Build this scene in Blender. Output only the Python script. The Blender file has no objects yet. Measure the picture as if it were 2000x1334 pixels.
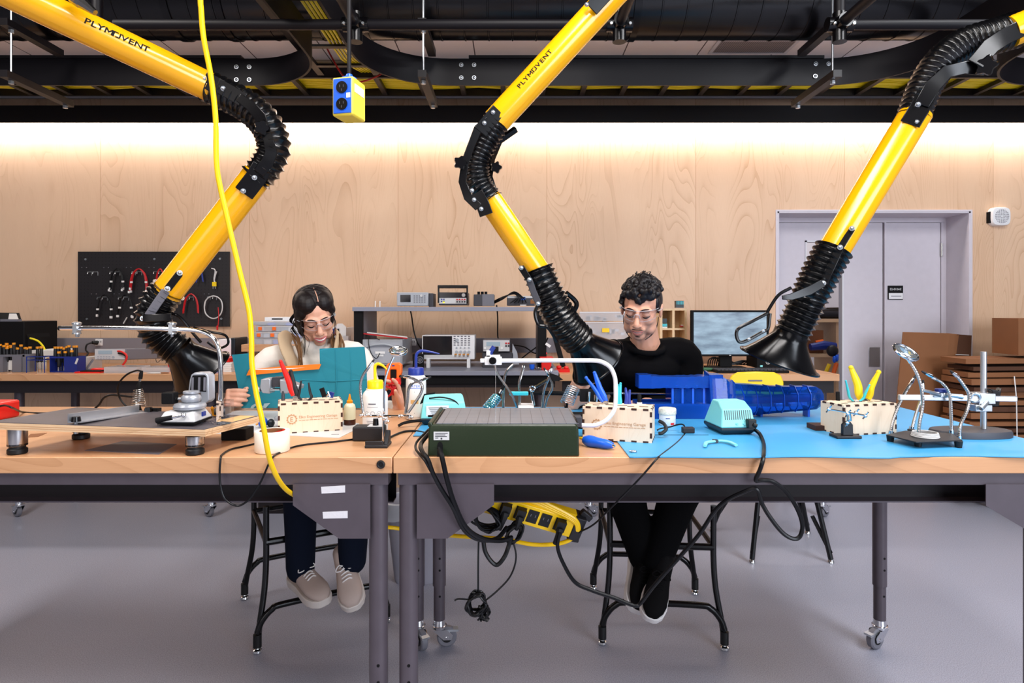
import bpy, math, random
from mathutils import Vector, Matrix, Euler
V = Vector
rnd = random.Random(7)
SC = bpy.context.scene
COL = SC.collection
# ---- camera model: focal length in pixels of a 2000x1334 frame, horizon row, camera height
F, CX, HY, CH = 1230.0, 1000.0, 603.0, 1.292
T = 0.900            # height of the workbench tops


def at(px, py, Y):
    return V(((px - CX) * Y / F, Y, CH - (py - HY) * Y / F))


def onz(px, py, z=T):
    return at(px, py, F * (CH - z) / (py - HY))


def wpx(n, Y):
    return n * Y / F


def lin(c):
    return c / 12.92 if c <= 0.04045 else ((c + 0.055) / 1.055) ** 2.4


def rgb(h):
    return (lin(int(h[0:2], 16) / 255), lin(int(h[2:4], 16) / 255), lin(int(h[4:6], 16) / 255), 1)


# ---------------------------------------------------------------- materials
MATS = {}


def mat(name, col, rough=0.5, metal=0.0, spec=0.5, trans=0.0, alpha=1.0, emit=0.0, coat=0.0, bump=0.0, bscale=60.0, var=0.0, vscale=20.0, ior=1.45, sss=0.0, sheen=0.0):
    if name in MATS:
        return MATS[name]
    m = bpy.data.materials.new(name)
    m.use_nodes = True
    nt = m.node_tree
    b = nt.nodes['Principled BSDF']
    c = rgb(col) if isinstance(col, str) else col
    b.inputs['Base Color'].default_value = c
    b.inputs['Roughness'].default_value = rough
    b.inputs['Metallic'].default_value = metal
    b.inputs['Specular IOR Level'].default_value = spec
    b.inputs['Transmission Weight'].default_value = trans
    b.inputs['Alpha'].default_value = alpha
    b.inputs['IOR'].default_value = ior
    b.inputs['Coat Weight'].default_value = coat
    b.inputs['Coat Roughness'].default_value = 0.08
    b.inputs['Sheen Weight'].default_value = sheen
    if sss:
        b.inputs['Subsurface Weight'].default_value = sss
        b.inputs['Subsurface Radius'].default_value = (0.012, 0.005, 0.003)
        b.inputs['Subsurface Scale'].default_value = 0.5
    if emit:
        b.inputs['Emission Color'].default_value = c
        b.inputs['Emission Strength'].default_value = emit
    if bump or var:
        tc = nt.nodes.new('ShaderNodeTexCoord')
        n = nt.nodes.new('ShaderNodeTexNoise')
        n.inputs['Scale'].default_value = bscale if bump else vscale
        n.inputs['Detail'].default_value = 4
        nt.links.new(tc.outputs['Object'], n.inputs['Vector'])
        if bump:
            bp = nt.nodes.new('ShaderNodeBump')
            bp.inputs['Strength'].default_value = bump
            bp.inputs['Distance'].default_value = 0.002
            nt.links.new(n.outputs['Fac'], bp.inputs['Height'])
            nt.links.new(bp.outputs['Normal'], b.inputs['Normal'])
        if var:
            n2 = nt.nodes.new('ShaderNodeTexNoise')
            n2.inputs['Scale'].default_value = vscale
            n2.inputs['Detail'].default_value = 3
            nt.links.new(tc.outputs['Object'], n2.inputs['Vector'])
            hs = nt.nodes.new('ShaderNodeMapRange')
            hs.inputs['From Min'].default_value = 0.3
            hs.inputs['From Max'].default_value = 0.7
            hs.inputs['To Min'].default_value = 1 - var
            hs.inputs['To Max'].default_value = 1 + var
            nt.links.new(n2.outputs['Fac'], hs.inputs['Value'])
            mx = nt.nodes.new('ShaderNodeVectorMath')
            mx.operation = 'SCALE'
            mx.inputs[0].default_value = c[:3]
            nt.links.new(hs.outputs['Result'], mx.inputs['Scale'])
            nt.links.new(mx.outputs['Vector'], b.inputs['Base Color'])
    MATS[name] = m
    return m


def wood(name, base, dark, axis='Z', freq=1.0, rough=0.45, strength=0.5, panel=0.0, rings=55.0, fine=0.25):
    """plywood / maple: contour lines of a stretched noise give the cathedral grain"""
    m = bpy.data.materials.new(name)
    m.use_nodes = True
    nt = m.node_tree
    L = nt.links
    b = nt.nodes['Principled BSDF']
    b.inputs['Roughness'].default_value = rough
    tc = nt.nodes.new('ShaderNodeTexCoord')
    mp = nt.nodes.new('ShaderNodeMapping')
    s = {'Z': (2.6, 2.6, 0.55), 'X': (0.55, 2.6, 2.6), 'Y': (2.6, 0.55, 2.6)}[axis]
    mp.inputs['Scale'].default_value = [q * freq for q in s]
    L.new(tc.outputs['Object'], mp.inputs['Vector'])
    vec = mp.outputs['Vector']
    if panel:
        sx = nt.nodes.new('ShaderNodeSeparateXYZ')
        L.new(tc.outputs['Object'], sx.inputs[0])
        dv = nt.nodes.new('ShaderNodeMath'); dv.operation = 'MULTIPLY_ADD'
        dv.inputs[1].default_value = 1 / panel
        dv.inputs[2].default_value = 0.767
        L.new(sx.outputs['X'], dv.inputs[0])
        fl = nt.nodes.new('ShaderNodeMath'); fl.operation = 'FLOOR'
        L.new(dv.outputs[0], fl.inputs[0])
        wn = nt.nodes.new('ShaderNodeTexWhiteNoise'); wn.noise_dimensions = '1D'
        L.new(fl.outputs[0], wn.inputs['W'])
        ad = nt.nodes.new('ShaderNodeVectorMath'); ad.operation = 'MULTIPLY_ADD'
        L.new(wn.outputs['Color'], ad.inputs[0])
        ad.inputs[1].default_value = (9, 9, 9)
        L.new(vec, ad.inputs[2])
        vec = ad.outputs[0]
    n = nt.nodes.new('ShaderNodeTexNoise')
    n.inputs['Scale'].default_value = 1.0
    n.inputs['Detail'].default_value = 2.0
    n.inputs['Roughness'].default_value = 0.45
    n.inputs['Distortion'].default_value = 0.6
    L.new(vec, n.inputs['Vector'])
    mu = nt.nodes.new('ShaderNodeMath'); mu.operation = 'MULTIPLY'
    mu.inputs[1].default_value = rings
    L.new(n.outputs['Fac'], mu.inputs[0])
    fr = nt.nodes.new('ShaderNodeMath'); fr.operation = 'FRACT'
    L.new(mu.outputs[0], fr.inputs[0])
    pw = nt.nodes.new('ShaderNodeMath'); pw.operation = 'POWER'
    pw.inputs[1].default_value = 5.0
    L.new(fr.outputs[0], pw.inputs[0])
    n2 = nt.nodes.new('ShaderNodeTexNoise')
    mp2 = nt.nodes.new('ShaderNodeMapping')
    s2 = {'Z': (90, 90, 3), 'X': (3, 90, 90), 'Y': (90, 3, 90)}[axis]
    mp2.inputs['Scale'].default_value = s2
    L.new(tc.outputs['Object'], mp2.inputs['Vector'])
    n2.inputs['Detail'].default_value = 3
    L.new(mp2.outputs['Vector'], n2.inputs['Vector'])
    n3 = nt.nodes.new('ShaderNodeTexNoise')
    n3.inputs['Scale'].default_value = 1.6
    L.new(vec, n3.inputs['Vector'])
    a1 = nt.nodes.new('ShaderNodeMath'); a1.operation = 'MULTIPLY'
    a1.inputs[1].default_value = strength
    L.new(pw.outputs[0], a1.inputs[0])
    # break the ring lines up so that some areas are calm
    mr = nt.nodes.new('ShaderNodeMapRange')
    mr.inputs['From Min'].default_value = 0.35
    mr.inputs['From Max'].default_value = 0.65
    L.new(n3.outputs['Fac'], mr.inputs['Value'])
    a1b = nt.nodes.new('ShaderNodeMath'); a1b.operation = 'MULTIPLY'
    L.new(a1.outputs[0], a1b.inputs[0]); L.new(mr.outputs[0], a1b.inputs[1])
    a2 = nt.nodes.new('ShaderNodeMath'); a2.operation = 'MULTIPLY_ADD'
    a2.inputs[1].default_value = fine
    L.new(n2.outputs['Fac'], a2.inputs[0]); L.new(a1b.outputs[0], a2.inputs[2])
    a3 = nt.nodes.new('ShaderNodeMath'); a3.operation = 'MULTIPLY_ADD'
    a3.inputs[1].default_value = 0.25
    L.new(n3.outputs['Fac'], a3.inputs[0]); L.new(a2.outputs[0], a3.inputs[2])
    fac = a3.outputs[0]
    if panel:
        a4 = nt.nodes.new('ShaderNodeMath'); a4.operation = 'MULTIPLY_ADD'
        a4.inputs[1].default_value = 0.16
        L.new(wn.outputs['Value'], a4.inputs[0]); L.new(fac, a4.inputs[2])
        # dark hairline at the sheet joints
        ff = nt.nodes.new('ShaderNodeMath'); ff.operation = 'FRACT'
        L.new(dv.outputs[0], ff.inputs[0])
        lt = nt.nodes.new('ShaderNodeMath'); lt.operation = 'LESS_THAN'
        lt.inputs[1].default_value = 0.0028
        L.new(ff.outputs[0], lt.inputs[0])
        a5 = nt.nodes.new('ShaderNodeMath'); a5.operation = 'MULTIPLY_ADD'
        a5.inputs[1].default_value = 0.7
        L.new(lt.outputs[0], a5.inputs[0]); L.new(a4.outputs[0], a5.inputs[2])
        fac = a5.outputs[0]
    mix = nt.nodes.new('ShaderNodeMix'); mix.data_type = 'RGBA'
    mix.inputs[6].default_value = rgb(base)
    mix.inputs[7].default_value = rgb(dark)
    L.new(fac, mix.inputs[0])
    L.new(mix.outputs[2], b.inputs['Base Color'])
    MATS[name] = m
    return m


def speck(name, c1, c2, scale=260, rough=0.4, mid=0.5, width=0.08, obj=True, c3=None):
    m = bpy.data.materials.new(name)
    m.use_nodes = True
    nt = m.node_tree
    L = nt.links
    b = nt.nodes['Principled BSDF']
    b.inputs['Roughness'].default_value = rough
    tc = nt.nodes.new('ShaderNodeTexCoord')
    n = nt.nodes.new('ShaderNodeTexNoise')
    n.inputs['Scale'].default_value = scale
    n.inputs['Detail'].default_value = 2
    L.new(tc.outputs['Object'], n.inputs['Vector'])
    cr = nt.nodes.new('ShaderNodeValToRGB')
    cr.color_ramp.elements[0].position = mid - width
    cr.color_ramp.elements[0].color = rgb(c1)
    cr.color_ramp.elements[1].position = mid + width
    cr.color_ramp.elements[1].color = rgb(c2)
    L.new(n.outputs['Fac'], cr.inputs[0])
    L.new(cr.outputs[0], b.inputs['Base Color'])
    MATS[name] = m
    return m


def gridmat(name, base, line, pitch, lw, axes='XY', rough=0.5, dots=False):
    """ruled lines (or peg holes) as a function of object coordinates"""
    m = bpy.data.materials.new(name)
    m.use_nodes = True
    nt = m.node_tree
    L = nt.links
    b = nt.nodes['Principled BSDF']
    b.inputs['Roughness'].default_value = rough
    tc = nt.nodes.new('ShaderNodeTexCoord')
    sp = nt.nodes.new('ShaderNodeSeparateXYZ')
    L.new(tc.outputs['Object'], sp.inputs[0])
    outs = []
    px, py = pitch if isinstance(pitch, tuple) else (pitch, pitch)
    for ax, p in zip(axes, (px, py)):
        d = nt.nodes.new('ShaderNodeMath'); d.operation = 'DIVIDE'; d.inputs[1].default_value = p
        L.new(sp.outputs[ax], d.inputs[0])
        f = nt.nodes.new('ShaderNodeMath'); f.operation = 'FRACT'
        L.new(d.outputs[0], f.inputs[0])
        s = nt.nodes.new('ShaderNodeMath'); s.operation = 'SUBTRACT'; s.inputs[1].default_value = 0.5
        L.new(f.outputs[0], s.inputs[0])
        if dots:
            q = nt.nodes.new('ShaderNodeMath'); q.operation = 'MULTIPLY'
            L.new(s.outputs[0], q.inputs[0]); L.new(s.outputs[0], q.inputs[1])
        else:
            q = nt.nodes.new('ShaderNodeMath'); q.operation = 'ABSOLUTE'
            L.new(s.outputs[0], q.inputs[0])
        outs.append((q.outputs[0], p))
    if dots:
        a = nt.nodes.new('ShaderNodeMath'); a.operation = 'ADD'
        L.new(outs[0][0], a.inputs[0]); L.new(outs[1][0], a.inputs[1])
        l = nt.nodes.new('ShaderNodeMath'); l.operation = 'LESS_THAN'; l.inputs[1].default_value = lw
        L.new(a.outputs[0], l.inputs[0])
        fac = l.outputs[0]
    else:
        fac = None
        for o, p in outs:
            l = nt.nodes.new('ShaderNodeMath'); l.operation = 'LESS_THAN'; l.inputs[1].default_value = lw / p
            L.new(o, l.inputs[0])
            if fac is None:
                fac = l.outputs[0]
            else:
                mx = nt.nodes.new('ShaderNodeMath'); mx.operation = 'MAXIMUM'
                L.new(fac, mx.inputs[0]); L.new(l.outputs[0], mx.inputs[1])
                fac = mx.outputs[0]
    mix = nt.nodes.new('ShaderNodeMix'); mix.data_type = 'RGBA'
    mix.inputs[6].default_value = rgb(base)
    mix.inputs[7].default_value = rgb(line)
    L.new(fac, mix.inputs[0])
    L.new(mix.outputs[2], b.inputs['Base Color'])
    MATS[name] = m
    return m


def clear(name, tint, gloss=0.25, rough=0.03, body=0.0, bodycol='ffffff'):
    """thin clear plastic: tinted transparency, a mirror sheen that grows at grazing angles, optional milky body"""
    m = bpy.data.materials.new(name)
    m.use_nodes = True
    nt = m.node_tree
    nt.nodes.clear()
    L = nt.links
    out = nt.nodes.new('ShaderNodeOutputMaterial')
    tr = nt.nodes.new('ShaderNodeBsdfTransparent'); tr.inputs['Color'].default_value = rgb(tint)
    gl = nt.nodes.new('ShaderNodeBsdfGlossy'); gl.inputs['Roughness'].default_value = rough
    lw = nt.nodes.new('ShaderNodeLayerWeight'); lw.inputs['Blend'].default_value = gloss
    mx = nt.nodes.new('ShaderNodeMixShader')
    L.new(lw.outputs['Fresnel'], mx.inputs[0])
    src = tr.outputs[0]
    if body:
        df = nt.nodes.new('ShaderNodeBsdfDiffuse'); df.inputs['Color'].default_value = rgb(bodycol)
        m2 = nt.nodes.new('ShaderNodeMixShader'); m2.inputs[0].default_value = body
        L.new(tr.outputs[0], m2.inputs[1]); L.new(df.outputs[0], m2.inputs[2])
        src = m2.outputs[0]
    L.new(src, mx.inputs[1]); L.new(gl.outputs[0], mx.inputs[2])
    L.new(mx.outputs[0], out.inputs[0])
    MATS[name] = m
    return m


M = MATS
wood('ply_wall', 'e8c7a8', 'b4845c', 'Z', 1.25, 0.5, 0.36, panel=1.075, rings=26, fine=0.2)
wood('maple_top', 'd3a177', '9c683e', 'X', 1.2, 0.32, 0.35, rings=22, fine=0.22)
wood('ply_edge', 'e8c79f', 'a97a4c', 'X', 2.0, 0.5, 0.5, rings=20, fine=0.4)
wood('laser_ply', 'ecd6bd', 'd0ab85', 'Z', 5.0, 0.55, 0.25, rings=14, fine=0.2)
wood('cubby_wood', 'e6c9a0', 'c59d6c', 'X', 3.0, 0.5, 0.3, rings=14)
speck('floor_vinyl', '8a8b9a', 'a9abba', 300, 0.34, 0.5, 0.12)
gridmat('peg_black', '1c181b', '070607', 0.0254, 0.028, 'XZ', 0.5, dots=True)
gridmat('cutter_grid', '6f7178', '3a3b42', (0.03, 0.06), 0.0007, 'XY', 0.35)
gridmat('tile_white', 'efe9e6', '5a5050', (0.45, 0.45), 0.0035, 'XY', 0.85)
mat('arm_yellow', 'f2ac08', 0.22, spec=0.5, coat=0.3)
mat('black_paint', '080709', 0.35, var=0.2, vscale=8)
mat('black_steel', '120e11', 0.45, var=0.15, vscale=6)
mat('duct_black', '060507', 0.25, spec=0.5)
mat('rail_black', '0d0a0f', 0.5, spec=0.3)
mat('hose_black', '0a0a0c', 0.22, spec=0.65, bump=0.5, bscale=90)
mat('hood_black', '050507', 0.2, spec=0.35)
mat('gloss_black', '070608', 0.24, spec=0.4)
mat('rubber_black', '09090b', 0.5)
mat('matte_black', '080709', 0.7, spec=0.25)
mat('cord_black', '050508', 0.36, spec=0.35)
mat('zinc', 'c6cbd0', 0.28, metal=0.9)
mat('chrome', 'e4e6ea', 0.12, metal=1.0)
mat('steel', 'b9b6b4', 0.22, metal=1.0)
mat('alu', 'c9ccd2', 0.34, metal=0.85)
mat('grey_frame', '4a4249', 0.42, var=0.06)
mat('grey_frame_dark', '1d181b', 0.5, spec=0.3)
mat('grey_bench', '8c8d9a', 0.4)
mat('raceway', '807c83', 0.5)
mat('white_trim', 'd3d2d6', 0.5)
mat('door_paint', 'cbc4cb', 0.55, var=0.02)
mat('white_plastic', 'e6e5e6', 0.4)
mat('grey_plastic', 'a9adb4', 0.4)
mat('light_grey', 'c9c8c8', 0.45)
mat('dark_grey', '3b3a40', 0.5)
mat('mid_grey', '6d6c74', 0.5)
mat('screen_dark', '15131a', 0.12)
mat('screen_lcd', '9fb2bd', 0.3)
mat('mat_blue', '4299cc', 0.42, var=0.05, vscale=3)
mat('teal_plastic', '7fd0cf', 0.38)
mat('dark_teal', '16222a', 0.4)
mat('green_box', '1b2713', 0.33, bump=0.15, bscale=160)
mat('yellow_plastic', 'f6cf12', 0.3)
mat('yellow_soft', 'f2d545', 0.4)
mat('cable_yellow', 'f7c60a', 0.3)
mat('fiber_yellow', 'e7d516', 0.4)
mat('red_plastic', 'd8221c', 0.35)
mat('red_cable', 'c1171f', 0.4)
mat('blue_plastic', '1e5fd6', 0.3)
mat('deep_blue', '18307f', 0.4)
mat('navy_blue', '24388f', 0.35)
mat('orange_plastic', 'f06a1a', 0.4)
mat('orange_sheet', 'ee7a1c', 0.45)
mat('teal_cloth', '1c7d8f', 0.75, bump=0.25, bscale=40)
mat('logo_grey', '9fb6bb', 0.7)
mat('white_paint', 'f2efea', 0.5)
mat('burnt', '3c2016', 0.7)
mat('engrave', 'b98c64', 0.7)
mat('tape_cream', 'efe7d6', 0.5)
mat('paper', 'e9e7e4', 0.7)
mat('tape_white', 'cfccd0', 0.5, bump=0.3, bscale=120)
mat('card_brown', '835432', 0.75, var=0.08, vscale=4)
mat('card_dark', '4f2f1c', 0.8)
mat('skin_f', 'dfa88e', 0.45, sss=0.12, bump=0.05, bscale=200)
mat('skin_m', 'd8a086', 0.45, sss=0.12, bump=0.05, bscale=200)
mat('skin_hand', 'd79a7a', 0.5, sss=0.1)
mat('lips_f', 'bf5d62', 0.3)
mat('lips_m', 'b06a62', 0.4)
mat('teeth', 'f3eee8', 0.25)
mat('hair_f', '120a0b', 0.5, spec=0.35)
mat('hair_m', '120d10', 0.45, spec=0.4, bump=0.4, bscale=150)
mat('brow', '1c1012', 0.6)
mat('stubble', '7b5a4c', 0.7)
mat('eye_dark', '150c0c', 0.2)
mat('eye_white', 'e8e0dc', 0.3)
mat('knit_white', 'e6dfd6', 0.85, bump=0.5, bscale=55)
mat('vest_beige', 'b79e80', 0.85, bump=0.4, bscale=50)
mat('shade_brown', '6b4a2c', 0.9, bump=0.9, bscale=70)  # brown of the shadow bits along the vest edges
mat('tee_black', '070608', 0.9, spec=0.12, bump=0.3, bscale=40)
mat('denim', '0a1120', 0.9, spec=0.15, bump=0.3, bscale=70)
mat('trouser_black', '040405', 0.9, spec=0.1)
mat('shoe_beige', 'b3a096', 0.7, bump=0.2, bscale=80)
mat('shoe_sole', 'cfc5bd', 0.6)
mat('shoe_black', '050405', 0.8, spec=0.15)
mat('sole_white', 'e3dfdd', 0.5)
mat('bottle_white', 'e9e8e4', 0.45)
mat('bottle_amber', 'd9d7b8', 0.3)
mat('amber_tip', 'e08f12', 0.35)
mat('dark_liquid', '3a1a12', 0.2)
mat('leather', 'b08a5a', 0.6)
mat('bin_grey', '96939d', 0.5)
mat('teal_grip', '38b8c4', 0.4)
mat('tool_yellow_grip', 'f2cf1b', 0.35)
mat('black_grip', '17161a', 0.5)
mat('navy_tray', '1c2a78', 0.4)
mat('amber_box', 'e0b071', 0.5)
mat('led', 'fff8f2', 0.5, emit=15.0)
mat('led_red', 'ff2436', 0.5, emit=1.5)
mat('led_yellow', 'f4ea2c', 0.5, emit=0.8)
clear('clear_plastic', 'f4f6fa', 0.25)
clear('milky_plastic', 'f3f5fa', 0.2, 0.15, 0.38, 'f4f6fb')
clear('lens_glass', 'f2f7fa', 0.35, 0.02, 0.10, 'eef6fb')  # whitish refraction put into the colour as a slight milky body
clear('lens_clear', 'fafafd', 0.07, 0.02)
clear('blue_acrylic', '6cb0ff', 0.3, 0.05, 0.22, '1f6cea')
clear('blue_film', '62adff', 0.3, 0.14, 0.34, '1f6ae6')


def monitor_mat():
    m = bpy.data.materials.new('monitor_picture')
    m.use_nodes = True
    nt = m.node_tree
    L = nt.links
    b = nt.nodes['Principled BSDF']
    b.inputs['Roughness'].default_value = 0.3
    tc = nt.nodes.new('ShaderNodeTexCoord')
    mp = nt.nodes.new('ShaderNodeMapping'); mp.inputs['Scale'].default_value = (4, 4, 14)
    L.new(tc.outputs['Object'], mp.inputs['Vector'])
    n = nt.nodes.new('ShaderNodeTexNoise'); n.inputs['Scale'].default_value = 1.3; n.inputs['Detail'].default_value = 6
    L.new(mp.outputs[0], n.inputs['Vector'])
    cr = nt.nodes.new('ShaderNodeValToRGB')
    cr.color_ramp.elements[0].position = 0.3; cr.color_ramp.elements[0].color = rgb('33506b')
    cr.color_ramp.elements[1].position = 0.7; cr.color_ramp.elements[1].color = rgb('9fbdd2')
    L.new(n.outputs['Fac'], cr.inputs[0])
    b.inputs['Base Color'].default_value = (0.02, 0.02, 0.02, 1)
    L.new(cr.outputs[0], b.inputs['Emission Color'])
    b.inputs['Emission Strength'].default_value = 0.85
    MATS['monitor_picture'] = m


monitor_mat()


# ---------------------------------------------------------------- mesh building
def frame(d, up=None):
    d = d.normalized()
    if up is None:
        up = V((0, 0, 1)) if abs(d.z) < 0.9 else V((0, 1, 0))
    x = up.cross(d)
    if x.length < 1e-6:
        x = V((1, 0, 0)).cross(d)
    x.normalize()
    y = d.cross(x)
    return x, y, d


def spl(pts, k=6, closed=False):
    """Catmull-Rom through the points"""
    pts = [V(p) for p in pts]
    n = len(pts)
    out = []
    rng = range(n) if closed else range(n - 1)
    for i in rng:
        if closed:
            p0, p1, p2, p3 = pts[(i - 1) % n], pts[i], pts[(i + 1) % n], pts[(i + 2) % n]
        else:
            p1, p2 = pts[i], pts[i + 1]
            p0 = pts[i - 1] if i > 0 else p1 * 2 - p2
            p3 = pts[i + 2] if i + 2 < n else p2 * 2 - p1
        for j in range(k):
            t = j / k
            out.append(0.5 * ((2 * p1) + (p2 - p0) * t + (2 * p0 - 5 * p1 + 4 * p2 - p3) * t * t + (3 * p1 - p0 - 3 * p2 + p3) * t ** 3))
    if not closed:
        out.append(pts[-1])
    return out


def lerp_list(vals, n):
    out = []
    for i in range(n):
        t = i / (n - 1) * (len(vals) - 1)
        a = min(int(t), len(vals) - 2)
        out.append(vals[a] + (vals[a + 1] - vals[a]) * (t - a))
    return out


class MB:
    def __init__(s, m=None):
        s.v, s.f, s.mi, s.ms, s.cur = [], [], [], [], 0
        if m:
            s.m(m)

    def m(s, name):
        if name not in s.ms:
            s.ms.append(name)
        s.cur = s.ms.index(name)
        return s

    def add(s, vs, fs):
        o = len(s.v)
        s.v += [V(v) for v in vs]
        s.f += [[i + o for i in f] for f in fs]
        s.mi += [s.cur] * len(fs)
        return s

    def box(s, c, size, R=None):
        c = V(c)
        hx, hy, hz = size[0] / 2, size[1] / 2, size[2] / 2
        vs = [V((x, y, z)) for x in (-hx, hx) for y in (-hy, hy) for z in (-hz, hz)]
        if R is not None:
            vs = [R @ v for v in vs]
        return s.add([v + c for v in vs], [(0, 1, 3, 2), (4, 6, 7, 5), (0, 4, 5, 1), (2, 3, 7, 6), (0, 2, 6, 4), (1, 5, 7, 3)])

    def bb(s, x0, x1, y0, y1, z0, z1):
        return s.box(((x0 + x1) / 2, (y0 + y1) / 2, (z0 + z1) / 2), (x1 - x0, y1 - y0, z1 - z0))

    def bar(s, p0, p1, w, h, up=None):
        """rectangular bar from p0 to p1, w across, h along up"""
        p0, p1 = V(p0), V(p1)
        x, y, d = frame(p1 - p0, up)
        vs = []
        for p in (p0, p1):
            for a, b in ((-1, -1), (1, -1), (1, 1), (-1, 1)):
                vs.append(p + x * (a * w / 2) + y * (b * h / 2))
        return s.add(vs, [(3, 2, 1, 0), (4, 5, 6, 7), (0, 1, 5, 4), (1, 2, 6, 5), (2, 3, 7, 6), (3, 0, 4, 7)])

    def loft(s, rings, caps=True, closed=False):
        n = len(rings[0])
        vs = [p for r in rings for p in r]
        fs = []
        k = len(rings)
        for i in range(k if closed else k - 1):
            a, b = i * n, ((i + 1) % k) * n
            for j in range(n):
                fs.append((a + j, a + (j + 1) % n, b + (j + 1) % n, b + j))
        if caps and not closed:
            fs.append(tuple(range(n - 1, -1, -1)))
            fs.append(tuple(range((k - 1) * n, k * n)))
        return s.add(vs, fs)

    def tube(s, pts, r, n=8, caps=True, closed=False, flat=1.0, up=None):
        pts = [V(p) for p in pts]
        k = len(pts)
        rs = r if isinstance(r, (list, tuple)) else [r] * k
        if len(rs) != k:
            rs = lerp_list(rs, k)
        rings = []
        px = None
        for i in range(k):
            if closed:
                d = pts[(i + 1) % k] - pts[i - 1]
            else:
                d = pts[min(i + 1, k - 1)] - pts[max(i - 1, 0)]
            if d.length < 1e-9:
                d = V((0, 0, 1))
            d.normalize()
            if px is None:
                px, py, _ = frame(d, up)
            else:
                px = px - d * px.dot(d)
                if px.length < 1e-6:
                    px, _, _ = frame(d)
                px.normalize()
            py = d.cross(px)
            rings.append([pts[i] + (px * math.cos(2 * math.pi * j / n) + py * math.sin(2 * math.pi * j / n) * flat) * rs[i] for j in range(n)])
        return s.loft(rings, caps, closed)

    def cyl(s, p0, p1, r0, r1=None, n=20, caps=True):
        return s.tube([p0, p1], [r0, r0 if r1 is None else r1], n, caps)

    def lathe(s, prof, base, axis=(0, 0, 1), n=24, sx=1.0, sy=1.0, caps=True, up=None):
        base = V(base)
        x, y, d = frame(V(axis), up)
        return s.loft([[base + d * h + (x * math.cos(2 * math.pi * j / n) * sx + y * math.sin(2 * math.pi * j / n) * sy) * max(r, 1e-4) for j in range(n)] for r, h in prof], caps)

    def ell(s, c, r, R=None, nu=14, nv=10):
        c = V(c)
        r = (r, r, r) if not isinstance(r, (tuple, list)) else r
        rings = []
        for i in range(1, nv):
            a = math.pi * i / nv - math.pi / 2
            ring = []
            for j in range(nu):
                b = 2 * math.pi * j / nu
                p = V((r[0] * math.cos(a) * math.cos(b), r[1] * math.cos(a) * math.sin(b), r[2] * math.sin(a)))
                if R is not None:
                    p = R @ p
                ring.append(c + p)
            rings.append(ring)
        o = len(s.v)
        s.loft(rings, caps=False)
        bot, top = V((0, 0, -r[2])), V((0, 0, r[2]))
        if R is not None:
            bot, top = R @ bot, R @ top
        k = (nv - 2) * nu
        s.add([c + bot, c + top], [])
        ib, it = len(s.v) - 2, len(s.v) - 1
        for j in range(nu):
            s.f.append([o + (j + 1) % nu, o + j, ib]); s.mi.append(s.cur)
            s.f.append([o + k + j, o + k + (j + 1) % nu, it]); s.mi.append(s.cur)
        return s

    def torus(s, c, axis, R, r, n=28, m=8, sx=1.0, sy=1.0, up=None):
        x, y, d = frame(V(axis), up)
        c = V(c)
        pts = [c + (x * math.cos(2 * math.pi * i / n) * sx + y * math.sin(2 * math.pi * i / n) * sy) * R for i in range(n)]
        return s.tube(pts, r, m, closed=True)

    def prism(s, poly, vec):
        """polygon (3-D points) extruded by vec"""
        poly = [V(p) for p in poly]
        vec = V(vec)
        n = len(poly)
        vs = poly + [p + vec for p in poly]
        fs = [tuple(range(n - 1, -1, -1)), tuple(range(n, 2 * n))]
        for i in range(n):
            fs.append((i, (i + 1) % n, n + (i + 1) % n, n + i))
        return s.add(vs, fs)

    def helix(s, p0, p1, R, turns, r, n=6, R1=None, k=14):
        p0, p1 = V(p0), V(p1)
        x, y, d = frame(p1 - p0)
        R1 = R if R1 is None else R1
        N = int(turns * k)
        pts = []
        for i in range(N + 1):
            t = i / N
            a = 2 * math.pi * turns * t
            rr = R + (R1 - R) * t
            pts.append(p0.lerp(p1, t) + (x * math.cos(a) + y * math.sin(a)) * rr)
        return s.tube(pts, r, n)


ORG = {}


def mesh_from(mb, name):
    me = bpy.data.meshes.new(name)
    me.from_pydata([tuple(v) for v in mb.v], [], mb.f)
    for m in mb.ms:
        me.materials.append(MATS[m])
    if len(mb.ms) > 1:
        me.polygons.foreach_set('material_index', mb.mi)
    me.update()
    return me


def finish(o, smooth=35, bevel=0.0, sub=0, bseg=2):
    me = o.data
    if smooth:
        me.polygons.foreach_set('use_smooth', [True] * len(me.polygons))
        if smooth < 180:
            me.set_sharp_from_angle(angle=math.radians(smooth))
    if bevel:
        b = o.modifiers.new('edge', 'BEVEL')
        b.width = bevel; b.segments = bseg; b.limit_method = 'ANGLE'; b.angle_limit = math.radians(40)
    if sub:
        q = o.modifiers.new('soft', 'SUBSURF')
        q.levels = q.render_levels = sub


def fixn(me):
    import bmesh
    bm = bmesh.new()
    bm.from_mesh(me)
    bmesh.ops.recalc_face_normals(bm, faces=bm.faces)
    bm.to_mesh(me)
    bm.free()


def build(mb, name, parent=None, label=None, smooth=35, bevel=0.0, sub=0, kind=None, local=None):
    """link a mesh: as a part (parent given) or, with no parent, with its origin at its own base"""
    if parent is not None:
        org = ORG.get(parent.name)
        if org is not None and not local:
            mb.v = [v - org for v in mb.v]
        else:
            org = None
    else:
        lo = [min(v[i] for v in mb.v) for i in range(3)]
        hi = [max(v[i] for v in mb.v) for i in range(3)]
        org = V(((lo[0] + hi[0]) / 2, (lo[1] + hi[1]) / 2, lo[2]))
        mb.v = [v - org for v in mb.v]
    me = mesh_from(mb, name)
    fixn(me)
    o = bpy.data.objects.new(name, me)
    COL.objects.link(o)
    if parent is not None:
        o.parent = parent
        if org is not None:
            ORG[o.name] = org
    else:
        o.location = org
        ORG[o.name] = org
    finish(o, smooth, bevel, sub)
    if label:
        o['label'] = label
    if kind:
        o['kind'] = kind
    return o


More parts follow.
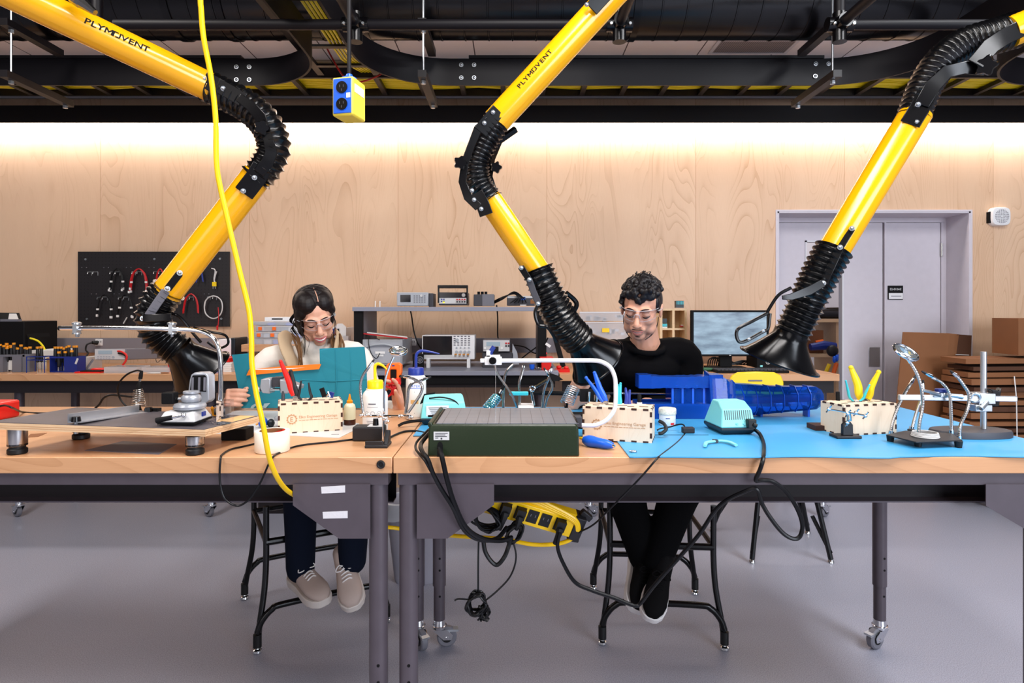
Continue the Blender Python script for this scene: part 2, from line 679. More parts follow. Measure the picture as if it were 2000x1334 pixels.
def tag(o, label, cat, group=None):
    o['label'] = label
    o['category'] = cat
    if group:
        o['group'] = group
    return o


def solo(mb, name, label, cat, group=None, **k):
    return tag(build(mb, name, **k), label, cat, group)


def struct(mb, name, **k):
    return build(mb, name, kind='structure', **k)


def thing(name, label, cat, loc=(0, 0, 0), rot=None, group=None, local=False):
    """Empty at the thing's base; parts are given in world coordinates unless local"""
    o = bpy.data.objects.new(name, None)
    o.empty_display_size = 0.05
    COL.objects.link(o)
    o.location = loc
    if rot is not None:
        o.rotation_euler = rot if isinstance(rot, (tuple, Euler)) else (0, 0, rot)
        local = True
    if not local:
        ORG[o.name] = V(loc)
    return tag(o, label, cat, group)


def dup(root, loc, rot=None, label=None, group=None):
    r = root.copy(); COL.objects.link(r)
    r.location = loc
    if rot is not None:
        r.rotation_euler = rot if isinstance(rot, tuple) else (0, 0, rot)
    if label:
        r['label'] = label
    if group:
        r['group'] = group
    for ch in list(root.children):
        c = ch.copy(); COL.objects.link(c); c.parent = r
        for g in list(ch.children):
            d = g.copy(); COL.objects.link(d); d.parent = c
    return r


def remesh(mb, voxel=0.004, it=4, fac=0.5):
    """weld overlapping lumps into ONE continuous surface"""
    me = mesh_from(mb, 'tmp')
    fixn(me)
    o = bpy.data.objects.new('tmp', me)
    COL.objects.link(o)
    r = o.modifiers.new('r', 'REMESH'); r.mode = 'VOXEL'; r.voxel_size = voxel
    if it:
        q = o.modifiers.new('s', 'SMOOTH'); q.factor = fac; q.iterations = it
    dg = bpy.context.evaluated_depsgraph_get()
    dg.update()
    m2 = bpy.data.meshes.new_from_object(o.evaluated_get(dg))
    out = MB(mb.ms[0])
    out.v = [v.co.copy() for v in m2.vertices]
    out.f = [list(p.vertices) for p in m2.polygons]
    out.mi = [0] * len(out.f)
    bpy.data.objects.remove(o)
    bpy.data.meshes.remove(me)
    bpy.data.meshes.remove(m2)
    return out


_TXT = {}


def text2d(body, size=1.0, align='LEFT', shear=0.0, bold=0.0):
    key = (body, align, shear, bold)
    if key not in _TXT:
        cu = bpy.data.curves.new('t', 'FONT')
        cu.body = body; cu.size = 1.0; cu.align_x = align; cu.shear = shear; cu.offset = bold
        cu.resolution_u = 3
        o = bpy.data.objects.new('t', cu); COL.objects.link(o)
        dg = bpy.context.evaluated_depsgraph_get(); dg.update()
        me = bpy.data.meshes.new_from_object(o.evaluated_get(dg))
        _TXT[key] = ([v.co.copy() for v in me.vertices], [list(p.vertices) for p in me.polygons])
        bpy.data.objects.remove(o); bpy.data.curves.remove(cu); bpy.data.meshes.remove(me)
    vs, fs = _TXT[key]
    return [v * size for v in vs], fs


def write(mb, body, fn, size, **k):
    """letters as a thin skin: fn maps (x, y) to a 3-D point"""
    vs, fs = text2d(body, size, **k)
    mb.add([fn(v.x, v.y) for v in vs], fs)


def flatfn(o, xd, yd):
    o, xd, yd = V(o), V(xd).normalized(), V(yd).normalized()
    return lambda x, y: o + xd * x + yd * y


def RZ(a):
    return Matrix.Rotation(a, 3, 'Z')
# ================================================================ ROOM
YW = 4.55
DX0, DX1, DZ = 1.916, 3.311, 1.995
b = MB('floor_vinyl'); b.bb(-6, 6, -4.5, 7.2, -0.05, 0.0); struct(b, 'floor', smooth=0)
b = MB('ply_wall')
b.bb(-4.6, DX0, YW, YW + 0.12, 0, 2.86)
b.bb(DX0, DX1, YW, YW + 0.12, DZ, 2.86)
b.bb(DX1, 4.6, YW, YW + 0.12, 0, 2.86)
struct(b, 'wall_back', smooth=0)
b = MB('tile_white'); b.bb(-4.6, 4.6, 3.62, YW + 0.1, 2.835, 2.86); struct(b, 'ceiling', smooth=0)
b = MB('matte_black'); b.bb(-6, 6, -4.5, 3.65, 3.5, 3.55); b.bb(-6, 6, 3.60, 3.62, 2.835, 3.5); struct(b, 'ceiling_upper', smooth=0)
b = MB('white_trim'); b.bb(-4.6, 4.6, YW - 0.02, YW, 2.808, 2.835); struct(b, 'trim_1', smooth=0)
b = MB('rail_black'); b.bb(-4.6, 4.6, 4.33, 4.345, 2.573, 2.69); b.bb(-4.6, 4.6, 4.345, YW, 2.68, 2.69); struct(b, 'trim_2', smooth=0)
b = MB('led'); b.bb(-4.5, 4.5, 4.41, 4.52, 2.603, 2.63)
solo(b, 'cove_light', 'long white glowing light strip tucked under the black valance atop the plywood wall', 'light', smooth=0)
b = MB('raceway'); b.bb(-4.5, at(1090, 0, YW).x, YW - 0.045, YW - .0005, at(0, 688, YW).z, at(0, 660, YW).z)
solo(b, 'cable_raceway', 'long grey metal outlet raceway running along the plywood wall behind the benches', 'raceway', smooth=0)

# doorway: recess lining, two leaves, storage room seen through the gap
b = MB('door_paint')
b.bb(DX0, DX0 + 0.012, YW - 0.004, 4.84, 0, DZ); b.bb(DX1 - 0.012, DX1, YW - 0.004, 4.84, 0, DZ); b.bb(DX0, DX1, YW - 0.004, 4.84, DZ - 0.012, DZ)
b.bb(DX0, DX1, 4.785, 4.84, 1.948, DZ); b.bb(3.262, DX1, 4.785, 4.84, 0, 1.95)
b.bb(DX0 - 0.012, DX0, YW - 0.006, YW, 0, DZ + 0.012); b.bb(DX1, DX1 + 0.012, YW - 0.006, YW, 0, DZ + 0.012); b.bb(DX0, DX1, YW - 0.006, YW, DZ, DZ + 0.012)
struct(b, 'trim_3', smooth=0)
WX0, WX1, WZ1, WZ0 = at(1572, 0, 4.79).x, at(1647, 0, 4.79).x, at(0, 470, 4.79).z, 0.35
D1 = thing('door_1', 'pale lilac double door leaf with a tall glazed opening and grey push plate', 'door', (2.4, 4.79, 0))
D1['kind'] = 'structure'
b = MB('door_paint'); x0, x1 = DX0 + 0.012, 2.818
b.bb(x0, WX0, 4.79, 4.83, 0.01, 1.945); b.bb(WX1, x1, 4.79, 4.83, 0.01, 1.945); b.bb(WX0, WX1, 4.79, 4.83, WZ1, 1.945); b.bb(WX0, WX1, 4.79, 4.83, 0.01, WZ0)
build(b, 'door_panel', D1, smooth=0)
b = MB('white_trim')
for q in ((WX0, WX0 + .012, WZ0, WZ1), (WX1 - .012, WX1, WZ0, WZ1), (WX0, WX1, WZ1 - .012, WZ1), (WX0, WX1, WZ0, WZ0 + .012)):
    b.bb(q[0], q[1], 4.782, 4.835, q[2], q[3])
build(b, 'glazing_bead', D1, smooth=0)
b = MB('lens_clear'); b.bb(WX0 + .012, WX1 - .012, 4.806, 4.812, WZ0 + .012, WZ1 - .012); build(b, 'pane', D1, smooth=0)
p0, p1 = at(1696, 678, 4.79), at(1718, 716, 4.79)
b = MB('alu'); b.bb(p0.x, p1.x, 4.783, 4.79, p1.z, p0.z); build(b, 'push_plate', D1, bevel=0.002)
D2 = thing('door_2', 'pale lilac closed door leaf carrying a small black and white room sign', 'door', (3.05, 4.79, 0))
D2['kind'] = 'structure'
b = MB('door_paint'); b.bb(2.845, 3.258, 4.79, 4.83, 0.01, 1.945); build(b, 'door_panel', D2, smooth=0)
b = MB('matte_black'); b.bb(2.818, 2.845, 4.80, 4.83, 0.01, 1.948); b.bb(3.258, 3.262, 4.80, 4.83, 0.01, 1.948); build(b, 'dark_gap', D2, smooth=0)  # shade in the gaps beside the leaf, put in as black strips
b = MB('door_paint'); b.bb(2.826, 2.838, 4.775, 4.80, 0.01, 1.948); build(b, 'astragal', D2, smooth=0)
for zz in (at(0, 488, 4.79).z, 0.35):
    b = MB('steel'); b.cyl((3.262, 4.782, zz - .05), (3.262, 4.782, zz + .05), .009); build(b, 'hinge', D2)
p0, p1 = at(1734, 558, 4.786), at(1763, 585, 4.786)
S = thing('room_sign', 'small black room number sign with a white card fixed to the closed door leaf', 'sign', ((p0.x + p1.x) / 2, 4.786, p1.z))
b = MB('matte_black'); b.bb(p0.x, p1.x, 4.781, 4.789, p1.z, p0.z)
b.m('white_plastic'); write(b, 'E2-010AE', flatfn((p0.x + .012, 4.7800, p0.z - .034), (1, 0, 0), (0, 0, 1)), .022)
build(b, 'sign_plate', S, smooth=0)
zc = (p0.z + p1.z) / 2
b = MB('white_plastic'); b.bb(p0.x + .004, p1.x - .003, 4.778, 4.7805, p1.z + .004, zc - .004)
b.m('mid_grey'); b.bb(p0.x + .02, p1.x - .015, 4.7770, 4.778, zc - .03, zc - .024)
build(b, 'card_insert', S, smooth=0)
# storage room behind
b = MB('white_trim'); b.bb(1.2, 4.2, 6.6, 6.65, 0, 2.6); b.bb(1.15, 1.2, 4.85, 6.6, 0, 2.6); b.bb(4.2, 4.25, 4.85, 6.6, 0, 2.6); b.bb(1.15, 4.25, 4.7, 6.65, 2.6, 2.65)
struct(b, 'wall_storage', smooth=0)
R = thing('storage_shelving', 'light wood shelving unit seen through the glazed door opening', 'shelf', (3.0, 5.6, 0))
for i, (zz) in enumerate((0.45, at(0, 690, 5.5).z, at(0, 622, 5.6).z, at(0, 536, 5.6).z)):
    b = MB('cubby_wood'); b.bb(2.45, 3.25, 5.45, 5.9, zz - .03, zz); build(b, 'shelf_board', R, smooth=0)
for xx in (2.45, at(1632, 0, 5.45).x + .05, 3.25):
    b = MB('cubby_wood'); b.bb(xx - .02, xx + .02, 5.5, 5.9, 0, at(0, 622, 5.5).z); build(b, 'upright', R, smooth=0)
z3 = at(0, 690, 5.5).z
b = MB('card_brown'); b.bb(2.5, 2.72, 5.5, 5.8, z3, z3 + .2); solo(b, 'cardboard_box', 'brown carton on a storage shelf behind the glazed door opening', 'box', smooth=0)
b = MB('deep_blue'); q0, q1 = at(1583, 678, 5.43), at(1632, 676, 5.43)
b.tube([q0, q0.lerp(q1, .5) + V((0, 0, .012)), q1], [.03, .042, .03], 10); b.m('orange_plastic'); b.tube([q0.lerp(q1, .2) + V((0, 0, .04)), q0.lerp(q1, .5) + V((0, 0, .05))], .014, 8)
solo(b, 'toy_blaster', 'dark blue plastic tube-like device with orange top on a storage shelf', 'toy')
b = MB('hose_black'); q0, q1 = at(1596, 612, 5.5), at(1650, 612, 5.5)
b.tube([q0, q1], [.05, .055], 14); b.torus(q0, (1, .3, 0), .04, .012)
solo(b, 'coiled_hose', 'black coiled hose on the upper storage shelf behind the glazed door', 'hose')
b = MB('blue_plastic'); q = at(1634, 702, 5.3)
for k in range(3):
    b.ell(q + V((k * .02 - .02, 0, .01 * k)), (.014, .02, .03))
b.m('orange_plastic'); b.tube([q + V((-.03, 0, -.13)), q + V((.0, 0, -.03))], .018, 8); b.m('yellow_plastic'); b.tube([q + V((-.08, .03, -.12)), q + V((-.05, .02, -.04))], .016, 8)
b.m('rubber_black'); b.ell(q + V((-.02, .03, .07)), (.05, .03, .05))
solo(b, 'power_tool', 'blue black and orange tool hanging below the storage shelf', 'tool')

# round wall sounder
c = at(1953, 423, YW - .03)
S = thing('wall_sounder', 'white rounded square wall speaker with perforated grille beside the door', 'speaker', (c.x, YW, c.z - .066))
b = MB('white_plastic')
rr = .067
pts = []
for i in range(40):
    a = 2 * math.pi * i / 40
    ca, sa = math.cos(a), math.sin(a)
    k = rr / (abs(ca) ** 4 + abs(sa) ** 4) ** .25
    pts.append((ca * k, sa * k))
b.loft([[V((c.x + x * s_, yy, c.z + z * s_)) for x, z in pts] for s_, yy in ((1, YW), (1, YW - .035), (.93, YW - .047), (.5, YW - .05))])
build(b, 'housing', S)
b = MB('mid_grey')
for r_, n_ in ((.012, 6), (.021, 10), (.03, 14), (.039, 18), (.047, 22)):
    for i in range(n_):
        a = 2 * math.pi * i / n_
        b.cyl((c.x + r_ * math.cos(a), YW - .0475, c.z + r_ * math.sin(a)), (c.x + r_ * math.cos(a), YW - .0525, c.z + r_ * math.sin(a)), .0028, n=6)
build(b, 'grille_pattern', S, smooth=0)
b = MB('matte_black'); b.bb(c.x - .075, c.x - .06, YW - .03, YW, c.z - .045, c.z + .035); build(b, 'back_box', S, smooth=0)

# ================================================================ CEILING GEAR
def ceiling_mount(t, E):
    b = MB('black_steel'); b.cyl(E, (E.x, E.y, 3.5), .055, n=20); b.ell(E, .075); b.bb(E.x - .12, E.x + .12, E.y - .12, E.y + .12, 3.48, 3.5)
    build(b, 'ceiling_mount', t)


def resample(pts, n):
    pts = [V(p) for p in pts]
    d = [0.0]
    for i in range(1, len(pts)):
        d.append(d[-1] + (pts[i] - pts[i - 1]).length)
    out = []
    j = 0
    for i in range(n):
        t = d[-1] * i / (n - 1)
        while j < len(d) - 2 and d[j + 1] < t:
            j += 1
        u = (t - d[j]) / max(d[j + 1] - d[j], 1e-9)
        out.append(pts[j].lerp(pts[j + 1], min(u, 1)))
    return out


def ribbon(mb, path, z0, z1, th):
    """a flat bar standing on edge that follows a path of (x, y)"""
    rings = []
    for i, p in enumerate(path):
        a, c_ = path[max(i - 1, 0)], path[min(i + 1, len(path) - 1)]
        d = V((c_[0] - a[0], c_[1] - a[1], 0)).normalized()
        n = V((-d.y, d.x, 0)) * th / 2
        p = V((p[0], p[1], 0))
        rings.append([p - n + V((0, 0, z0)), p + n + V((0, 0, z0)), p + n + V((0, 0, z1)), p - n + V((0, 0, z1))])
    mb.loft(rings)


def rail(label, straight, arcs, bolts, flange):
    RZ0, RZ1 = 2.568, 2.72
    t = thing('trolley_rail', label, 'rail', (straight[0], 3.6, RZ0))
    seq = []
    if arcs[0]:
        cx = arcs[0]
        seq += [(cx - .45, 2.2), (cx - .45, 2.8)]
        for i in range(15):
            a = math.pi - i / 14 * math.pi / 2
            seq.append((cx + .45 * math.cos(a), 3.15 + .45 * math.sin(a)))
    else:
        seq.append((straight[0], 3.6))
    if arcs[1]:
        cx = arcs[1]
        for i in range(15):
            a = math.pi / 2 - i / 14 * math.pi / 2
            seq.append((cx + .45 * math.cos(a), 3.15 + .45 * math.sin(a)))
        seq += [(cx + .45, 2.8), (cx + .45, 2.2)]
    else:
        seq.append((straight[1], 3.6))
    b = MB('rail_black'); ribbon(b, seq, RZ0, RZ1, .012)
    build(b, 'web', t, smooth=30)
    b = MB('black_steel'); b.bb(flange[0], flange[1], 3.575, 3.63, RZ1 - .004, RZ1 + .012); build(b, 'flange', t, smooth=0)
    for px, py in bolts:
        p = at(px, py, 3.59)
        b = MB('zinc'); b.cyl(p + V((0, .006, 0)), p + V((0, -.004, 0)), .0125, n=12); b.ell(p + V((0, -.004, 0)), (.009, .008, .009), nu=8, nv=6)
        build(b, 'bolt', t)
    return t


rail('black trolley rail above the pegboard, curving away beside the hanging outlet box', (-3.8, -1.478), (None, -1.478), [(462, 131), (487, 131), (462, 156), (487, 156)], (-3.8, at(474, 0, 3.6).x))
rail('long black trolley rail running between the two curves, bolted at both ends', (-.351, 1.756), (-.351, 1.756), [(901, 127), (926, 127), (901, 152), (926, 152), (1593, 125), (1618, 125), (1592, 149), (1618, 149)], (at(916, 0, 3.6).x, at(1606, 0, 3.6).x))
rail('short end of black trolley rail showing past the black elbow by the frame corner', (3.0, 4.4), (3.0, None), [], (3.2, 4.4))

# ladder trays with yellow fibre cables
t = thing('cable_tray', 'black ladder cable tray full of yellow cables running along the wall above the valance', 'tray', (0, 4.05, 2.716))
b = MB('black_steel'); b.bb(-4.4, 4.4, 3.88, 3.9, 2.716, 2.80); build(b, 'side_rail', t, smooth=0)
b = MB('black_steel'); b.bb(-4.4, 4.4, 4.2, 4.22, 2.716, 2.80); build(b, 'side_rail', t, smooth=0)
for i in range(34):
    xx = -4.25 + i * .262
    b = MB('black_steel'); b.bb(xx - .016, xx + .016, 3.9, 4.2, 2.716, 2.742); build(b, 'rung', t, smooth=0)
b = MB('fiber_yellow')
for k in range(22):
    y0 = 3.915 + .27 * k / 21
    z0 = 2.752 + .012 * rnd.random()
    pts = [V((-4.4 + i * .22, y0 + rnd.uniform(-.008, .008), z0 - .006 * math.sin(i * 2.6) + rnd.uniform(-.003, .003))) for i in range(41)]
    b.tube(pts, .0075, 5)
solo(b, 'data_cable_bundle', 'flat bundle of bright yellow data cables lying along the wall cable tray', 'cable', kind='stuff')
t = thing('cable_tray', 'black ladder tray running away overhead beside the hanging outlet box', 'tray', (-1.0, 3.0, 2.76))
for xx in (-1.17, -.83):
    b = MB('black_steel'); b.bb(xx - .02, xx + .02, 1.9, 3.86, 2.7225, 2.745); build(b, 'side_rail', t, smooth=0)
for i in range(7):
    yy = 2.1 + i * .27
    b = MB('black_steel'); b.bb(-1.15, -.85, yy - .016, yy + .016, 2.7225, 2.735); build(b, 'rung', t, smooth=0)
b = MB('fiber_yellow')
for k in range(5):
    xx = -.99 + .02 * k
    b.tube([V((xx, 1.9 + i * .25, 2.7415 + .001 * math.sin(i + k))) for i in range(8)] + [V((xx + .04, 3.8, 2.745)), V((xx + .1, 3.98, 2.76))], .007, 5)
solo(b, 'data_cable_bundle', 'narrow bundle of yellow cables dropping over the crossing tray near the outlet box', 'cable', kind='stuff')
b = MB('red_cable'); b.tube(spl([at(634, 85, 3.7), at(648, 112, 3.65), at(672, 150, 3.6), at(700, 160, 3.6), at(730, 152, 3.7), at(752, 140, 3.9)]), .005, 6)
solo(b, 'red_wire', 'red wire drooping behind the hanging yellow outlet box', 'cable')

# strut hangers on threaded rod
def hanger(px, label):
    p = at(px, 160, 3.14)
    x = p.x
    t = thing('strut_hanger', label, 'hanger', (x, 3.14, 2.43))
    for z0, y1 in ((2.43, 3.56), (2.685, 3.48)):
        b = MB('black_steel'); b.bb(x - .021, x + .021, 3.09, y1, z0, z0 + .035); build(b, 'strut', t, smooth=0)
    b = MB('zinc'); b.cyl((x, 3.14, 2.41), (x, 3.14, 3.49), .005, n=8); build(b, 'threaded_rod', t)
    for q in ((x, 3.14, 2.42), (x, 3.14, 2.675), (x, 3.52, 2.42)):
        b = MB('zinc'); b.cyl(V(q) + V((0, 0, -.008)), V(q) + V((0, 0, .008)), .013, n=6); build(b, 'nut', t)
    return t


hanger(22, 'black strut hanger on bright threaded rod nearest the orange tube corner')
hanger(827, 'black strut hanger on bright threaded rod between outlet box and centre arm')
hanger(1626, 'black strut hanger on bright threaded rod under the pipe cross joint')

# black air duct with spiral seams
D = thing('air_duct', 'large black spiral air duct running the width of the ceiling', 'duct', (0, 3.38, 2.746))
b = MB('duct_black')
prof = []
xx = -4.6
while xx < 4.6:
    prof += [(.2, xx), (.2, xx + .118), (.2035, xx + .120), (.2035, xx + .126), (.2, xx + .128)]
    xx += .128
b.lathe(prof, (0, 3.38, 2.948), (1, 0, 0), n=48)
build(b, 'duct_body', D, smooth=30)
for px in (262, 376, 1268):
    c = at(px, 40, 2.96)
    b = MB('gloss_black'); b.lathe([(.2, -.02), (.208, -.018), (.208, .018), (.2, .02)], (c.x, 3.38, 2.948), (1, 0, 0), n=48, caps=False); build(b, 'clamp_band', D)
b = MB('duct_black'); c = at(305, 10, 2.95)
b.lathe([(.11, 0), (.11, .25)], (c.x, 3.24, 2.98), (.25, -.9, .25), n=28); build(b, 'branch_collar', D)

# pipe grid
def pipe(p0, p1, r=.022):
    b = MB('rail_black'); b.cyl(p0, p1, r, n=18); return b


PZ, PY = 2.51, 2.70
G = thing('pipe_grid', 'black steel pipe grid with cross fittings hung below the duct', 'pipe rack', (0, PY, PZ))
build(pipe((at(225, 0, PY).x, PY, PZ), (.46, PY, PZ)), 'cross_pipe', G)
build(pipe((1.405, PY, PZ), (3.2, PY, PZ)), 'cross_pipe', G)
for xx in (-.67, .46, 1.405):
    build(pipe((xx, PY + .03, PZ), (xx, 1.0, PZ)), 'run_pipe', G)
    b = MB('gloss_black'); b.cyl((xx - .055, PY, PZ), (xx + .055, PY, PZ), .03); b.cyl((xx, PY - .055, PZ), (xx, PY + .045, PZ), .031); b.cyl((xx, PY, PZ - .075), (xx, PY, PZ + .05), .029)
    build(b, 'cross_fitting', G)
    for sx in (-1, 1):
        b = MB('zinc'); b.cyl((xx + sx * .04, PY - .034, PZ - .012), (xx + sx * .04, PY - .044, PZ - .012), .006, n=8); build(b, 'set_screw', G)
for xx in (at(190, 0, PY).x, 1.405, .46):
    build(pipe((xx, PY, PZ), (xx, PY, 3.5)), 'drop_pipe', G)
b = MB('steel'); b.tube(resample([at(140, -6, 1.9), at(160, 5, 1.9), at(186, 25, 1.9)], 30), lerp_list([.016, .02, .014, .009], 30), 8)
solo(b, 'metal_cable_gland', 'bright metal flexible cable end lying against the orange tube', 'conduit')
# ceiling vent
p0 = onz(1390, 101, 2.834); p1 = onz(1560, 82, 2.834)
t = thing('ceiling_vent', 'grey perforated vent grille set in the white ceiling tiles', 'vent', (1.4, 3.7, 2.83))
gridmat('perf', '8c868a', '3a3639', .012, .12, 'XY', .6, dots=True)
b = MB('perf'); b.bb(1.2, 1.63, p1.y - .03, p0.y, 2.829, 2.834); build(b, 'grille', t, smooth=0)
b = MB('white_trim')
for q in ((1.18, 1.65, p0.y, p0.y + .02), (1.18, 1.65, p1.y - .05, p1.y - .03), (1.18, 1.2, p1.y - .03, p0.y), (1.63, 1.65, p1.y - .03, p0.y)):
    b.bb(q[0], q[1], q[2], q[3], 2.825, 2.834)
build(b, 'frame', t, smooth=0)

# ================================================================ EXTRACTION ARMS
def hose_mesh(path, r0, r1, rings, amp=.10, n=30, seed=1):
    rr = random.Random(seed)
    k = 7
    N = rings * k + 1
    pts = resample(spl(path, 10), N)
    b = MB('hose_black')
    px = None
    ringsv = []
    ph = [rr.uniform(0, 6.28) for _ in range(8)]
    for i in range(N):
        d = (pts[min(i + 1, N - 1)] - pts[max(i - 1, 0)]).normalized()
        if px is None:
            px, py, _ = frame(d, V((0, 1, 0)))
        px = (px - d * px.dot(d)).normalized()
        py = d.cross(px)
        t = i / (N - 1)
        base = r0 + (r1 - r0) * t
        q = (i % k) / k
        w = abs(q - .5) * 2
        w = w ** 1.6
        ring = []
        for j in range(n):
            a = 2 * math.pi * j / n
            wob = .35 * math.sin(5 * a + ph[i // k % 8] * 3) + .25 * math.sin(9 * a + ph[(i // k + 3) % 8] * 5)
            rad = base * (1 - amp + amp * w * 2 + amp * .35 * wob * (1 - w))
            ring.append(pts[i] + px * math.cos(a) * rad + py * math.sin(a) * rad)
        ringsv.append(ring)
    b.loft(ringsv)
    return b


def tube_part(t, p0, p1, r, text=None):
    b = MB('arm_yellow')
    d = (p1 - p0).normalized()
    cam = V((0, 0, CH))
    mid = (p0 + p1) / 2
    n = cam - mid
    n = (n - d * n.dot(d)).normalized()
    bb_ = d.cross(n)
    # extruded profile: round with two shallow grooves
    prof = []
    for j in range(48):
        a = 2 * math.pi * j / 48
        g = 1.0
        for ga in (0.75, -0.75, 2.3, -2.3):
            if abs(a - (ga % (2 * math.pi))) < .07:
                g = .975
        prof.append((math.cos(a) * r * g, math.sin(a) * r * g))
    b.loft([[p + n * x + bb_ * y for x, y in prof] for p in (p0, p1)])
    if text:
        b.m('matte_black')
        q0, q1, size, flip = text

        def proj(p):
            return (CX + F * p.x / p.y, HY - F * (p.z - CH) / p.y)

        def find(q):
            best = None
            LL = (p1 - p0).length
            for i in range(240):
                for j in range(60):
                    s_, a_ = LL * i / 239, -1.3 + 2.6 * j / 59
                    u = proj(p0 + d * s_ + (n * math.cos(a_) + bb_ * math.sin(a_)) * r)
                    e_ = (u[0] - q[0]) ** 2 + (u[1] - q[1]) ** 2
                    if best is None or e_ < best[0]:
                        best = (e_, s_, a_)
            return best[1:]

        (s0, a0), (s1, a1) = find(q0), find(q1)
        tot = abs(s1 - s0)

        def fn(x, y):
            a = a0 + (a1 - a0) * x / tot - flip * y / r
            return p0 + d * (s0 + flip * x) + (n * math.cos(a) + bb_ * math.sin(a)) * (r * 1.021)
        glyph = [[(0, 0), (.13, 0), (.13, .57), (.42, .57), (.42, .70), (0, .70)], [(.24, 0), (.57, 0), (.66, .10), (.66, .70), (.53, .70), (.53, .13), (.24, .13)]]
        MP = [(0, 0), (.13, 0), (.13, .44), (.34, .14), (.55, .44), (.55, 0), (.68, 0), (.68, .70), (.55, .70), (.34, .37), (.13, .70), (0, .70)]
        word = 'PLYM*VENT'
        wd = [(.67 if c in '*M' else max(v.x for v in text2d(c, 1, bold=.017)[0])) * size * 1.22 for c in word]
        gap = (tot - sum(wd)) / (len(word) - 1)
        x = 0.0
        for c, w_ in zip(word, wd):
            if c in '*M':
                for poly in (glyph if c == '*' else [MP]):
                    b.add([fn(x + u * size * 1.22, w * size) for u, w in poly], [list(range(len(poly)))])
            else:
                write(b, c, lambda u, v_: fn(x + u * 1.22, v_), size, bold=.017)
            x += w_ + gap
    return build(b, 'tube', t, smooth=50)


def strap(t, pts, w, th, off, name='bracket', m='gloss_black', n=None, closed_end=True, up=None):
    """flat steel strap following pts, moved towards the camera by off"""
    cam = V((0, 0, CH))
    P = []
    for i, p in enumerate(pts):
        c_ = (cam - p).normalized()
        d = (pts[min(i + 1, len(pts) - 1)] - pts[max(i - 1, 0)]).normalized()
        nn = (c_ - d * c_.dot(d)).normalized()
        P.append(p + c_ * (off / max(c_.dot(nn), .5)))
    rings = []
    for i, p in enumerate(P):
        d = (P[min(i + 1, len(P) - 1)] - P[max(i - 1, 0)]).normalized()
        nn = (cam - p)
        nn = (nn - d * nn.dot(d)).normalized()
        s = d.cross(nn)
        ww = w[min(i, len(w) - 1)] if isinstance(w, list) else w
        rings.append([p + s * ww / 2 + nn * th / 2, p - s * ww / 2 + nn * th / 2, p - s * ww / 2 - nn * th / 2, p + s * ww / 2 - nn * th / 2])
    b = MB(m)
    b.loft(rings)
    return build(b, name, t, bevel=.002)


def bolt(t, p, off, r=.0085, m='zinc'):
    cam = V((0, 0, CH))
    d = (cam - p).normalized()
    q = p + d * off * 1.12
    b = MB(m); b.cyl(q - d * .012, q + d * .003, r, n=12); b.ell(q + d * .003, r * .75, nu=8, nv=6)
    return build(b, 'bolt', t)


def knob(t, p, off, r=.02):
    cam = V((0, 0, CH))
    d = (cam - p).normalized()
    q = p + d * off
    x, y, _ = frame(d)
    b = MB('gloss_black')
    prof = []
    for j in range(40):
        a = 2 * math.pi * j / 40
        k = r * (1 + .16 * math.cos(5 * a))
        prof.append(x * math.cos(a) * k + y * math.sin(a) * k)
    b.loft([[q - d * .012 + v * .5 for v in prof], [q + v * .9 for v in prof], [q + d * .012 + v for v in prof], [q + d * .022 + v * .85 for v in prof]])
    return build(b, 'knob', t)


def hood(t, c0, c1, r0, a, bb_, side, rim=.006, wall=.003):
    """flared oval hood from neck centre c0 to mouth centre c1; side = direction of the long mouth axis"""
    d = (c1 - c0).normalized()
    s = (side - d * side.dot(d)).normalized()
    u = d.cross(s)
    L = (c1 - c0).length
    b = MB('hood_black')
    n = 44
    rings = []
    prof = [(0, 0), (.18, .0), (.3, .10), (.5, .34), (.72, .62), (.9, .88), (1.0, 1.06), (1.03, 1.12), (1.035, 1.08), (.95, .93), (.6, .42), (.3, .06), (.1, -.05)]
    for h, k in prof:
        ra = r0 + (a - r0) * k
        rb = r0 + (bb_ - r0) * k
        rings.append([c0 + d * (L * h) + s * math.cos(2 * math.pi * j / n) * ra + u * math.sin(2 * math.pi * j / n) * rb for j in range(n)])
    b.loft(rings, caps=False)
    h = build(b, 'hood', t, smooth=60)
    b = MB('hood_black')
    m_ = c0 + d * L * 1.03
    pts = [m_ + s * math.cos(2 * math.pi * j / 48) * (r0 + (a - r0) * 1.12) + u * math.sin(2 * math.pi * j / 48) * (r0 + (bb_ - r0) * 1.12) for j in range(48)]
    b.tube(pts, .0045, 8, closed=True)
    build(b, 'rim', h)
    return h


def P3(L):
    return [at(*q) for q in L]


# --- arm with the orange tube from the corner (over the vise)
A = thing('fume_extractor_arm', 'yellow extraction arm that reaches down in front of the pegboard, hood above the grey vise', 'extractor', at(345, 700, 2.25))
tube_part(A, at(-190, -116, 1.74), at(413, 172, 2.2), .05, ((162, 43), (290, 103), .027, 1))
tube_part(A, at(505, 340, 2.2), at(322, 577, 2.2), .0505)
ceiling_mount(A, at(-190, -116, 1.74))
build(hose_mesh(P3([(405, 168, 2.2), (440, 185, 2.2), (482, 207, 2.2), (520, 243, 2.2), (535, 285, 2.2), (522, 322, 2.2), (500, 347, 2.2)]), .052, .054, 20, seed=2), 'elbow_hose', A)
strap(A, P3([(398, 152, 2.2), (415, 163, 2.2), (432, 172, 2.2)]), .058, .004, .052, 'mounting_plate')
strap(A, P3([(424, 166, 2.2), (450, 180, 2.2), (476, 196, 2.2)]), .05, .004, .053)
strap(A, P3([(466, 190, 2.2), (490, 207, 2.2), (508, 228, 2.2), (516, 252, 2.2), (525, 275, 2.2), (530, 298, 2.2), (522, 318, 2.2), (505, 338, 2.2)]), [.03, .036, .04, .036, .034, .04, .04, .036], .005, .058)
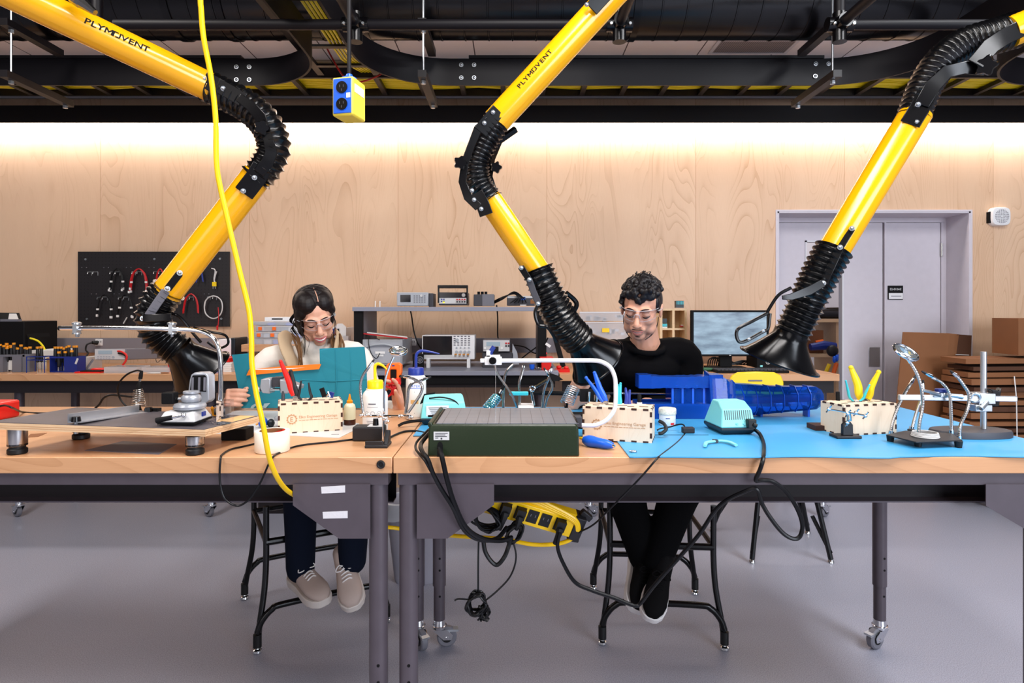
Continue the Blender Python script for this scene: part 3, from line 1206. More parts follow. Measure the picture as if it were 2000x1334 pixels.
strap(A, P3([(513, 325, 2.2), (500, 347, 2.2), (476, 378, 2.2)]), .066, .004, .053, 'mounting_plate')
for q in ((399, 154), (436, 173), (475, 373), (497, 347)):
    bolt(A, at(q[0], q[1], 2.2), .056)
knob(A, at(511, 249, 2.2), .068, .024)
build(hose_mesh(P3([(330, 566, 2.2), (305, 598, 2.2), (299, 630, 2.2), (316, 660, 2.22), (348, 684, 2.24)]), .054, .057, 15, .09, seed=5), 'lower_hose', A)
strap(A, P3([(351, 534, 2.2), (327, 565, 2.2)]), .024, .004, .054, 'pivot_strap')
strap(A, P3([(324, 568, 2.2), (307, 592, 2.2), (290, 617, 2.2)]), .028, .004, .058, 'pivot_strap', 'mid_grey')
for q in ((351, 533), (327, 564)):
    bolt(A, at(q[0], q[1], 2.2), .058, .009)
bolt(A, at(279, 622, 2.2), .062, .009)
strap(A, P3([(279, 622, 2.2), (305, 621, 2.19), (335, 619, 2.2)]), .026, .004, .062, 'pivot_strap')
b = MB('gloss_black'); b.tube(spl(P3([(335, 612, 2.2), (353, 621, 2.2), (378, 652, 2.22), (392, 668, 2.25)])), .0055, 8); b.tube(spl(P3([(378, 640, 2.3), (410, 648, 2.3), (440, 655, 2.3), (445, 672, 2.3), (425, 680, 2.3), (405, 668, 2.28)])), .0045, 8); build(b, 'handle_rod', A)
hood(A, at(346, 681, 2.24), at(392, 727, 2.30), .056, .108, .085, at(425, 676, 2.3) - at(347, 765, 2.3))

# --- centre arm
A = thing('fume_extractor_arm', 'yellow extraction arm zigzagging down in front of the seated man in black', 'extractor', at(1160, 720, 2.3))
tube_part(A, at(1300, -122, 2.14), at(968, 238, 2.17), .0475, ((1015, 173), (1079, 100), .022, -1))
tube_part(A, at(955, 388, 2.17), at(1053, 533, 2.2), .043)
ceiling_mount(A, at(1300, -122, 2.14))
build(hose_mesh(P3([(968, 241, 2.17), (958, 257, 2.17), (943, 283, 2.17), (930, 320, 2.17), (934, 358, 2.17), (958, 392, 2.17)]), .046, .044, 18, .08, seed=3), 'elbow_hose', A)
strap(A, P3([(974, 215, 2.17), (946, 247, 2.17), (938, 258, 2.17)]), .05, .004, .05, 'mounting_plate')
strap(A, P3([(955, 236, 2.17), (934, 250, 2.17), (920, 285, 2.17), (908, 318, 2.17), (903, 355, 2.17), (914, 385, 2.17), (935, 405, 2.17)]), [.03, .03, .026, .026, .026, .03, .03], .005, .05)
strap(A, P3([(930, 376, 2.17), (943, 400, 2.17), (950, 420, 2.17)]), .046, .004, .05, 'mounting_plate')
b = MB('gloss_black'); b.tube(P3([(1008, 252, 2.24), (975, 275, 2.24), (960, 310, 2.24), (955, 345, 2.24), (964, 372, 2.24), (988, 405, 2.24)]), .013, 4); build(b, 'rear_bracket', A)
for q in ((963, 219), (946, 240), (940, 408), (922, 372), (926, 390)):
    bolt(A, at(q[0], q[1], 2.17), .054, .0075)
knob(A, at(899, 318, 2.17), .055, .021); knob(A, at(969, 327, 2.24), .02, .019)
strap(A, P3([(1192, -22, 2.14), (1164, 8, 2.14), (1155, 18, 2.14)]), .05, .004, .052, 'mounting_plate')
bolt(A, at(1146, 9, 2.14), .056, .0075)
build(hose_mesh(P3([(1050, 526, 2.2), (1062, 556, 2.2), (1084, 602, 2.22), (1106, 638, 2.25), (1130, 664, 2.28)]), .054, .057, 17, .09, seed=8), 'lower_hose', A)
strap(A, P3([(1017, 521, 2.2), (1034, 547, 2.2)]), .022, .004, .046, 'pivot_strap')
strap(A, P3([(1033, 545, 2.2), (1042, 570, 2.2), (1052, 593, 2.2)]), .022, .004, .05, 'pivot_strap', 'dark_grey')
for q in ((1018, 523), (1034, 546), (1051, 593)):
    bolt(A, at(q[0], q[1], 2.2), .054, .0078)
b = MB('gloss_black'); b.tube(spl(P3([(1106, 572, 2.25), (1122, 586, 2.27), (1126, 597, 2.27), (1118, 612, 2.27)])), .009, 8); build(b, 'pivot_lug', A)
b = MB('gloss_black'); b.tube(spl(P3([(1051, 593, 2.17), (1045, 612, 2.17), (1052, 634, 2.17), (1070, 640, 2.17), (1088, 668, 2.2)])), .006, 8); build(b, 'handle_rod', A)
hood(A, at(1128, 662, 2.28), at(1166, 706, 2.34), .054, .105, .085, at(1207, 665, 2.34) - at(1120, 742, 2.34))

# --- arm on the door side
A = thing('fume_extractor_arm', 'yellow extraction arm in front of the door whose hood hangs before the monitor', 'extractor', at(1523, 715, 2.2))
tube_part(A, at(1790, 220, 2.14), at(1620, 502, 2.14), .051)
tube_part(A, at(1975, 62, 2.1), at(2230, -40, 2.0), .0505)
ceiling_mount(A, at(2230, -40, 2.0))
build(hose_mesh(P3([(1784, 228, 2.14), (1795, 198, 2.14), (1812, 160, 2.14), (1842, 118, 2.14), (1885, 88, 2.14), (1935, 73, 2.13), (1985, 58, 2.12)]), .05, .058, 26, .07, seed=4), 'elbow_hose', A)
strap(A, P3([(1815, 175, 2.14), (1795, 213, 2.14), (1777, 243, 2.14)]), .062, .004, .053, 'mounting_plate')
strap(A, P3([(1800, 205, 2.14), (1822, 168, 2.14), (1850, 140, 2.14), (1885, 132, 2.14), (1925, 132, 2.14)]), [.045, .05, .044, .04, .05], .005, .06)
strap(A, P3([(1905, 125, 2.12), (1935, 90, 2.12), (1962, 72, 2.12), (2010, 48, 2.12)]), [.05, .055, .055, .055], .005, .062)
for q in ((1793, 204), (1790, 239)):
    bolt(A, at(q[0], q[1], 2.14), .057)
knob(A, at(1926, 128, 2.12), .072, .03)
build(hose_mesh(P3([(1628, 488, 2.14), (1606, 527, 2.14), (1583, 575, 2.14), (1566, 612, 2.15), (1547, 650, 2.16)]), .059, .058, 16, .09, seed=9), 'lower_hose', A)
strap(A, P3([(1664, 446, 2.14), (1641, 483, 2.14)]), .022, .004, .054, 'pivot_strap')
strap(A, P3([(1641, 482, 2.14), (1625, 517, 2.14), (1608, 553, 2.14)]), .026, .004, .062, 'pivot_strap')
strap(A, P3([(1608, 553, 2.13), (1580, 568, 2.13), (1545, 580, 2.12), (1527, 581, 2.12)]), [.026, .03, .022, .014], .004, .064, 'pivot_strap')
for q in ((1664, 446), (1641, 483), (1608, 553)):
    bolt(A, at(q[0], q[1], 2.14), .066, .0085)
b = MB('gloss_black')
b.tube(spl(P3([(1545, 562, 2.1), (1520, 577, 2.1), (1500, 607, 2.08), (1498, 612, 2.08), (1468, 628, 2.07), (1441, 643, 2.07), (1440, 662, 2.07), (1452, 668, 2.07), (1490, 648, 2.08), (1500, 642, 2.08), (1504, 612, 2.08)]), 5), .0055, 8)
build(b, 'handle_rod', A)
for q in ((1463, 662), (1491, 646)):
    bolt(A, at(q[0], q[1], 2.07), .008, .005)
hood(A, at(1547, 648, 2.16), at(1523, 704, 2.18), .058, .128, .10, at(1597, 727, 2.18) - at(1449, 673, 2.18))
# ================================================================ FRONT WORKBENCHES
def caster_mesh(x, y, a, top=.105, r=.038):
    """swivel caster under (x, y), trailing along angle a"""
    d = V((math.cos(a), math.sin(a), 0)); s = V((-d.y, d.x, 0)); o = V((x, y, 0))
    c = o + d * .028 + V((0, 0, r))
    b = MB('mid_grey')
    b.lathe([(r * .55, -.013), (r * .86, -.0135), (r, -.009), (r, .009), (r * .86, .0135), (r * .55, .013)], c, s, n=28)
    b.m('rubber_black'); b.lathe([(.010, -.015), (.020, -.014), (.020, .014), (.010, .015)], c, s, n=18)
    b.m('chrome')
    b.cyl(o + V((0, 0, top - .022)), o + V((0, 0, top)), .024, .022, n=20)
    b.lathe([(.012, top - .036), (.027, top - .032), (.028, top - .022), (.02, top - .02)], o, n=20)
    for k in (-1, 1):
        q = s * (.0185 * k)
        b.prism([c + q + d * .016 - V((0, 0, .008)), c + q - d * .014 - V((0, 0, .006)), o + q - d * .024 + V((0, 0, top - .035)), o + q + d * .028 + V((0, 0, top - .035)), c + q + d * .022 + V((0, 0, .01))], s * (.0025 * k))
        b.cyl(c + q, c + q * 1.25, .006, n=10)
    b.m('zinc'); b.bar(o + d * .018 + V((0, 0, top - .04)), o + d * .072 + V((0, 0, top - .045)), .03, .008)
    return b


def bench_leg(t, x, y, a, height, telescopic=True, r=.025):
    b = MB('grey_frame')
    b.cyl((x, y, .235 if telescopic else .105), (x, y, height), r, n=28)
    if telescopic:
        b.cyl((x, y, .105), (x, y, .24), r * .87, n=28)
        b.m('matte_black')
        for z in (.20, .30, .345):
            b.cyl((x + .004, y - r * (.87 if z < .235 else 1) - .0006, z), (x + .004, y - r * .8, z), .0042, n=10)
    l = build(b, 'leg', t)
    build(caster_mesh(x, y, a), 'caster', l)
    return l


def gusset(t, pts, stickers=()):
    Y = 1.664
    poly = [at(px, py, Y) for px, py in pts]
    b = MB('grey_frame'); b.prism(poly, (0, .003, 0))
    g = build(b, 'gusset_plate', t, smooth=0)
    for q in stickers:
        b = MB('tape_white'); b.prism([at(px, py, Y - .0006) for px, py in q], (0, .0006, 0))
        build(b, 'tape_strip', g, smooth=0, label='pale strip of tape')


def front_bench(label, x0, x1, legs, gus, plug=None):
    t = thing('workbench', label, 'workbench', ((x0 + x1) / 2, 2.09, 0))
    b = MB('maple_top'); b.bb(x0, x1, 1.662, 2.52, T - .043, T)
    build(b, 'tabletop', t, bevel=.002)
    fx0, fx1 = x0 + .012, x1 - .012
    b = MB('grey_frame'); b.bb(fx0, fx1, 1.67, 1.70, .825, T - .0435); b.m('grey_frame_dark'); b.bb(fx0, fx1, 1.785, 1.79, .755, T - .0435); b.m('grey_frame'); b.bb(fx0, fx1, 1.745, 1.79, .755, .759)
    build(b, 'front_rail', t, smooth=0)
    b = MB('grey_frame'); b.bb(fx0, fx1, 2.44, 2.47, .80, T - .0435); build(b, 'rear_rail', t, smooth=0)
    for xx in (fx0 + .01, fx1 - .04):
        b = MB('grey_frame'); b.bb(xx, xx + .03, 1.70, 2.44, .81, T - .0435); build(b, 'end_rail', t, smooth=0)
    for (lx, ly, a) in legs:
        bench_leg(t, lx, ly, a, T - .044)
    for g in gus:
        gusset(t, *g)
    if plug:
        p = at(plug[0], plug[1], 1.662)
        b = MB('rubber_black'); b.torus(p + V((0, -.002, 0)), (0, 1, 0), .008, .0035, n=20); b.cyl(p + V((0, -.002, 0)), p + V((0, .01, 0)), .008, n=16)
        build(b, 'edge_plug', t)
    return t


front_bench('maple topped grey steel workbench carrying the plywood jig and grey vise', -2.14, -.3165, [(-.359, 1.695, 2.4), (-2.06, 1.695, .5), (-.359, 2.41, -1.0), (-2.06, 2.41, 1.2)],
            [([(572, 946), (723, 946), (723, 1052), (662, 1052), (572, 987)], ([(627, 951), (674, 948), (674, 962), (628, 964)], [(630, 1000), (679, 998), (679, 1012), (631, 1013)]))], (744, 907))
front_bench('maple topped grey steel workbench covered by blue mats and the dark green box', -.3135, 1.535, [(-.278, 1.695, 2.4), (1.407, 1.695, 2.0), (-.278, 2.41, .2), (1.407, 2.41, 3.6)],
            [([(814, 946), (965, 946), (965, 986), (874, 1052), (814, 1052)], ()), ([(1926, 946), (2045, 946), (2045, 1052), (2034, 1052), (1926, 988)], ())])

# ---------------------------------------------------------------- stools with splayed tube legs
def stool(label, FL, FR, BR, BL, zbar, zarch, group=None, seat='matte_black', seat_z=.565):
    c = V(((FL[0] + FR[0] + BR[0] + BL[0]) / 4, (FL[1] + FR[1] + BR[1] + BL[1]) / 4, 0))
    t = thing('stool', label, 'stool', c)
    feet = [V((p[0], p[1], 0)) for p in (FL, FR, BR, BL)]
    r = .0115
    tops = []
    for f in feet:
        q = c + (f - c) * .86
        tops.append(q)
        pts = [f + V((0, 0, .035)), f + (q - f) * .25 + V((0, 0, .10)), f + (q - f) * .8 + V((0, 0, .22)), q + V((0, 0, .33)), q + V((0, 0, .46)), q + V((0, 0, seat_z - .03))]
        b = MB('gloss_black'); b.tube(spl(pts, 6), r, 12)
        b.m('rubber_black'); b.cyl(f + V((0, 0, .022)), f + V((0, 0, .07)), .0155, n=14)
        l = build(b, 'leg', t)
        b = MB('chrome'); b.lathe([(.004, .03), (.006, .022), (.008, .016), (.016, .012), (.018, .005), (.016, 0)], f, n=18)
        build(b, 'glide', l)
    for i in range(4):
        f0, f1, t0, t1 = feet[i], feet[(i + 1) % 4], tops[i], tops[(i + 1) % 4]
        u = (f1 - f0).normalized()
        if i in (0, 2):
            pts = [f0 + V((0, 0, .075)), f0 + u * .015 + V((0, 0, .115)), f0 + u * .05 + V((0, 0, zarch - .012)), f0 + u * .10 + V((0, 0, zarch)), f1 - u * .10 + V((0, 0, zarch)), f1 - u * .05 + V((0, 0, zarch - .012)), f1 - u * .015 + V((0, 0, .115)), f1 + V((0, 0, .075))]
            b = MB('gloss_black'); b.tube(spl(pts, 6), r * 1.05, 12); build(b, 'foot_rest', t)
        b = MB('gloss_black'); b.tube([t0 + V((0, 0, zbar)), t1 + V((0, 0, zbar))], r * (1.15 if i == 0 else .9), 10); build(b, 'cross_bar', t)
    b = MB(seat)
    n = 40
    side = (tops[0] - tops[1]).length * .53
    x, y = (tops[1] - tops[0]).normalized(), (tops[3] - tops[0]).normalized()
    sh = []
    for j in range(n):
        a = 2 * math.pi * j / n
        k = side / (abs(math.cos(a)) ** 4 + abs(math.sin(a)) ** 4) ** .25
        sh.append(x * math.cos(a) * k + y * math.sin(a) * k)
    b.loft([[c + v * s_ + V((0, 0, z)) for v in sh] for s_, z in ((.8, seat_z - .032), (1.0, seat_z - .02), (1.0, seat_z - .006), (.9, seat_z), (.3, seat_z - .006))])
    build(b, 'seat', t)
    return t


stool('black tube legged stool under the woman in cream, turned at an angle', (-.956, 2.365), (-.518, 2.60), (-.755, 3.04), (-1.19, 2.803), .397, .163)
stool('black tube legged stool under the man in black, facing straight on', (.348, 2.426), (.805, 2.386), (.829, 2.853), (.3755, 2.905), .375, .165)

# yellow plastic stool far behind by the right bench
t = thing('stool', 'yellow plastic seat with slotted back on black legs beside the monitor bench', 'stool', (1.40, 3.45, 0))
p0, p1 = at(1424, 750, 3.42), at(1531, 726, 3.42)
sh = [(p0.x, p0.z - .06), (p0.x, p0.z + .015), (p0.x + .02, p1.z - .02), (p0.x + .05, p1.z - .004), (p0.x + .15, p1.z), (p1.x - .05, p1.z - .004), (p1.x - .015, p1.z - .02), (p1.x, p0.z + .01), (p1.x, p0.z - .06)]
b = MB('yellow_plastic'); b.prism([V((x, 3.42, z)) for x, z in sh], (0, .022, 0))
build(b, 'backrest', t, bevel=.006)
b = MB('yellow_plastic'); b.bb(p0.x + .02, p1.x - .02, 3.18, 3.43, .60, .63)
build(b, 'seat', t, bevel=.006)
b = MB('mid_grey'); b.bb((p0.x + p1.x) / 2 - .045, (p0.x + p1.x) / 2 + .03, 3.416, 3.4195, p1.z - .052, p1.z - .044); build(b, 'grip_slot', t, smooth=0)
for fx, fy, tx, ty in ((1.16, 3.65, 1.28, 3.40), (1.70, 3.62, 1.50, 3.40), (1.22, 3.2, 1.3, 3.25), (1.62, 3.2, 1.5, 3.25)):
    b = MB('gloss_black'); b.tube([(fx, fy, .02), (tx, ty, .6)], .013, 10); b.tube([(fx, fy, .05), ((fx * .7 + 1.4 * .3), fy * .7 + 3.4 * .3, .22)], .011, 8); l = build(b, 'leg', t)
    b = MB('chrome'); b.lathe([(.006, .025), (.015, .012), (.017, 0)], (fx, fy, 0), n=14); build(b, 'glide', l)

# ---------------------------------------------------------------- rubbish bin under the joint of the benches
t = thing('waste_bin', 'grey plastic waste bin standing behind the middle bench legs', 'bin', (-.46, 3.02, 0))
c = V((-.46, 3.02, 0))
def rr_ring(c, sx, sy, z, n=36, p=5):
    out = []
    for j in range(n):
        a = 2 * math.pi * j / n
        k = 1 / (abs(math.cos(a)) ** p + abs(math.sin(a)) ** p) ** (1 / p)
        out.append(c + V((math.cos(a) * k * sx, math.sin(a) * k * sy, z)))
    return out
b = MB('bin_grey'); b.loft([rr_ring(c, .092, .07, 0), rr_ring(c, .098, .075, .02), rr_ring(c, .135, .10, .36), rr_ring(c, .142, .106, .365), rr_ring(c, .142, .106, .38), rr_ring(c, .13, .096, .38), rr_ring(c, .10, .072, .05)], caps=True)
build(b, 'bin_body', t)
b = MB('milky_plastic')
R0 = rr_ring(c, .146, .11, .382); R1 = []
for j, p in enumerate(R0):
    R1.append(p + V((0, 0, -.06 - .035 * math.sin(j * .55) - .02 * math.sin(j * 1.7))) + (p - c).normalized() * .004)
b.loft([rr_ring(c, .125, .09, .30), rr_ring(c, .132, .098, .384), R0, R1], caps=False); build(b, 'bin_liner', t, label='translucent white liner')

# ---------------------------------------------------------------- yellow power strip slung under the bench
P0, P1 = at(952, 973, 1.83), at(1119, 1022, 1.86)
d = (P1 - P0).normalized()
up = (V((0, -.25, 1)) - d * V((0, -.25, 1)).dot(d)).normalized()
nn = d.cross(up)
if nn.y > 0:
    nn = -nn
t = thing('power_strip', 'yellow metal power strip hanging tilted beneath the bench among black plugs', 'power strip', (P0 + P1) / 2 - V((0, 0, .04)))
b = MB('cable_yellow'); b.prism([P0 + up * h + nn * w for h, w in ((.036, -.02), (.036, .012), (.026, .024), (-.034, .024), (-.034, -.02))], P1 - P0)
build(b, 'housing', t, bevel=.002)
L = (P1 - P0).length
def on(s_, h, w=.0246):
    return P0 + d * s_ + up * h + nn * w
for i, s_ in enumerate((.055, .100, .139, .178, .222)):
    b = MB('rubber_black'); b.bar(on(s_, -.022), on(s_, .018), .031, .003, nn)
    b.m('mid_grey')
    for q in (-.007, .007):
        b.bar(on(s_ + q, -.002, .0265), on(s_ + q, .006, .0265), .002, .001, nn)
    build(b, 'socket', t, smooth=0)
b = MB('black_grip'); b.bar(on(L - .004, -.002, .002), on(L + .028, -.002, .002), .05, .075, up); b.bar(on(L + .01, .045, .0), on(L + .045, .03, 0), .02, .018, up); b.bar(on(L + .0, -.05, .0), on(L + .035, -.045, 0), .02, .014, up)
build(b, 'end_cap', t, bevel=.003)
b = MB('cable_yellow')
for k in range(3):
    b.tube(spl([on(-.03, .045 + .011 * k, -.004), on(.08, .040 + .010 * k, .012), on(.17, .034 + .006 * k, .018), on(L - .01, .022 + .004 * k, .026), on(L + .012 + .004 * k, -.005, .022)], 8), .0065, 8)
build(b, 'wound_cord', t)

# plugs in the strip
def plug(label, s_, drop):
    b = MB('rubber_black'); b.bar(on(s_, .004, .026), on(s_, .004, .048), .026, .03, up); b.tube(spl([on(s_, -.004, .044), on(s_, -.02, .052), on(s_, -.02 - drop, .05)]), [.012, .009, .0065], 10)
    return solo(b, 'power_plug', label, 'plug', 'plugs in the yellow power strip')
plug('black plug in the power strip next to the coiled cable lump', .055, .035)
plug('black plug in the power strip beside the two empty sockets', .10, .02)
plug('black plug at the capped end of the power strip', .222, .03)


def cord(name, label, pts, r, m='cord_black', k=7, cat='cable', group=None, n=8):
    b = MB(m); b.tube(spl([onz(p[0], p[1], T + r) if len(p) == 2 else at(*p) for p in pts], k), r, n)
    return solo(b, name, label, cat, group)


def knot(name, label, c, s, r, turns, seed, cat='cable', m='cord_black', ax=(1, 1, 1)):
    q = random.Random(seed)
    pts = []
    for i in range(turns * 9):
        a = i / 9 * 2 * math.pi
        w = q.uniform(.75, 1.1)
        tw = i / (turns * 9) * 3.0
        v = V((math.cos(a) * s[0] * w, (math.sin(tw * 2) * .8 + q.uniform(-.3, .3)) * s[1], math.sin(a) * s[2] * w))
        v = Matrix.Rotation(tw * .35, 3, 'Y') @ v
        pts.append(c + v)
    b = MB(m); b.tube(spl(pts, 4), r, 6)
    return solo(b, name, label, cat)


knot('coiled_cable', 'lump of coiled black cable wedged at the plate end of the power strip', at(950, 1012, 1.80), (.044, .02, .028), .0038, 8, 3)
knot('coiled_cable', 'black cable loops hanging under the strip plugs', at(1004, 1042, 1.80), (.018, .012, .034), .0036, 5, 5)
knot('cable_bundle', 'tied bundle of thin black cable dangling near the floor', at(931, 1178, 1.80), (.024, .02, .032), .003, 12, 9)
b = MB('cord_black'); q = random.Random(4); c = at(944, 1190, 1.80)
for i in range(16):
    b.tube(spl([c + V((q.uniform(-.014, .014), q.uniform(-.01, .01), .01)), c + V((q.uniform(-.02, .022), q.uniform(-.014, .014), -.012)), c + V((q.uniform(-.018, .018), q.uniform(-.01, .01), -.03))], 4), .0028, 5)
solo(b, 'cable_tail', 'fanned loops at the bottom of the dangling cable bundle', 'cable')
cord('bundle_wire', 'straight thin black wire from which the cable bundle hangs', [(935, 1050, 1.79), (934, 1100, 1.79), (934, 1160, 1.80)], .0026)
cord('bundle_wire', 'curved thin black wire running down to the dangling cable bundle', [(1000, 1050, 1.8), (1008, 1088, 1.8), (997, 1125, 1.8), (970, 1155, 1.8), (944, 1176, 1.8)], .0026)
cord('wire_end', 'short loose wire end sticking out of the dangling cable bundle', [(888, 1173, 1.8), (895, 1170, 1.8), (916, 1171, 1.8)], .0024)
cord('mains_cable', 'black cord from the notch in the dark green box down to the power strip', [(858, 876, 1.66), (862, 888, 1.640), (866, 905, 1.632), (874, 940, 1.636), (888, 985, 1.64), (910, 1030, 1.66), (940, 1051, 1.70), (975, 1056, 1.76), (1000, 1050, 1.79)], .0068)
cord('mains_cable', 'black cord running over the bench edge just outside the dark green box', [(838, 846, 1.78), (822, 868, 1.72), (826, 884, 1.66), (836, 898, 1.635), (846, 925, 1.63), (862, 955, 1.64), (884, 990, 1.64), (906, 1034, 1.66), (936, 1054, 1.70), (970, 1052, 1.76), (990, 1030, 1.80)], .0062)
cord('thin_cable', 'thin black cable pair looping from the green box corner to the cord tie', [(838, 838, 1.82), (815, 862, 1.74), (812, 876, 1.70), (820, 888, 1.66), (830, 900, 1.632), (840, 918, 1.63), (848, 930, 1.63)], .0035)
cord('velcro_strap', 'flat black strap loop hanging below the power strip', [(944, 1056, 1.78), (948, 1078, 1.78), (960, 1097, 1.78), (972, 1103, 1.78), (985, 1088, 1.78), (993, 1068, 1.79), (997, 1052, 1.79)], .0062)
cord('mains_cable', 'long black cord from the solo teal station looping past the bench edge to the strip', [(1474, 839, 1.945), (1484, 848, 1.90), (1491, 864, 1.82), (1492, 880, 1.70), (1490, 898, 1.645), (1484, 918, 1.64), (1476, 938, 1.645), (1490, 938, 1.655), (1510, 941, 1.655), (1535, 960, 1.66), (1556, 992, 1.66), (1567, 1025, 1.66), (1562, 1048, 1.66), (1548, 1052, 1.66), (1528, 1040, 1.66), (1506, 1013, 1.66), (1489, 985, 1.66), (1477, 955, 1.655), (1450, 962, 1.67), (1420, 977, 1.70), (1396, 998, 1.72), (1366, 1043, 1.74), (1328, 1087, 1.76), (1278, 1143, 1.78), (1252, 1177, 1.80), (1241, 1183, 1.80), (1222, 1177, 1.80), (1200, 1168, 1.80), (1156, 1153, 1.80), (1123, 1137, 1.80), (1100, 1100, 1.80), (1089, 1068, 1.80), (1093, 1040, 1.80)], .0056)
cord('thin_cable', 'thin black wire from the small switch across the mat to the strip', [(1340, 845), (1323, 864), (1291, 889), (1283, 896, 1.645), (1258, 925, 1.64), (1230, 955, 1.66), (1193, 992, 1.72), (1160, 1024, 1.80), (1130, 1040, 1.84)], .0026)
cord('thin_cable', 'thin grey black wire from the speed box sagging under the bench edge', [(690, 858), (650, 863), (600, 868), (570, 874), (542, 886), (534, 891.5), (531, 896, 1.655), (524, 908, 1.652), (511, 938, 1.652), (498, 960, 1.652), (484, 978, 1.652), (463, 988, 1.652), (440, 975, 1.652), (431, 950, 1.652), (429, 925, 1.652), (431, 896, 1.655), (434, 888), (450, 878), (475, 872), (500, 866), (515, 860)], .0027)
cord('cable_reel_line', 'thick yellow cable dropping from the ceiling past the benches to the strip', [(388, -1205, 1.5), (389, -400, 1.5), (391, -40, 1.5), (393, 20, 1.5), (398, 75, 1.5), (412, 150, 1.5), (421, 230, 1.5), (423, 320, 1.5), (432, 375, 1.5), (447, 440, 1.5), (468, 530, 1.5), (486, 605, 1.5), (491, 660, 1.5), (492, 710, 1.5), (500, 765, 1.5), (514, 830, 1.5), (525, 890, 1.52), (540, 930, 1.56), (558, 955, 1.63), (580, 970, 1.70), (640, 1005, 1.76), (700, 1026, 1.86), (761, 1030, 2.0), (820, 1038, 2.0), (881, 1046, 1.95), (960, 1051, 1.90), (987, 1053, 1.88), (1037, 1063, 1.86), (1081, 1063, 1.86), (1110, 1056, 1.86), (1126, 1042, 1.86)], .0062, 'cable_yellow', n=12)

# ---------------------------------------------------------------- hanging yellow outlet box
Yb = 1.85
c = at(682, 193, Yb)
t = thing('outlet_box', 'yellow and blue twin socket box hanging on a grey cord from the ceiling', 'outlet', (c.x, c.y, c.z - .065), rot=-.22)
bw, bh, bd = .066, .112, .082
b = MB('yellow_soft'); b.box((0, 0, .06), (bw, bd, bh)); build(b, 'case', t, bevel=.006)
b = MB('blue_plastic'); b.box((0, -bd / 2 - .001, .06), (bw - .01, .004, bh - .012)); build(b, 'face_plate', t, bevel=.0015)
for z in (.084, .036):
    b = MB('gloss_black'); b.cyl((0, -bd / 2 - .002, z), (0, -bd / 2 - .006, z), .017, n=24); b.m('dark_grey')
    for q in ((-.006, .003), (.006, .003), (0, -.008)):
        b.box((q[0], -bd / 2 - .0062, z + q[1]), (.002, .001, .007))
    build(b, 'socket', t)
b = MB('paper'); b.box((bw / 2 + .0005, -.002, .085), (.001, .06, .024)); b.box((.02, -bd / 2 - .0035, .06), (.012, .001, .014)); build(b, 'sticker', t, smooth=0)
b = MB('blue_plastic'); b.cyl((0, .0, .115), (0, 0, .125), .022, n=20); b.cyl((0, 0, .125), (0, 0, .136), .012, .009, n=16); build(b, 'cord_grip', t)
b = MB('rail_black'); b.tube([V((0, 0, .13)), V((0, 0, .5)), V((.0, 0, 1.64))], .0062, 10); build(b, 'hanging_cord', t)
# ================================================================ ON THE FRONT BENCHES
# ---- blue mats
def mat_sheet(label, poly, z0, th, overhang=False):
    b = MB('mat_blue')
    vs = []
    b.prism([V((x, y, z0)) for x, y in poly], (0, 0, th))
    b2 = MB('rubber_black'); b2.prism([V((x, y, z0 - .0008)) for x, y in poly], (0, 0, .0008))
    t = thing('bench_mat', label, 'mat', (poly[0][0], poly[0][1], z0 - .0008), group=None)
    build(b, 'mat_top', t, smooth=0); build(b2, 'mat_backing', t, smooth=0)
    return t


fr = [(.3085, 1.655)]
for i in range(41):
    x = .32 + (1.535 - .32) * i / 40
    fr.append((x, 1.652 + .006 * math.sin(i * .5) + (.008 if i > 22 else -.004 * math.sin(i * .4))))
mat_sheet('light blue bench mat covering the door side half of the bench to its front edge', fr + [(1.53, 2.50), (.3085, 2.50)], T + .001, .0028)
mat_sheet('light blue bench mat behind the dark green box, set back from the edge', [(-.303, 1.93), (.3075, 1.93), (.3075, 2.49), (-.303, 2.49)], T + .001, .0026)
MT = T + .004
b = MB('matte_black'); b.bb(.3095, at(1383, 0, 1.94).x, 1.935, 1.9375, MT, MT + .0006); solo(b, 'mat_seam', 'thin dark line across the blue mat near the white jar', 'seam', smooth=0)

# ---- green hot wire cutter
G = thing('wire_foam_cutter', 'dark green box cutter with ruled grey plate and long white wire arm', 'cutter', (-.02, 1.8, T))
x0, x1, yf, yb, zt = -.2235, .1785, 1.668, 1.946, T + .0845
b = MB('green_box')
b.loft([[V((x0 + i, yf + i, z)), V((x1 - i, yf + i, z)), V((x1 - i, yb - i, z)), V((x0 + i, yb - i, z))] for i, z in ((0, T), (.002, zt - .012), (.004, zt - .004), (.009, zt))])
b.bb(x0, x0 + .012, yf + .004, yb - .01, zt - .008, zt + .006)
build(b, 'case', G, bevel=.004)
b = MB('cutter_grid'); b.bb(x0 + .022, x1 - .004, yf + .012, yb - .008, zt, zt + .002); build(b, 'ruled_plate', G, smooth=0)
b = MB('steel'); b.bb(x1 - .006, x1 - .0005, yf + .012, yb - .01, zt, zt + .003); b.m('matte_black'); b.bb(x0 + .016, x0 + .0215, yf + .02, yb - .02, zt - .002, zt + .001); build(b, 'fence_track', G, smooth=0)
p0, p1 = at(847, 843, yf), at(877.5, 859.5, yf)
b = MB('light_grey'); b.bb(p0.x, p1.x, yf - .0008, yf, p1.z, p0.z)
b.m('dark_grey')
for k, (u0, u1) in enumerate(((.1, .9), (.1, .75), (.1, .85), (.1, .3))):
    zz = p0.z - .0035 - k * .0042
    b.bb(p0.x + (p1.x - p0.x) * u0, p0.x + (p1.x - p0.x) * u1, yf - .0012, yf - .0008, zz - .0016, zz)
b.cyl(V(((p0.x + p1.x) / 2, yf - .0013, p1.z + .004)), V(((p0.x + p1.x) / 2, yf - .0008, p1.z + .004)), .0025, n=12)
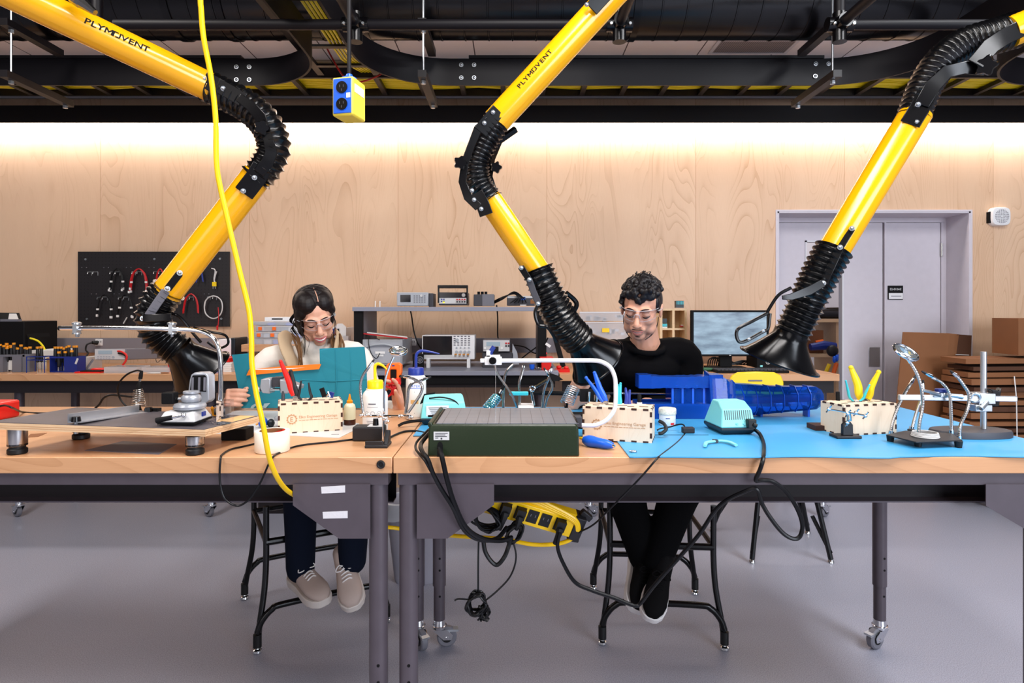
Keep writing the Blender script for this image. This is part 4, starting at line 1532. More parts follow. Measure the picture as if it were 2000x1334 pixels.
build(b, 'rating_label', G, smooth=0)
b = MB('matte_black'); c = at(859.5, 874, yf)
b.prism([V((c.x + q[0], yf - .0006, q[1])) for q in [(-.0075, T), (.0075, T), (.0075, T + .030), (.005, T + .037), (0, T + .040), (-.005, T + .037), (-.0075, T + .030)]], (0, .004, 0))
build(b, 'cord_notch', G, smooth=0)
Ya = 1.80
b = MB('white_plastic'); b.tube(spl([at(1126, 830, Ya), at(1150, 831, Ya), at(1166, 829.5, Ya), at(1185, 820, Ya), at(1198, 804, Ya), at(1202, 788, Ya), at(1202.5, 760, Ya), at(1201, 738, Ya), at(1193, 719, Ya), at(1180, 709, Ya), at(1164, 704.5, Ya), at(1130, 704, Ya), at(1060, 704, Ya), at(975, 704.5, Ya)], 8), .0062, 12)
build(b, 'wire_arm', G)
b = MB('white_plastic'); p0, p1 = at(947, 697, Ya), at(980, 712.5, Ya)
b.bb(p0.x, p1.x, Ya - .012, Ya + .012, p1.z, p0.z); q0, q1 = at(938, 700.5, Ya), at(948, 708, Ya); b.bb(q0.x, q1.x, Ya - .008, Ya + .008, q1.z, q0.z)
q0, q1 = at(950, 683, Ya), at(977, 697, Ya); b.bb(q0.x, q0.x + .012, Ya - .008, Ya + .008, q1.z, q0.z - .002); b.bb(q0.x, q1.x, Ya - .008, Ya + .008, q1.z, q1.z + .006)
build(b, 'wire_head', G, bevel=.0015)
b = MB('gloss_black'); c = at(962.5, 704, Ya - .012); b.cyl(c, c + V((0, -.014, 0)), .0105, n=24); build(b, 'tension_knob', G, bevel=.001)
b = MB('deep_blue'); q0 = at(952, 680, Ya); b.tube([q0 + V((.004, 0, -.02)), q0 + V((.02, 0, .004))], .008, 10); b.m('matte_black'); c = at(969, 684, Ya); b.box(c, (.014, .012, .02)); build(b, 'wire_spool', G)
b = MB('steel'); c = at(968, 712, Ya); b.cyl(c, V((c.x, Ya, zt + .002)), .0005, n=5); build(b, 'cutting_wire', G)
b = MB('dark_grey'); c = at(1131, 822, Ya); b.box(c + V((-.004, 0, 0)), (.02, .04, .03)); build(b, 'arm_socket', G, bevel=.002)

# ---- laser cut plywood tool boxes
def tool_box(label, P, Q, h, depth, logo):
    """P, Q = near-left and near-right lower corners on the bench"""
    ang = math.atan2(Q.y - P.y, Q.x - P.x)
    w = math.hypot(Q.x - P.x, Q.y - P.y)
    t = thing('tool_box', label, 'tool box', (P.x, P.y, P.z), rot=ang)
    b = MB('laser_ply'); b.bb(0, w, 0, depth, 0, h - .0005)
    b.m('burnt')
    th = .0055
    e = .0006
    nx = 6
    for i in range(nx):
        xa = w * (i + .32) / nx - .002
        xb = xa + w / nx * .46
        b.bb(xa, xb, -e, th, h - th, h); b.bb(xa, xb, -e, th, 0, th * .9)
        b.bb(xa, xb, depth - th, depth + e, h - th, h)
    for i in range(3):
        za = h * (i + .45) / 3.2; zb = za + h * .15
        for xa, xb in ((-e, th), (w - th, w + e)):
            b.bb(xa, xb, -e, th, za, zb)
    for i in range(3):
        ya = depth * (i + .25) / 3; yb_ = ya + depth * .17
        for xa, xb in ((-e, th * .8), (w - th * .8, w + e)):
            b.bb(xa, xb, ya, yb_, h - th, h); b.bb(xa, xb, ya, yb_, 0, th * .8)
    build(b, 'box_panels', t, smooth=0)
    b = MB('burnt')
    for i, (u, v_, l) in enumerate(((.12, .35, .02), (.30, .5, .026), (.47, .5, .03), (.63, .38, .02), (.8, .45, .026))):
        b.bb(w * u, w * u + l, depth * v_ - .003, depth * v_ + .004, h - .0005, h + .0004)
    build(b, 'top_slots', t, smooth=0)
    if logo:
        b = MB('engrave')
        yy = -.0008
        c = V((w * .21, yy, h * .47))
        R_o, n = .0165, 12
        pts_o, pts_i = [], []
        for j in range(n * 4):
            a = 2 * math.pi * (j + .5) / (n * 4)
            r_ = R_o if (j // 2) % 2 == 0 else R_o * .84
            pts_o.append(c + V((math.cos(a) * r_, 0, math.sin(a) * r_)))
            pts_i.append(c + V((math.cos(a) * R_o * .70, 0, math.sin(a) * R_o * .70)))
        k = len(pts_o)
        b.add(pts_o + pts_i, [(j, (j + 1) % k, k + (j + 1) % k, k + j) for j in range(k)])
        write(b, 'E', flatfn(c + V((-.006, 0, -.007)), (1, 0, 0), (0, 0, 1)), .02)
        write(b, 'Elko Engineering Garage', flatfn((w * .315, yy, h * .48)), (1, 0, 0), (0, 0, 1)) if False else None
        vs, fs = text2d('Elko Engineering Garage', 1)
        L_ = max(v.x for v in vs)
        sz = w * .60 / L_
        write(b, 'Elko Engineering Garage', flatfn((w * .315, yy, h * .49), (1, 0, 0), (0, 0, 1)), sz)
        x = w * .315
        q = random.Random(3)
        while x < w * .90:
            l = q.uniform(.006, .013)
            b.add([(x, yy, h * .415), (x + l, yy, h * .415), (x + l, yy, h * .432), (x, yy, h * .432)], [(0, 1, 2, 3)])
            x += l + .002
        build(b, 'engraved_logo', t, smooth=0)
    return t, ang, w


TB1, a1, w1 = tool_box('engraved plywood tool box full of pliers, behind the cream tape roll', onz(543, 849), onz(669, 841), .0965, .105, True)
TB2, a2, w2 = tool_box('engraved plywood tool box with blue pliers, behind the white wire arm', onz(1138, 857.5, MT), onz(1273, 866, MT), .098, .10, True)
TB3, a3, w3 = tool_box('plain plywood tool box holding yellow handled strippers, at the door side', onz(1648, 851.5, MT), onz(1751, 846, MT), .094, .10, False)
b = MB('burnt'); c = onz(1596, 838, MT); b.bb(c.x - .02, c.x + .03, c.y - .03, c.y + .03, MT, MT + .016); solo(b, 'wooden_tray', 'small dark edged wooden tray on the blue mat beside the plain tool box', 'tray', smooth=0)


def pliers(name, label, grip, J, A, B_, r=.008, metal='steel', bend=.25, base=None, gap=.004):
    """two grips from the joint J up to ends A and B_; jaws go down from J"""
    t = thing(name, label, 'pliers', J - V((0, 0, .03)))
    for i, E in enumerate((A, B_)):
        sgn = -1 if i == 0 else 1
        side = (E - J); mid = J + side * .5 + V((sgn * bend * side.length * .25, 0, 0))
        pts = spl([J + V((sgn * gap, 0, 0)), J + side * .22 + V((sgn * (gap + bend * .02), 0, 0)), mid, E], 6)
        n = len(pts)
        b = MB(grip[i]); b.tube(pts[2:], lerp_list([r * .8, r, r * 1.05, r * .95, r * .6], n - 2), 10, flat=.75); b.ell(pts[-1], r * .62, nu=10, nv=6)
        build(b, 'grip', t)
    b = MB(metal); b.cyl(J + V((0, -.006, 0)), J + V((0, .006, 0)), .009, n=16); b.bar(J + V((-.004, 0, 0)), J + V((-.001, 0, -.035)), .008, .007); b.bar(J + V((.004, 0, 0)), J + V((.001, 0, -.035)), .008, .007)
    build(b, 'jaws', t)
    return t


def on_box(P, ang, u, v_, z):
    return V((P.x + math.cos(ang) * u - math.sin(ang) * v_, P.y + math.sin(ang) * u + math.cos(ang) * v_, z))


B1, B2, B3 = onz(543, 849), onz(1138, 857.5, MT), onz(1648, 851.5, MT)
zt1 = T + .0965
Y1 = 2.03
pliers('pliers', 'long red and black handled pliers standing in the tape roll side tool box', ('red_plastic', 'black_grip'), at(578, 778, Y1), at(548, 706, Y1), at(568, 725, Y1 + .01), .0095, bend=.0)
pliers('pliers', 'black handled pliers standing open in the tool box beside the red pair', ('black_grip', 'black_grip'), at(596, 784, Y1), at(588, 745, Y1), at(603, 749, Y1), .0055, bend=.7)
b = MB('dark_grey'); b.tube([at(553, 782, Y1), at(553, 772, Y1), at(552.5, 764, Y1)], [.006, .0055, .003], 8); solo(b, 'hand_tool', 'short grey tool tip poking from the end slot of the tool box', 'tool')
b = MB('matte_black'); b.bar(at(634, 775, Y1), at(628, 758, Y1), .013, .01); b.m('deep_blue'); b.bar(at(646, 776, Y1 + .02), at(649, 766, Y1 + .02), .014, .01)
b.m('chrome'); b.tube(spl([at(637, 775, Y1), at(641, 768, Y1), at(640, 766, Y1), at(645, 775, Y1)], 5), .003, 6)
solo(b, 'hand_tool', 'small black and blue wire tool at the far end of the tool box', 'tool')
Y2 = 1.92
pliers('pliers', 'blue handled pliers standing open in the tool box by the wire arm', ('blue_plastic', 'blue_plastic'), at(1182, 788, Y2), at(1145, 738, Y2), at(1161, 728, Y2), .0085, bend=.0)
pliers('pliers', 'aqua handled cutters standing in the tool box beside the bright blue pair', ('teal_grip', 'teal_grip'), at(1208, 796, Y2), at(1206, 752, Y2), at(1212, 749, Y2), .0062, bend=.0)
pliers('pliers', 'dark blue handled pliers standing at the jar end of the tool box', ('navy_blue', 'navy_blue'), at(1226, 796, Y2), at(1222, 759, Y2), at(1230, 763, Y2), .0058, bend=.0)
b = MB('white_plastic'); c = at(1249, 790, Y2); b.lathe([(.008, -.012), (.008, .006), (.004, .008)], c, n=14); b.m('matte_black'); b.lathe([(.0065, .006), (.006, .028), (.003, .032)], c, n=14); solo(b, 'glue_bottle', 'tiny black capped bottle in the engraved tool box near the jar', 'bottle')
Y3 = 2.02
pliers('wire_stripper', 'yellow handled wire stripper spread open in the plain tool box', ('tool_yellow_grip', 'tool_yellow_grip'), at(1688, 784, Y3), at(1662, 718, Y3), at(1716, 727, Y3), .0125, 'black_grip', bend=0, gap=.008)
pliers('pliers', 'teal handled pliers spread open in the plain tool box', ('teal_grip', 'teal_grip'), at(1672, 786, Y3 - .02), at(1652, 744, Y3 - .02), at(1698, 752, Y3 - .02), .0052, bend=.45)
b = MB('matte_black'); b.tube([at(1637, 788, Y3), at(1636, 765, Y3)], [.007, .006], 8); solo(b, 'hand_tool', 'short black tool handle at the corner of the plain tool box', 'tool')

# ---- masking tape roll
c = V((at(532, 880, 1.735).x, 1.735, T))
t = thing('tape_roll', 'wide cream masking tape roll standing beside the drooping yellow cable', 'tape', c)
b = MB('tape_cream'); b.lathe([(.034, .001), (.0445, .001), (.046, .003), (.046, .055), (.0445, .057), (.034, .057)], c, n=48, caps=False); build(b, 'tape', t, smooth=50)
b = MB('card_brown'); b.lathe([(.034, .001), (.034, .057), (.032, .057), (.032, .001)], c, n=40, caps=False); build(b, 'core', t)
b = MB('red_plastic'); b.bar(c + V((.0, .02, .045)), c + V((.028, .012, .054)), .012, .008); solo(b, 'hand_tool', 'red tipped tool lying inside the masking tape roll', 'tool', smooth=0)

# ---- bottles
def bottle(name, label, c, prof, m, capprof, capm, nozzle=None, nr=.004, liquid=None):
    t = thing(name, label, 'bottle', c)
    b = MB(m); b.lathe(prof, c, n=32); build(b, 'body', t, smooth=40)
    b = MB(capm); b.lathe(capprof, c, n=28); build(b, 'cap', t, smooth=40)
    if nozzle:
        b = MB(capm); b.tube(spl(nozzle, 8), lerp_list([nr, nr, nr, nr * .9, nr * .4], len(spl(nozzle, 8))), 10); build(b, 'spout', t)
    if liquid:
        b = MB('dark_liquid'); b.lathe(liquid, c, n=28); build(b, 'liquid', t)
    return t


c = V((at(733, 0, 1.99).x, 1.99, T))
W = bottle('wash_bottle', 'white wash bottle with yellow cap and bent yellow spout', c, [(.001, 0), (.037, 0), (.039, .003), (.039, .118), (.036, .128), (.028, .136), (.028, .14)], 'bottle_white', [(.0245, .134), (.0250, .136), (.0250, .163), (.023, .166), (.006, .168)], 'yellow_plastic',
           [c + V((0, 0, .166)), c + V((-.001, 0, .19)), c + V((0, 0, .212)), c + V((.010, 0, .218)), c + V((.024, 0, .212)), c + V((.037, 0, .2))], .0048)
b = MB('paper'); b.lathe([(.0393, .012), (.0393, .1)], c, n=40, caps=False)
b.m('mid_grey')
def wrap(c, r):
    return lambda x, y: c + V((math.sin(x / r) * r * 1.004, -math.cos(x / r) * r * 1.004, y))
for yy, x0_, x1_, h_ in ((.094, -.014, .010, .004), (.086, -.018, .016, .0012), (.042, -.02, .02, .0012), (.037, -.018, .019, .0012), (.031, -.02, .014, .0012)):
    f = wrap(c, .0393); b.add([f(x0_ + (x1_ - x0_) * i / 8, yy + (h_ if k else 0)) for k in (0, 1) for i in range(9)], [(i, i + 1, 10 + i, 9 + i) for i in range(8)])
for k in (-.02, 0, .02):
    f = wrap(c, .0393); b.add([f(k + math.cos(a * .5236) * r_, .066 + math.sin(a * .5236) * r_) for r_ in (.0075, .0066) for a in range(12)], [(i, (i + 1) % 12, 12 + (i + 1) % 12, 12 + i) for i in range(12)])
build(b, 'label_sticker', W, smooth=60)
c = V((at(812.5, 0, 2.235).x, 2.235, MT))
W = bottle('wash_bottle', 'white wash bottle with blue cap and blue spout behind the goosenecks', c, [(.001, 0), (.034, 0), (.0355, .003), (.0355, .135), (.033, .148), (.026, .155)], 'bottle_white', [(.0275, .150), (.0280, .152), (.0280, .176), (.026, .179), (.006, .181)], 'navy_blue',
           [c + V((0, 0, .178)), c + V((.0, 0, .205)), c + V((.002, 0, .226)), c + V((.016, 0, .238)), c + V((.045, 0, .236)), c + V((.083, 0, .228))], .0052)
b = MB('paper'); b.lathe([(.0357, .01), (.0357, .125)], c, n=40, caps=False)
b.m('blue_plastic'); f = wrap(c, .0358); write(b, 'WATER', lambda x, y: f(x - .026, .112 + y), .0135); b.add([f(-.03 + .06 * i / 8, .108 + (.002 if k else 0)) for k in (0, 1) for i in range(9)], [(i, i + 1, 10 + i, 9 + i) for i in range(8)])
b.m('dark_grey')
dm = lambda r_: [f(math.cos(a * math.pi / 2) * r_, .06 + math.sin(a * math.pi / 2) * r_ * 1.25) for a in range(4)]
b.add(dm(.031) + dm(.029), [(i, (i + 1) % 4, 4 + (i + 1) % 4, 4 + i) for i in range(4)])
b.m('amber_box'); b.add([f(-.014 + .028 * i / 4, .055 + (.014 if k else 0)) for k in (0, 1) for i in range(5)], [(i, i + 1, 6 + i, 5 + i) for i in range(4)])
build(b, 'label_sticker', W, smooth=60)
c = onz(683, 830)
bottle('flux_bottle', 'small clear squeeze bottle with amber tip and dark liquid at the bottom', c, [(.001, .0), (.018, 0), (.0195, .003), (.0195, .06), (.017, .068), (.010, .074)], 'bottle_amber', [(.0095, .072), (.0100, .074), (.0100, .082), (.006, .085), (.0045, .092), (.002, .105)], 'amber_tip', liquid=[(.001, .0005), (.0197, .001), (.0199, .02), (.001, .0202)])
c = onz(1303.5, 830, MT)
t = thing('jar', 'small white paste jar with worn lid standing beside the engraved tool box', 'jar', c)
b = MB('white_plastic'); b.lathe([(.001, 0), (.025, 0), (.027, .003), (.027, .036), (.026, .04)], c, n=32); b.m('red_plastic'); f = wrap(c, .0272); b.add([f(.004 + .014 * i / 4, .004 + (.007 if k else 0)) for k in (0, 1) for i in range(5)], [(i, i + 1, 6 + i, 5 + i) for i in range(4)])
b.m('deep_blue'); b.add([f(-.012 + .014 * i / 4, .024 + (.003 if k else 0)) for k in (0, 1) for i in range(5)], [(i, i + 1, 6 + i, 5 + i) for i in range(4)])
build(b, 'jar_body', t)
mat('lid_worn', 'd9d4c4', .6, var=.25, vscale=120)
b = MB('lid_worn'); b.lathe([(.0285, .037), (.029, .039), (.029, .054), (.027, .057), (.001, .057)], c, n=32); build(b, 'lid', t)

# ---- teal soldering stations
def station(label, c, ang, w, d, h, vents=True, top_in=.02, front_in=.035, plate=False):
    t = thing('soldering_station', label, 'soldering station', c, rot=ang)
    b = MB('dark_teal'); b.loft([[V((-w / 2 + i, -d / 2 + i, z)), V((w / 2 - i, -d / 2 + i, z)), V((w / 2 - i, d / 2 - i, z)), V((-w / 2 + i, d / 2 - i, z))] for i, z in ((.012, 0), (0, .014), (0, .022))]); build(b, 'base', t, smooth=0, bevel=.002)
    b = MB('teal_plastic')
    zb = .022
    b.add([(-w / 2, -d / 2, zb), (w / 2, -d / 2, zb), (w / 2, d / 2, zb), (-w / 2, d / 2, zb),
           (-w / 2 + .008, -d / 2 + .012, h * .78), (w / 2 - .008, -d / 2 + .012, h * .78), (w / 2 - .012, -d / 2 + .012 + d * .28, h), (-w / 2 + .012, -d / 2 + .012 + d * .28, h), (-w / 2 + .014, d / 2 - front_in, h), (w / 2 - .014, d / 2 - front_in, h)],
          [(0, 1, 2, 3), (0, 1, 5, 4), (4, 5, 6, 7), (7, 6, 9, 8), (8, 9, 2, 3), (0, 4, 7, 8, 3), (1, 2, 9, 6, 5)])
    build(b, 'shell', t, smooth=0, bevel=.004)
    if vents:
        b = MB('dark_teal')
        for i in range(13):
            x = -w * .36 + w * .72 * i / 12
            z0, z1 = zb + (h * .78 - zb) * .45, zb + (h * .78 - zb) * .97
            k0, k1 = (z0 - zb) / (h * .78 - zb) * .012, (z1 - zb) / (h * .78 - zb) * .012
            b.add([(x - .0013, -d / 2 + k0 - .0006, z0), (x + .0013, -d / 2 + k0 - .0006, z0), (x + .0013, -d / 2 + k1 - .0006, z1), (x - .0013, -d / 2 + k1 - .0006, z1)], [(0, 1, 2, 3)])
        build(b, 'vent_slots', t, smooth=0)
        for x in (-.005, .018):
            b = MB('teal_plastic'); b.cyl((x, -d / 2 + .006, .034), (x, -d / 2 - .001, .034), .0035, n=10); build(b, 'screw', t)
        b = MB('rubber_black'); b.box((w * .33, -d / 2 - .004, .036), (.026, .022, .026)); b.cyl((w * .36, -d / 2 - .012, .034), (w * .45, -d / 2 - .018, .03), .008, .0055, n=10); build(b, 'mains_inlet', t, bevel=.002)
    if plate:
        b = MB('paper'); b.box((-w * .14, -d / 2 + .004, .046), (.075, .004, .036)); b.m('mid_grey')
        for k in range(5):
            b.box((-w * .14, -d / 2 + .0016, .058 - k * .0055), (.06 - k * .006, .001, .0016))
        b.m('matte_black'); b.box((-w * .12, -d / 2 + .0016, .0305), (.07, .001, .007))
        build(b, 'rating_label', t, smooth=0)
        b = MB('matte_black'); b.prism([(-w / 2 - .002, -d * .2, h * .7), (-w / 2 + .012, -d * .1, h + .002), (-w / 2 + .05, d * .15, h + .002), (-w / 2 + .02, d * .3, h * .7)], (0, 0, .003)); build(b, 'front_panel', t, smooth=0)
    return t


station('aqua soldering station on its own on the mat before the translucent blue device', V((at(1424, 0, 2.0).x, 2.0, MT)), .10, .112, .135, .098)
station('aqua soldering station half hidden behind the dark green box', V((at(866, 0, 2.16).x, 2.16, MT)), .15, .155, .12, .094, vents=False, plate=True)
cord('lead_cable', 'black lead arching over the aqua station behind the green box', [(838, 778, 2.12), (862, 776, 2.12), (886, 782, 2.12), (898, 795, 2.12), (901, 812, 2.12)], .0025)

# ---- plywood jig on metal feet, with clamp fence
FRc, FLc = V((-.819, 1.682, .968)), V((-1.40, 1.675, .989))
BLc, BRc = V((-1.335, 1.930, .989)), V((-.76, 1.893, .968))
J = thing('plywood_jig', 'black topped plywood jig board raised on four shiny adjustable feet', 'jig', V((-1.08, 1.78, T)))
dn = V((0, 0, -.0175))
b = MB('ply_edge'); b.loft([[FLc + dn, FRc + dn, BRc + dn, BLc + dn], [FLc, FRc, BRc, BLc]])
b.m('engrave')
for k in (.35, .65):
    f0, f1, g1 = FLc + dn * k, FRc + dn * k, BRc + dn * k
    b.add([f0 + V((0, -.0005, 0)), f1 + V((0, -.0005, 0)), f1 + V((0, -.0005, -.0012)), f0 + V((0, -.0005, -.0012))], [(0, 1, 2, 3)])
    b.add([f1 + V((.0006, 0, 0)), g1 + V((.0006, 0, 0)), g1 + V((.0006, 0, -.0012)), f1 + V((.0006, 0, -.0012))], [(0, 1, 2, 3)])
build(b, 'board', J, smooth=0)
mat('jig_top', '4b464b', .45, var=.25, vscale=9)
b = MB('jig_top'); cc = (FRc + FLc + BLc + BRc) / 4
b.loft([[cc + (p - cc) * .985 + V((0, 0, z)) for p in (FLc, FRc, BRc, BLc)] for z in (.0, .0016)]); build(b, 'top_sheet', J, smooth=0)
for px, py, hgt, top in ((34, 886, .03, .97), (381, 887, .0, .95), (150, 862, .0, .97)):
    c = onz(px, py)
    if px in (150,):
        c = V((-1.30, 1.90, T))
    if px == 478:
        c = V((-.79, 1.86, T))
    zz = top - T
    b = MB('steel'); b.lathe([(.0225, .022), (.0235, .024), (.0235, zz)], c, n=32); b.m('rubber_black'); b.lathe([(.021, 0), (.0235, .003), (.0235, .013), (.019, .017), (.019, .02), (.0235, .023), (.0235, .027), (.0235, .028)], c, n=32)
    build(b, 'foot', J)
def jig(u, v_):
    return (FLc * (1 - u) + FRc * u) * (1 - v_) + (BLc * (1 - u) + BRc * u) * v_ + V((0, 0, .0018))
F0, F1 = at(136, 829, 1.69), at(272, 799, 1.915)
F0.z = .984; F1.z = .979
F0 = V((at(133, 0, 1.685).x, 1.685, .9865)); F1 = V((at(271, 0, 1.90).x, 1.90, .9785))
b = MB('alu'); b.bar(F0 + V((0, 0, .012)), F1 + V((0, 0, .012)), .004, .024); b.bar(F0 + V((.018, 0, .002)), F1 + V((.018, 0, .002)), .036, .003); build(b, 'fence', J, smooth=0, label='silver angle bar')
for p in (F0 + V((.018, .005, .0)), F1 + V((.03, .0, .0))):
    b = MB('gloss_black'); b.cyl(p + V((0, 0, .003)), p + V((0, 0, .016)), .012, .010, n=12); b.m('zinc'); b.cyl(p + V((0, 0, -.03)), p + V((0, 0, .004)), .005, n=8); build(b, 'clamp_knob', J)
b = MB('matte_black'); b.bb(F1.x + .015, F1.x + .055, F1.y + .002, F1.y + .025, .975, .990); build(b, 'stop_block', J, smooth=0)
b = MB('matte_black'); b.bb(-.865, -.79, 1.87, 1.93, T, T + .034); solo(b, 'motor_block', 'black motor block beneath the end of the plywood jig', 'motor', smooth=0, bevel=.003)
b = MB('blue_plastic'); c = onz(509, 838); b.ell(c + V((0, .02, .018)), (.014, .02, .018)); b.m('amber_tip'); b.tube([c + V((-.02, .01, .012)), c + V((-.005, .02, .02))], .003, 6); b.m('dark_teal'); b.ell(c + V((.022, .03, .014)), (.012, .014, .014)); solo(b, 'wire_spool', 'small blue and teal spools between the jig and the tool box', 'spool')
b = MB('mid_grey'); b.prism([onz(165, 880), onz(310, 888), onz(345, 868), onz(240, 862)], (0, 0, .001)); solo(b, 'metal_sheet', 'dull grey metal sheet lying on the bench under the plywood jig', 'sheet', smooth=0)
b = MB('card_brown'); b.prism([onz(52, 855), onz(75, 853), onz(92, 846), onz(60, 848)], (0, 0, .001)); solo(b, 'card_scrap', 'brown card scraps on the bench under the jig near its end foot', 'card', smooth=0)
b = MB('light_grey'); b.prism([onz(540, 852), onz(560, 851), onz(662, 856), onz(690, 842), onz(702, 828), onz(660, 822), onz(540, 828)], (0, 0, .0015)); b.m('dark_grey'); c = onz(655, 848, T + .0016); b.bb(c.x - .012, c.x + .012, c.y - .004, c.y, T + .0015, T + .0018)
solo(b, 'paper_sheet', 'grey printed sheet lying under the pliers tool box', 'paper', smooth=0)
b = MB('light_grey'); b.prism([V((-1.10, 1.95, T)), V((-.72, 1.99, T)), V((-.70, 2.40, T)), V((-1.06, 2.42, T))], (0, 0, .001)); solo(b, 'paper_sheet', 'pale grey sheet on the bench behind the vise and clear block', 'paper', smooth=0)
b = MB('amber_box'); b.prism([jig(.9, .55), jig(.99, .5), jig(.985, .98), jig(.91, .95)], (0, 0, .0006)); solo(b, 'note_slip', 'ochre paper slip lying on the corner of the plywood jig', 'paper', smooth=0)

# ---- grey ball vise on the jig
c = jig(.72, .35)
Yv = c.y
def vz(px, py, dy=0.0):
    return at(px, py, Yv + dy)
Ve = thing('bench_vise', 'grey swivel ball vise with slotted jaw standing on the plywood jig', 'vise', vz(362, 822))
b = MB('light_grey')
zb = vz(0, 822).z
cx = vz(362, 822).x
hw, ht_ = wpx(35.5, Yv), wpx(28, Yv)
b.loft([[V((cx - w_, Yv - d_, z)), V((cx + w_, Yv - d_, z)), V((cx + w_, Yv + d_, z)), V((cx - w_, Yv + d_, z))] for w_, d_, z in ((hw, .05, zb + .004), (hw * .99, .049, zb + .008), (ht_, .036, vz(0, 801).z), (ht_ * .9, .03, vz(0, 800).z))])
build(b, 'vise_base', Ve, bevel=.003)
b = MB('matte_black'); b.bb(cx - hw, cx + hw, Yv - .05, Yv + .05, zb - .001, zb + .004); build(b, 'suction_pad', Ve, smooth=0)
mat('vise_grey', 'a6a9b0', .3, metal=.35)
b = MB('vise_grey'); c2 = V((vz(371, 0).x, Yv, vz(0, 799).z)); b.lathe([(.034, 0), (.0415, .003), (.0425, .010), (.039, .016), (.028, .019)], c2, n=36); build(b, 'swivel_ring', Ve)
b = MB('vise_grey'); c3 = V((vz(373.5, 0).x, Yv, vz(0, 778).z)); b.ell(c3, (.0265, .0265, .0165), nu=28, nv=16); b.lathe([(.016, .012), (.021, .0145), (.021, .0195), (.019, .021)], c3, n=28); build(b, 'ball_joint', Ve)
b = MB('zinc'); b.cyl(vz(357, 779), vz(346, 779), .0035, n=10); b.m('matte_black'); q0 = vz(332, 777); b.box(q0, (.034, .03, .032)); b.cyl(vz(340, 779), vz(346, 779), .006, n=10); build(b, 'clamp_knob', Ve, bevel=.003)
jy = .045
def jaw(px, py):
    return vz(px, py, jy)
b = MB('vise_grey')
out = [jaw(367, 766), jaw(370, 742), jaw(373, 732), jaw(379, 728), jaw(397, 727.5), jaw(404, 730), jaw(407.5, 736), jaw(408, 782), jaw(402, 788), jaw(392, 788), jaw(391, 768)]
b.prism(out, (0, .04, 0))
build(b, 'jaw', Ve, bevel=.003)
b = MB('matte_black'); b.prism([jaw(371, 764) - V((0, .0006, 0)), jaw(374, 738) - V((0, .0006, 0)), jaw(377, 733) - V((0, .0006, 0)), jaw(400, 732.5) - V((0, .0006, 0)), jaw(403.5, 736) - V((0, .0006, 0)), jaw(403, 765) - V((0, .0006, 0))], (0, .001, 0)); build(b, 'jaw_pad', Ve, smooth=0)
b = MB('mid_grey')
for x in (376.5, 389.5, 400):
    b.bar(jaw(x, 763) - V((0, .002, 0)), jaw(x + .6, 737) - V((0, .002, 0)), .0055, .003, V((0, -1, 0)))
build(b, 'jaw_screw', Ve)
b = MB('chrome'); b.cyl(vz(359, 811, -.052), vz(334, 816, -.06), .0036, n=10); b.ell(vz(359, 811, -.05), .007); b.m('matte_black'); b.cyl(vz(336, 815.5, -.06), vz(305, 821.5, -.066), .0062, .0075, n=12); build(b, 'lever', Ve)
b = MB('deep_blue'); b.box(vz(398, 808, -.03), (.004, .018, .012)); build(b, 'maker_sticker', Ve, smooth=0)

# second vise seen against the teal cloth
Y5 = 2.20
Ve = thing('bench_vise', 'pale grey two jaw vise seen against the teal cloth behind the pliers box', 'vise', V((at(549, 0, Y5).x, Y5, T)))
b = MB('vise_grey'); b.prism([at(509, 741, Y5), at(524, 739, Y5), at(528, 742, Y5), at(527, 769, Y5), at(512, 768, Y5), at(507, 758, Y5)], (0, .05, 0)); build(b, 'jaw', Ve, bevel=.003)
b = MB('vise_grey'); b.prism([at(546, 741, Y5), at(556, 743, Y5), at(586, 754, Y5), at(584, 761, Y5), at(560, 769, Y5), at(547, 768, Y5)], (0, .05, 0)); build(b, 'jaw', Ve, bevel=.003)
b = MB('chrome'); b.cyl(at(527, 760.5, Y5), at(547, 760.5, Y5), .004, n=10); b.cyl(at(498, 762, Y5), at(508, 760, Y5), .009, n=14); build(b, 'spindle', Ve)
b = MB('dark_grey'); b.bb(at(529, 0, Y5).x, at(545, 0, Y5).x, Y5 + .01, Y5 + .05, at(0, 757, Y5).z, at(0, 738, Y5).z); build(b, 'guide_block', Ve, smooth=0)
b = MB('vise_grey'); b.cyl(V((at(549, 0, Y5).x, Y5 + .02, T)), V((at(549, 0, Y5).x, Y5 + .02, at(0, 765, Y5).z)), .006, n=12); b.lathe([(.03, 0), (.03, .01), (.012, .02)], V((at(549, 0, Y5).x, Y5 + .02, T)), n=24); build(b, 'column', Ve)

# chrome hold-down rod arching over the jig, a thing of its own
Yr = 1.86
H = thing('chrome_rod_stand', 'long chrome rod bent over the plywood jig with two small clamps', 'rod stand', at(428, 800, Yr))
b = MB('chrome'); b.tube(spl([at(430, 800, Yr), at(431, 760, Yr), at(431, 715, Yr), at(429, 690, Yr), at(422, 668, Yr), at(407, 653, Yr), at(385, 646, Yr), at(340, 643, Yr), at(240, 641, Yr), at(118, 641, Yr)], 8), .0068, 14); b.m('matte_black'); b.cyl(at(119, 641, Yr), at(115, 641, Yr), .0069, n=14); build(b, 'bent_rod', H)
for px in (150, 336):
    b = MB('zinc'); c = at(px, 642, Yr); b.box(c, (.012, .02, .024)); b.lathe([(.004, .010), (.013, .013), (.013, .018), (.008, .02)], c, n=16); b.lathe([(.012, -.016), (.012, -.012)], c, n=16); b.cyl(c, c - V((0, 0, .024)), .004, n=8); build(b, 'rod_clamp', H)
b = MB('chrome'); b.torus(at(152, 655, Yr), (0, 1, 0), .0045, .002, n=16, m=6); build(b, 'wire_eye', H)
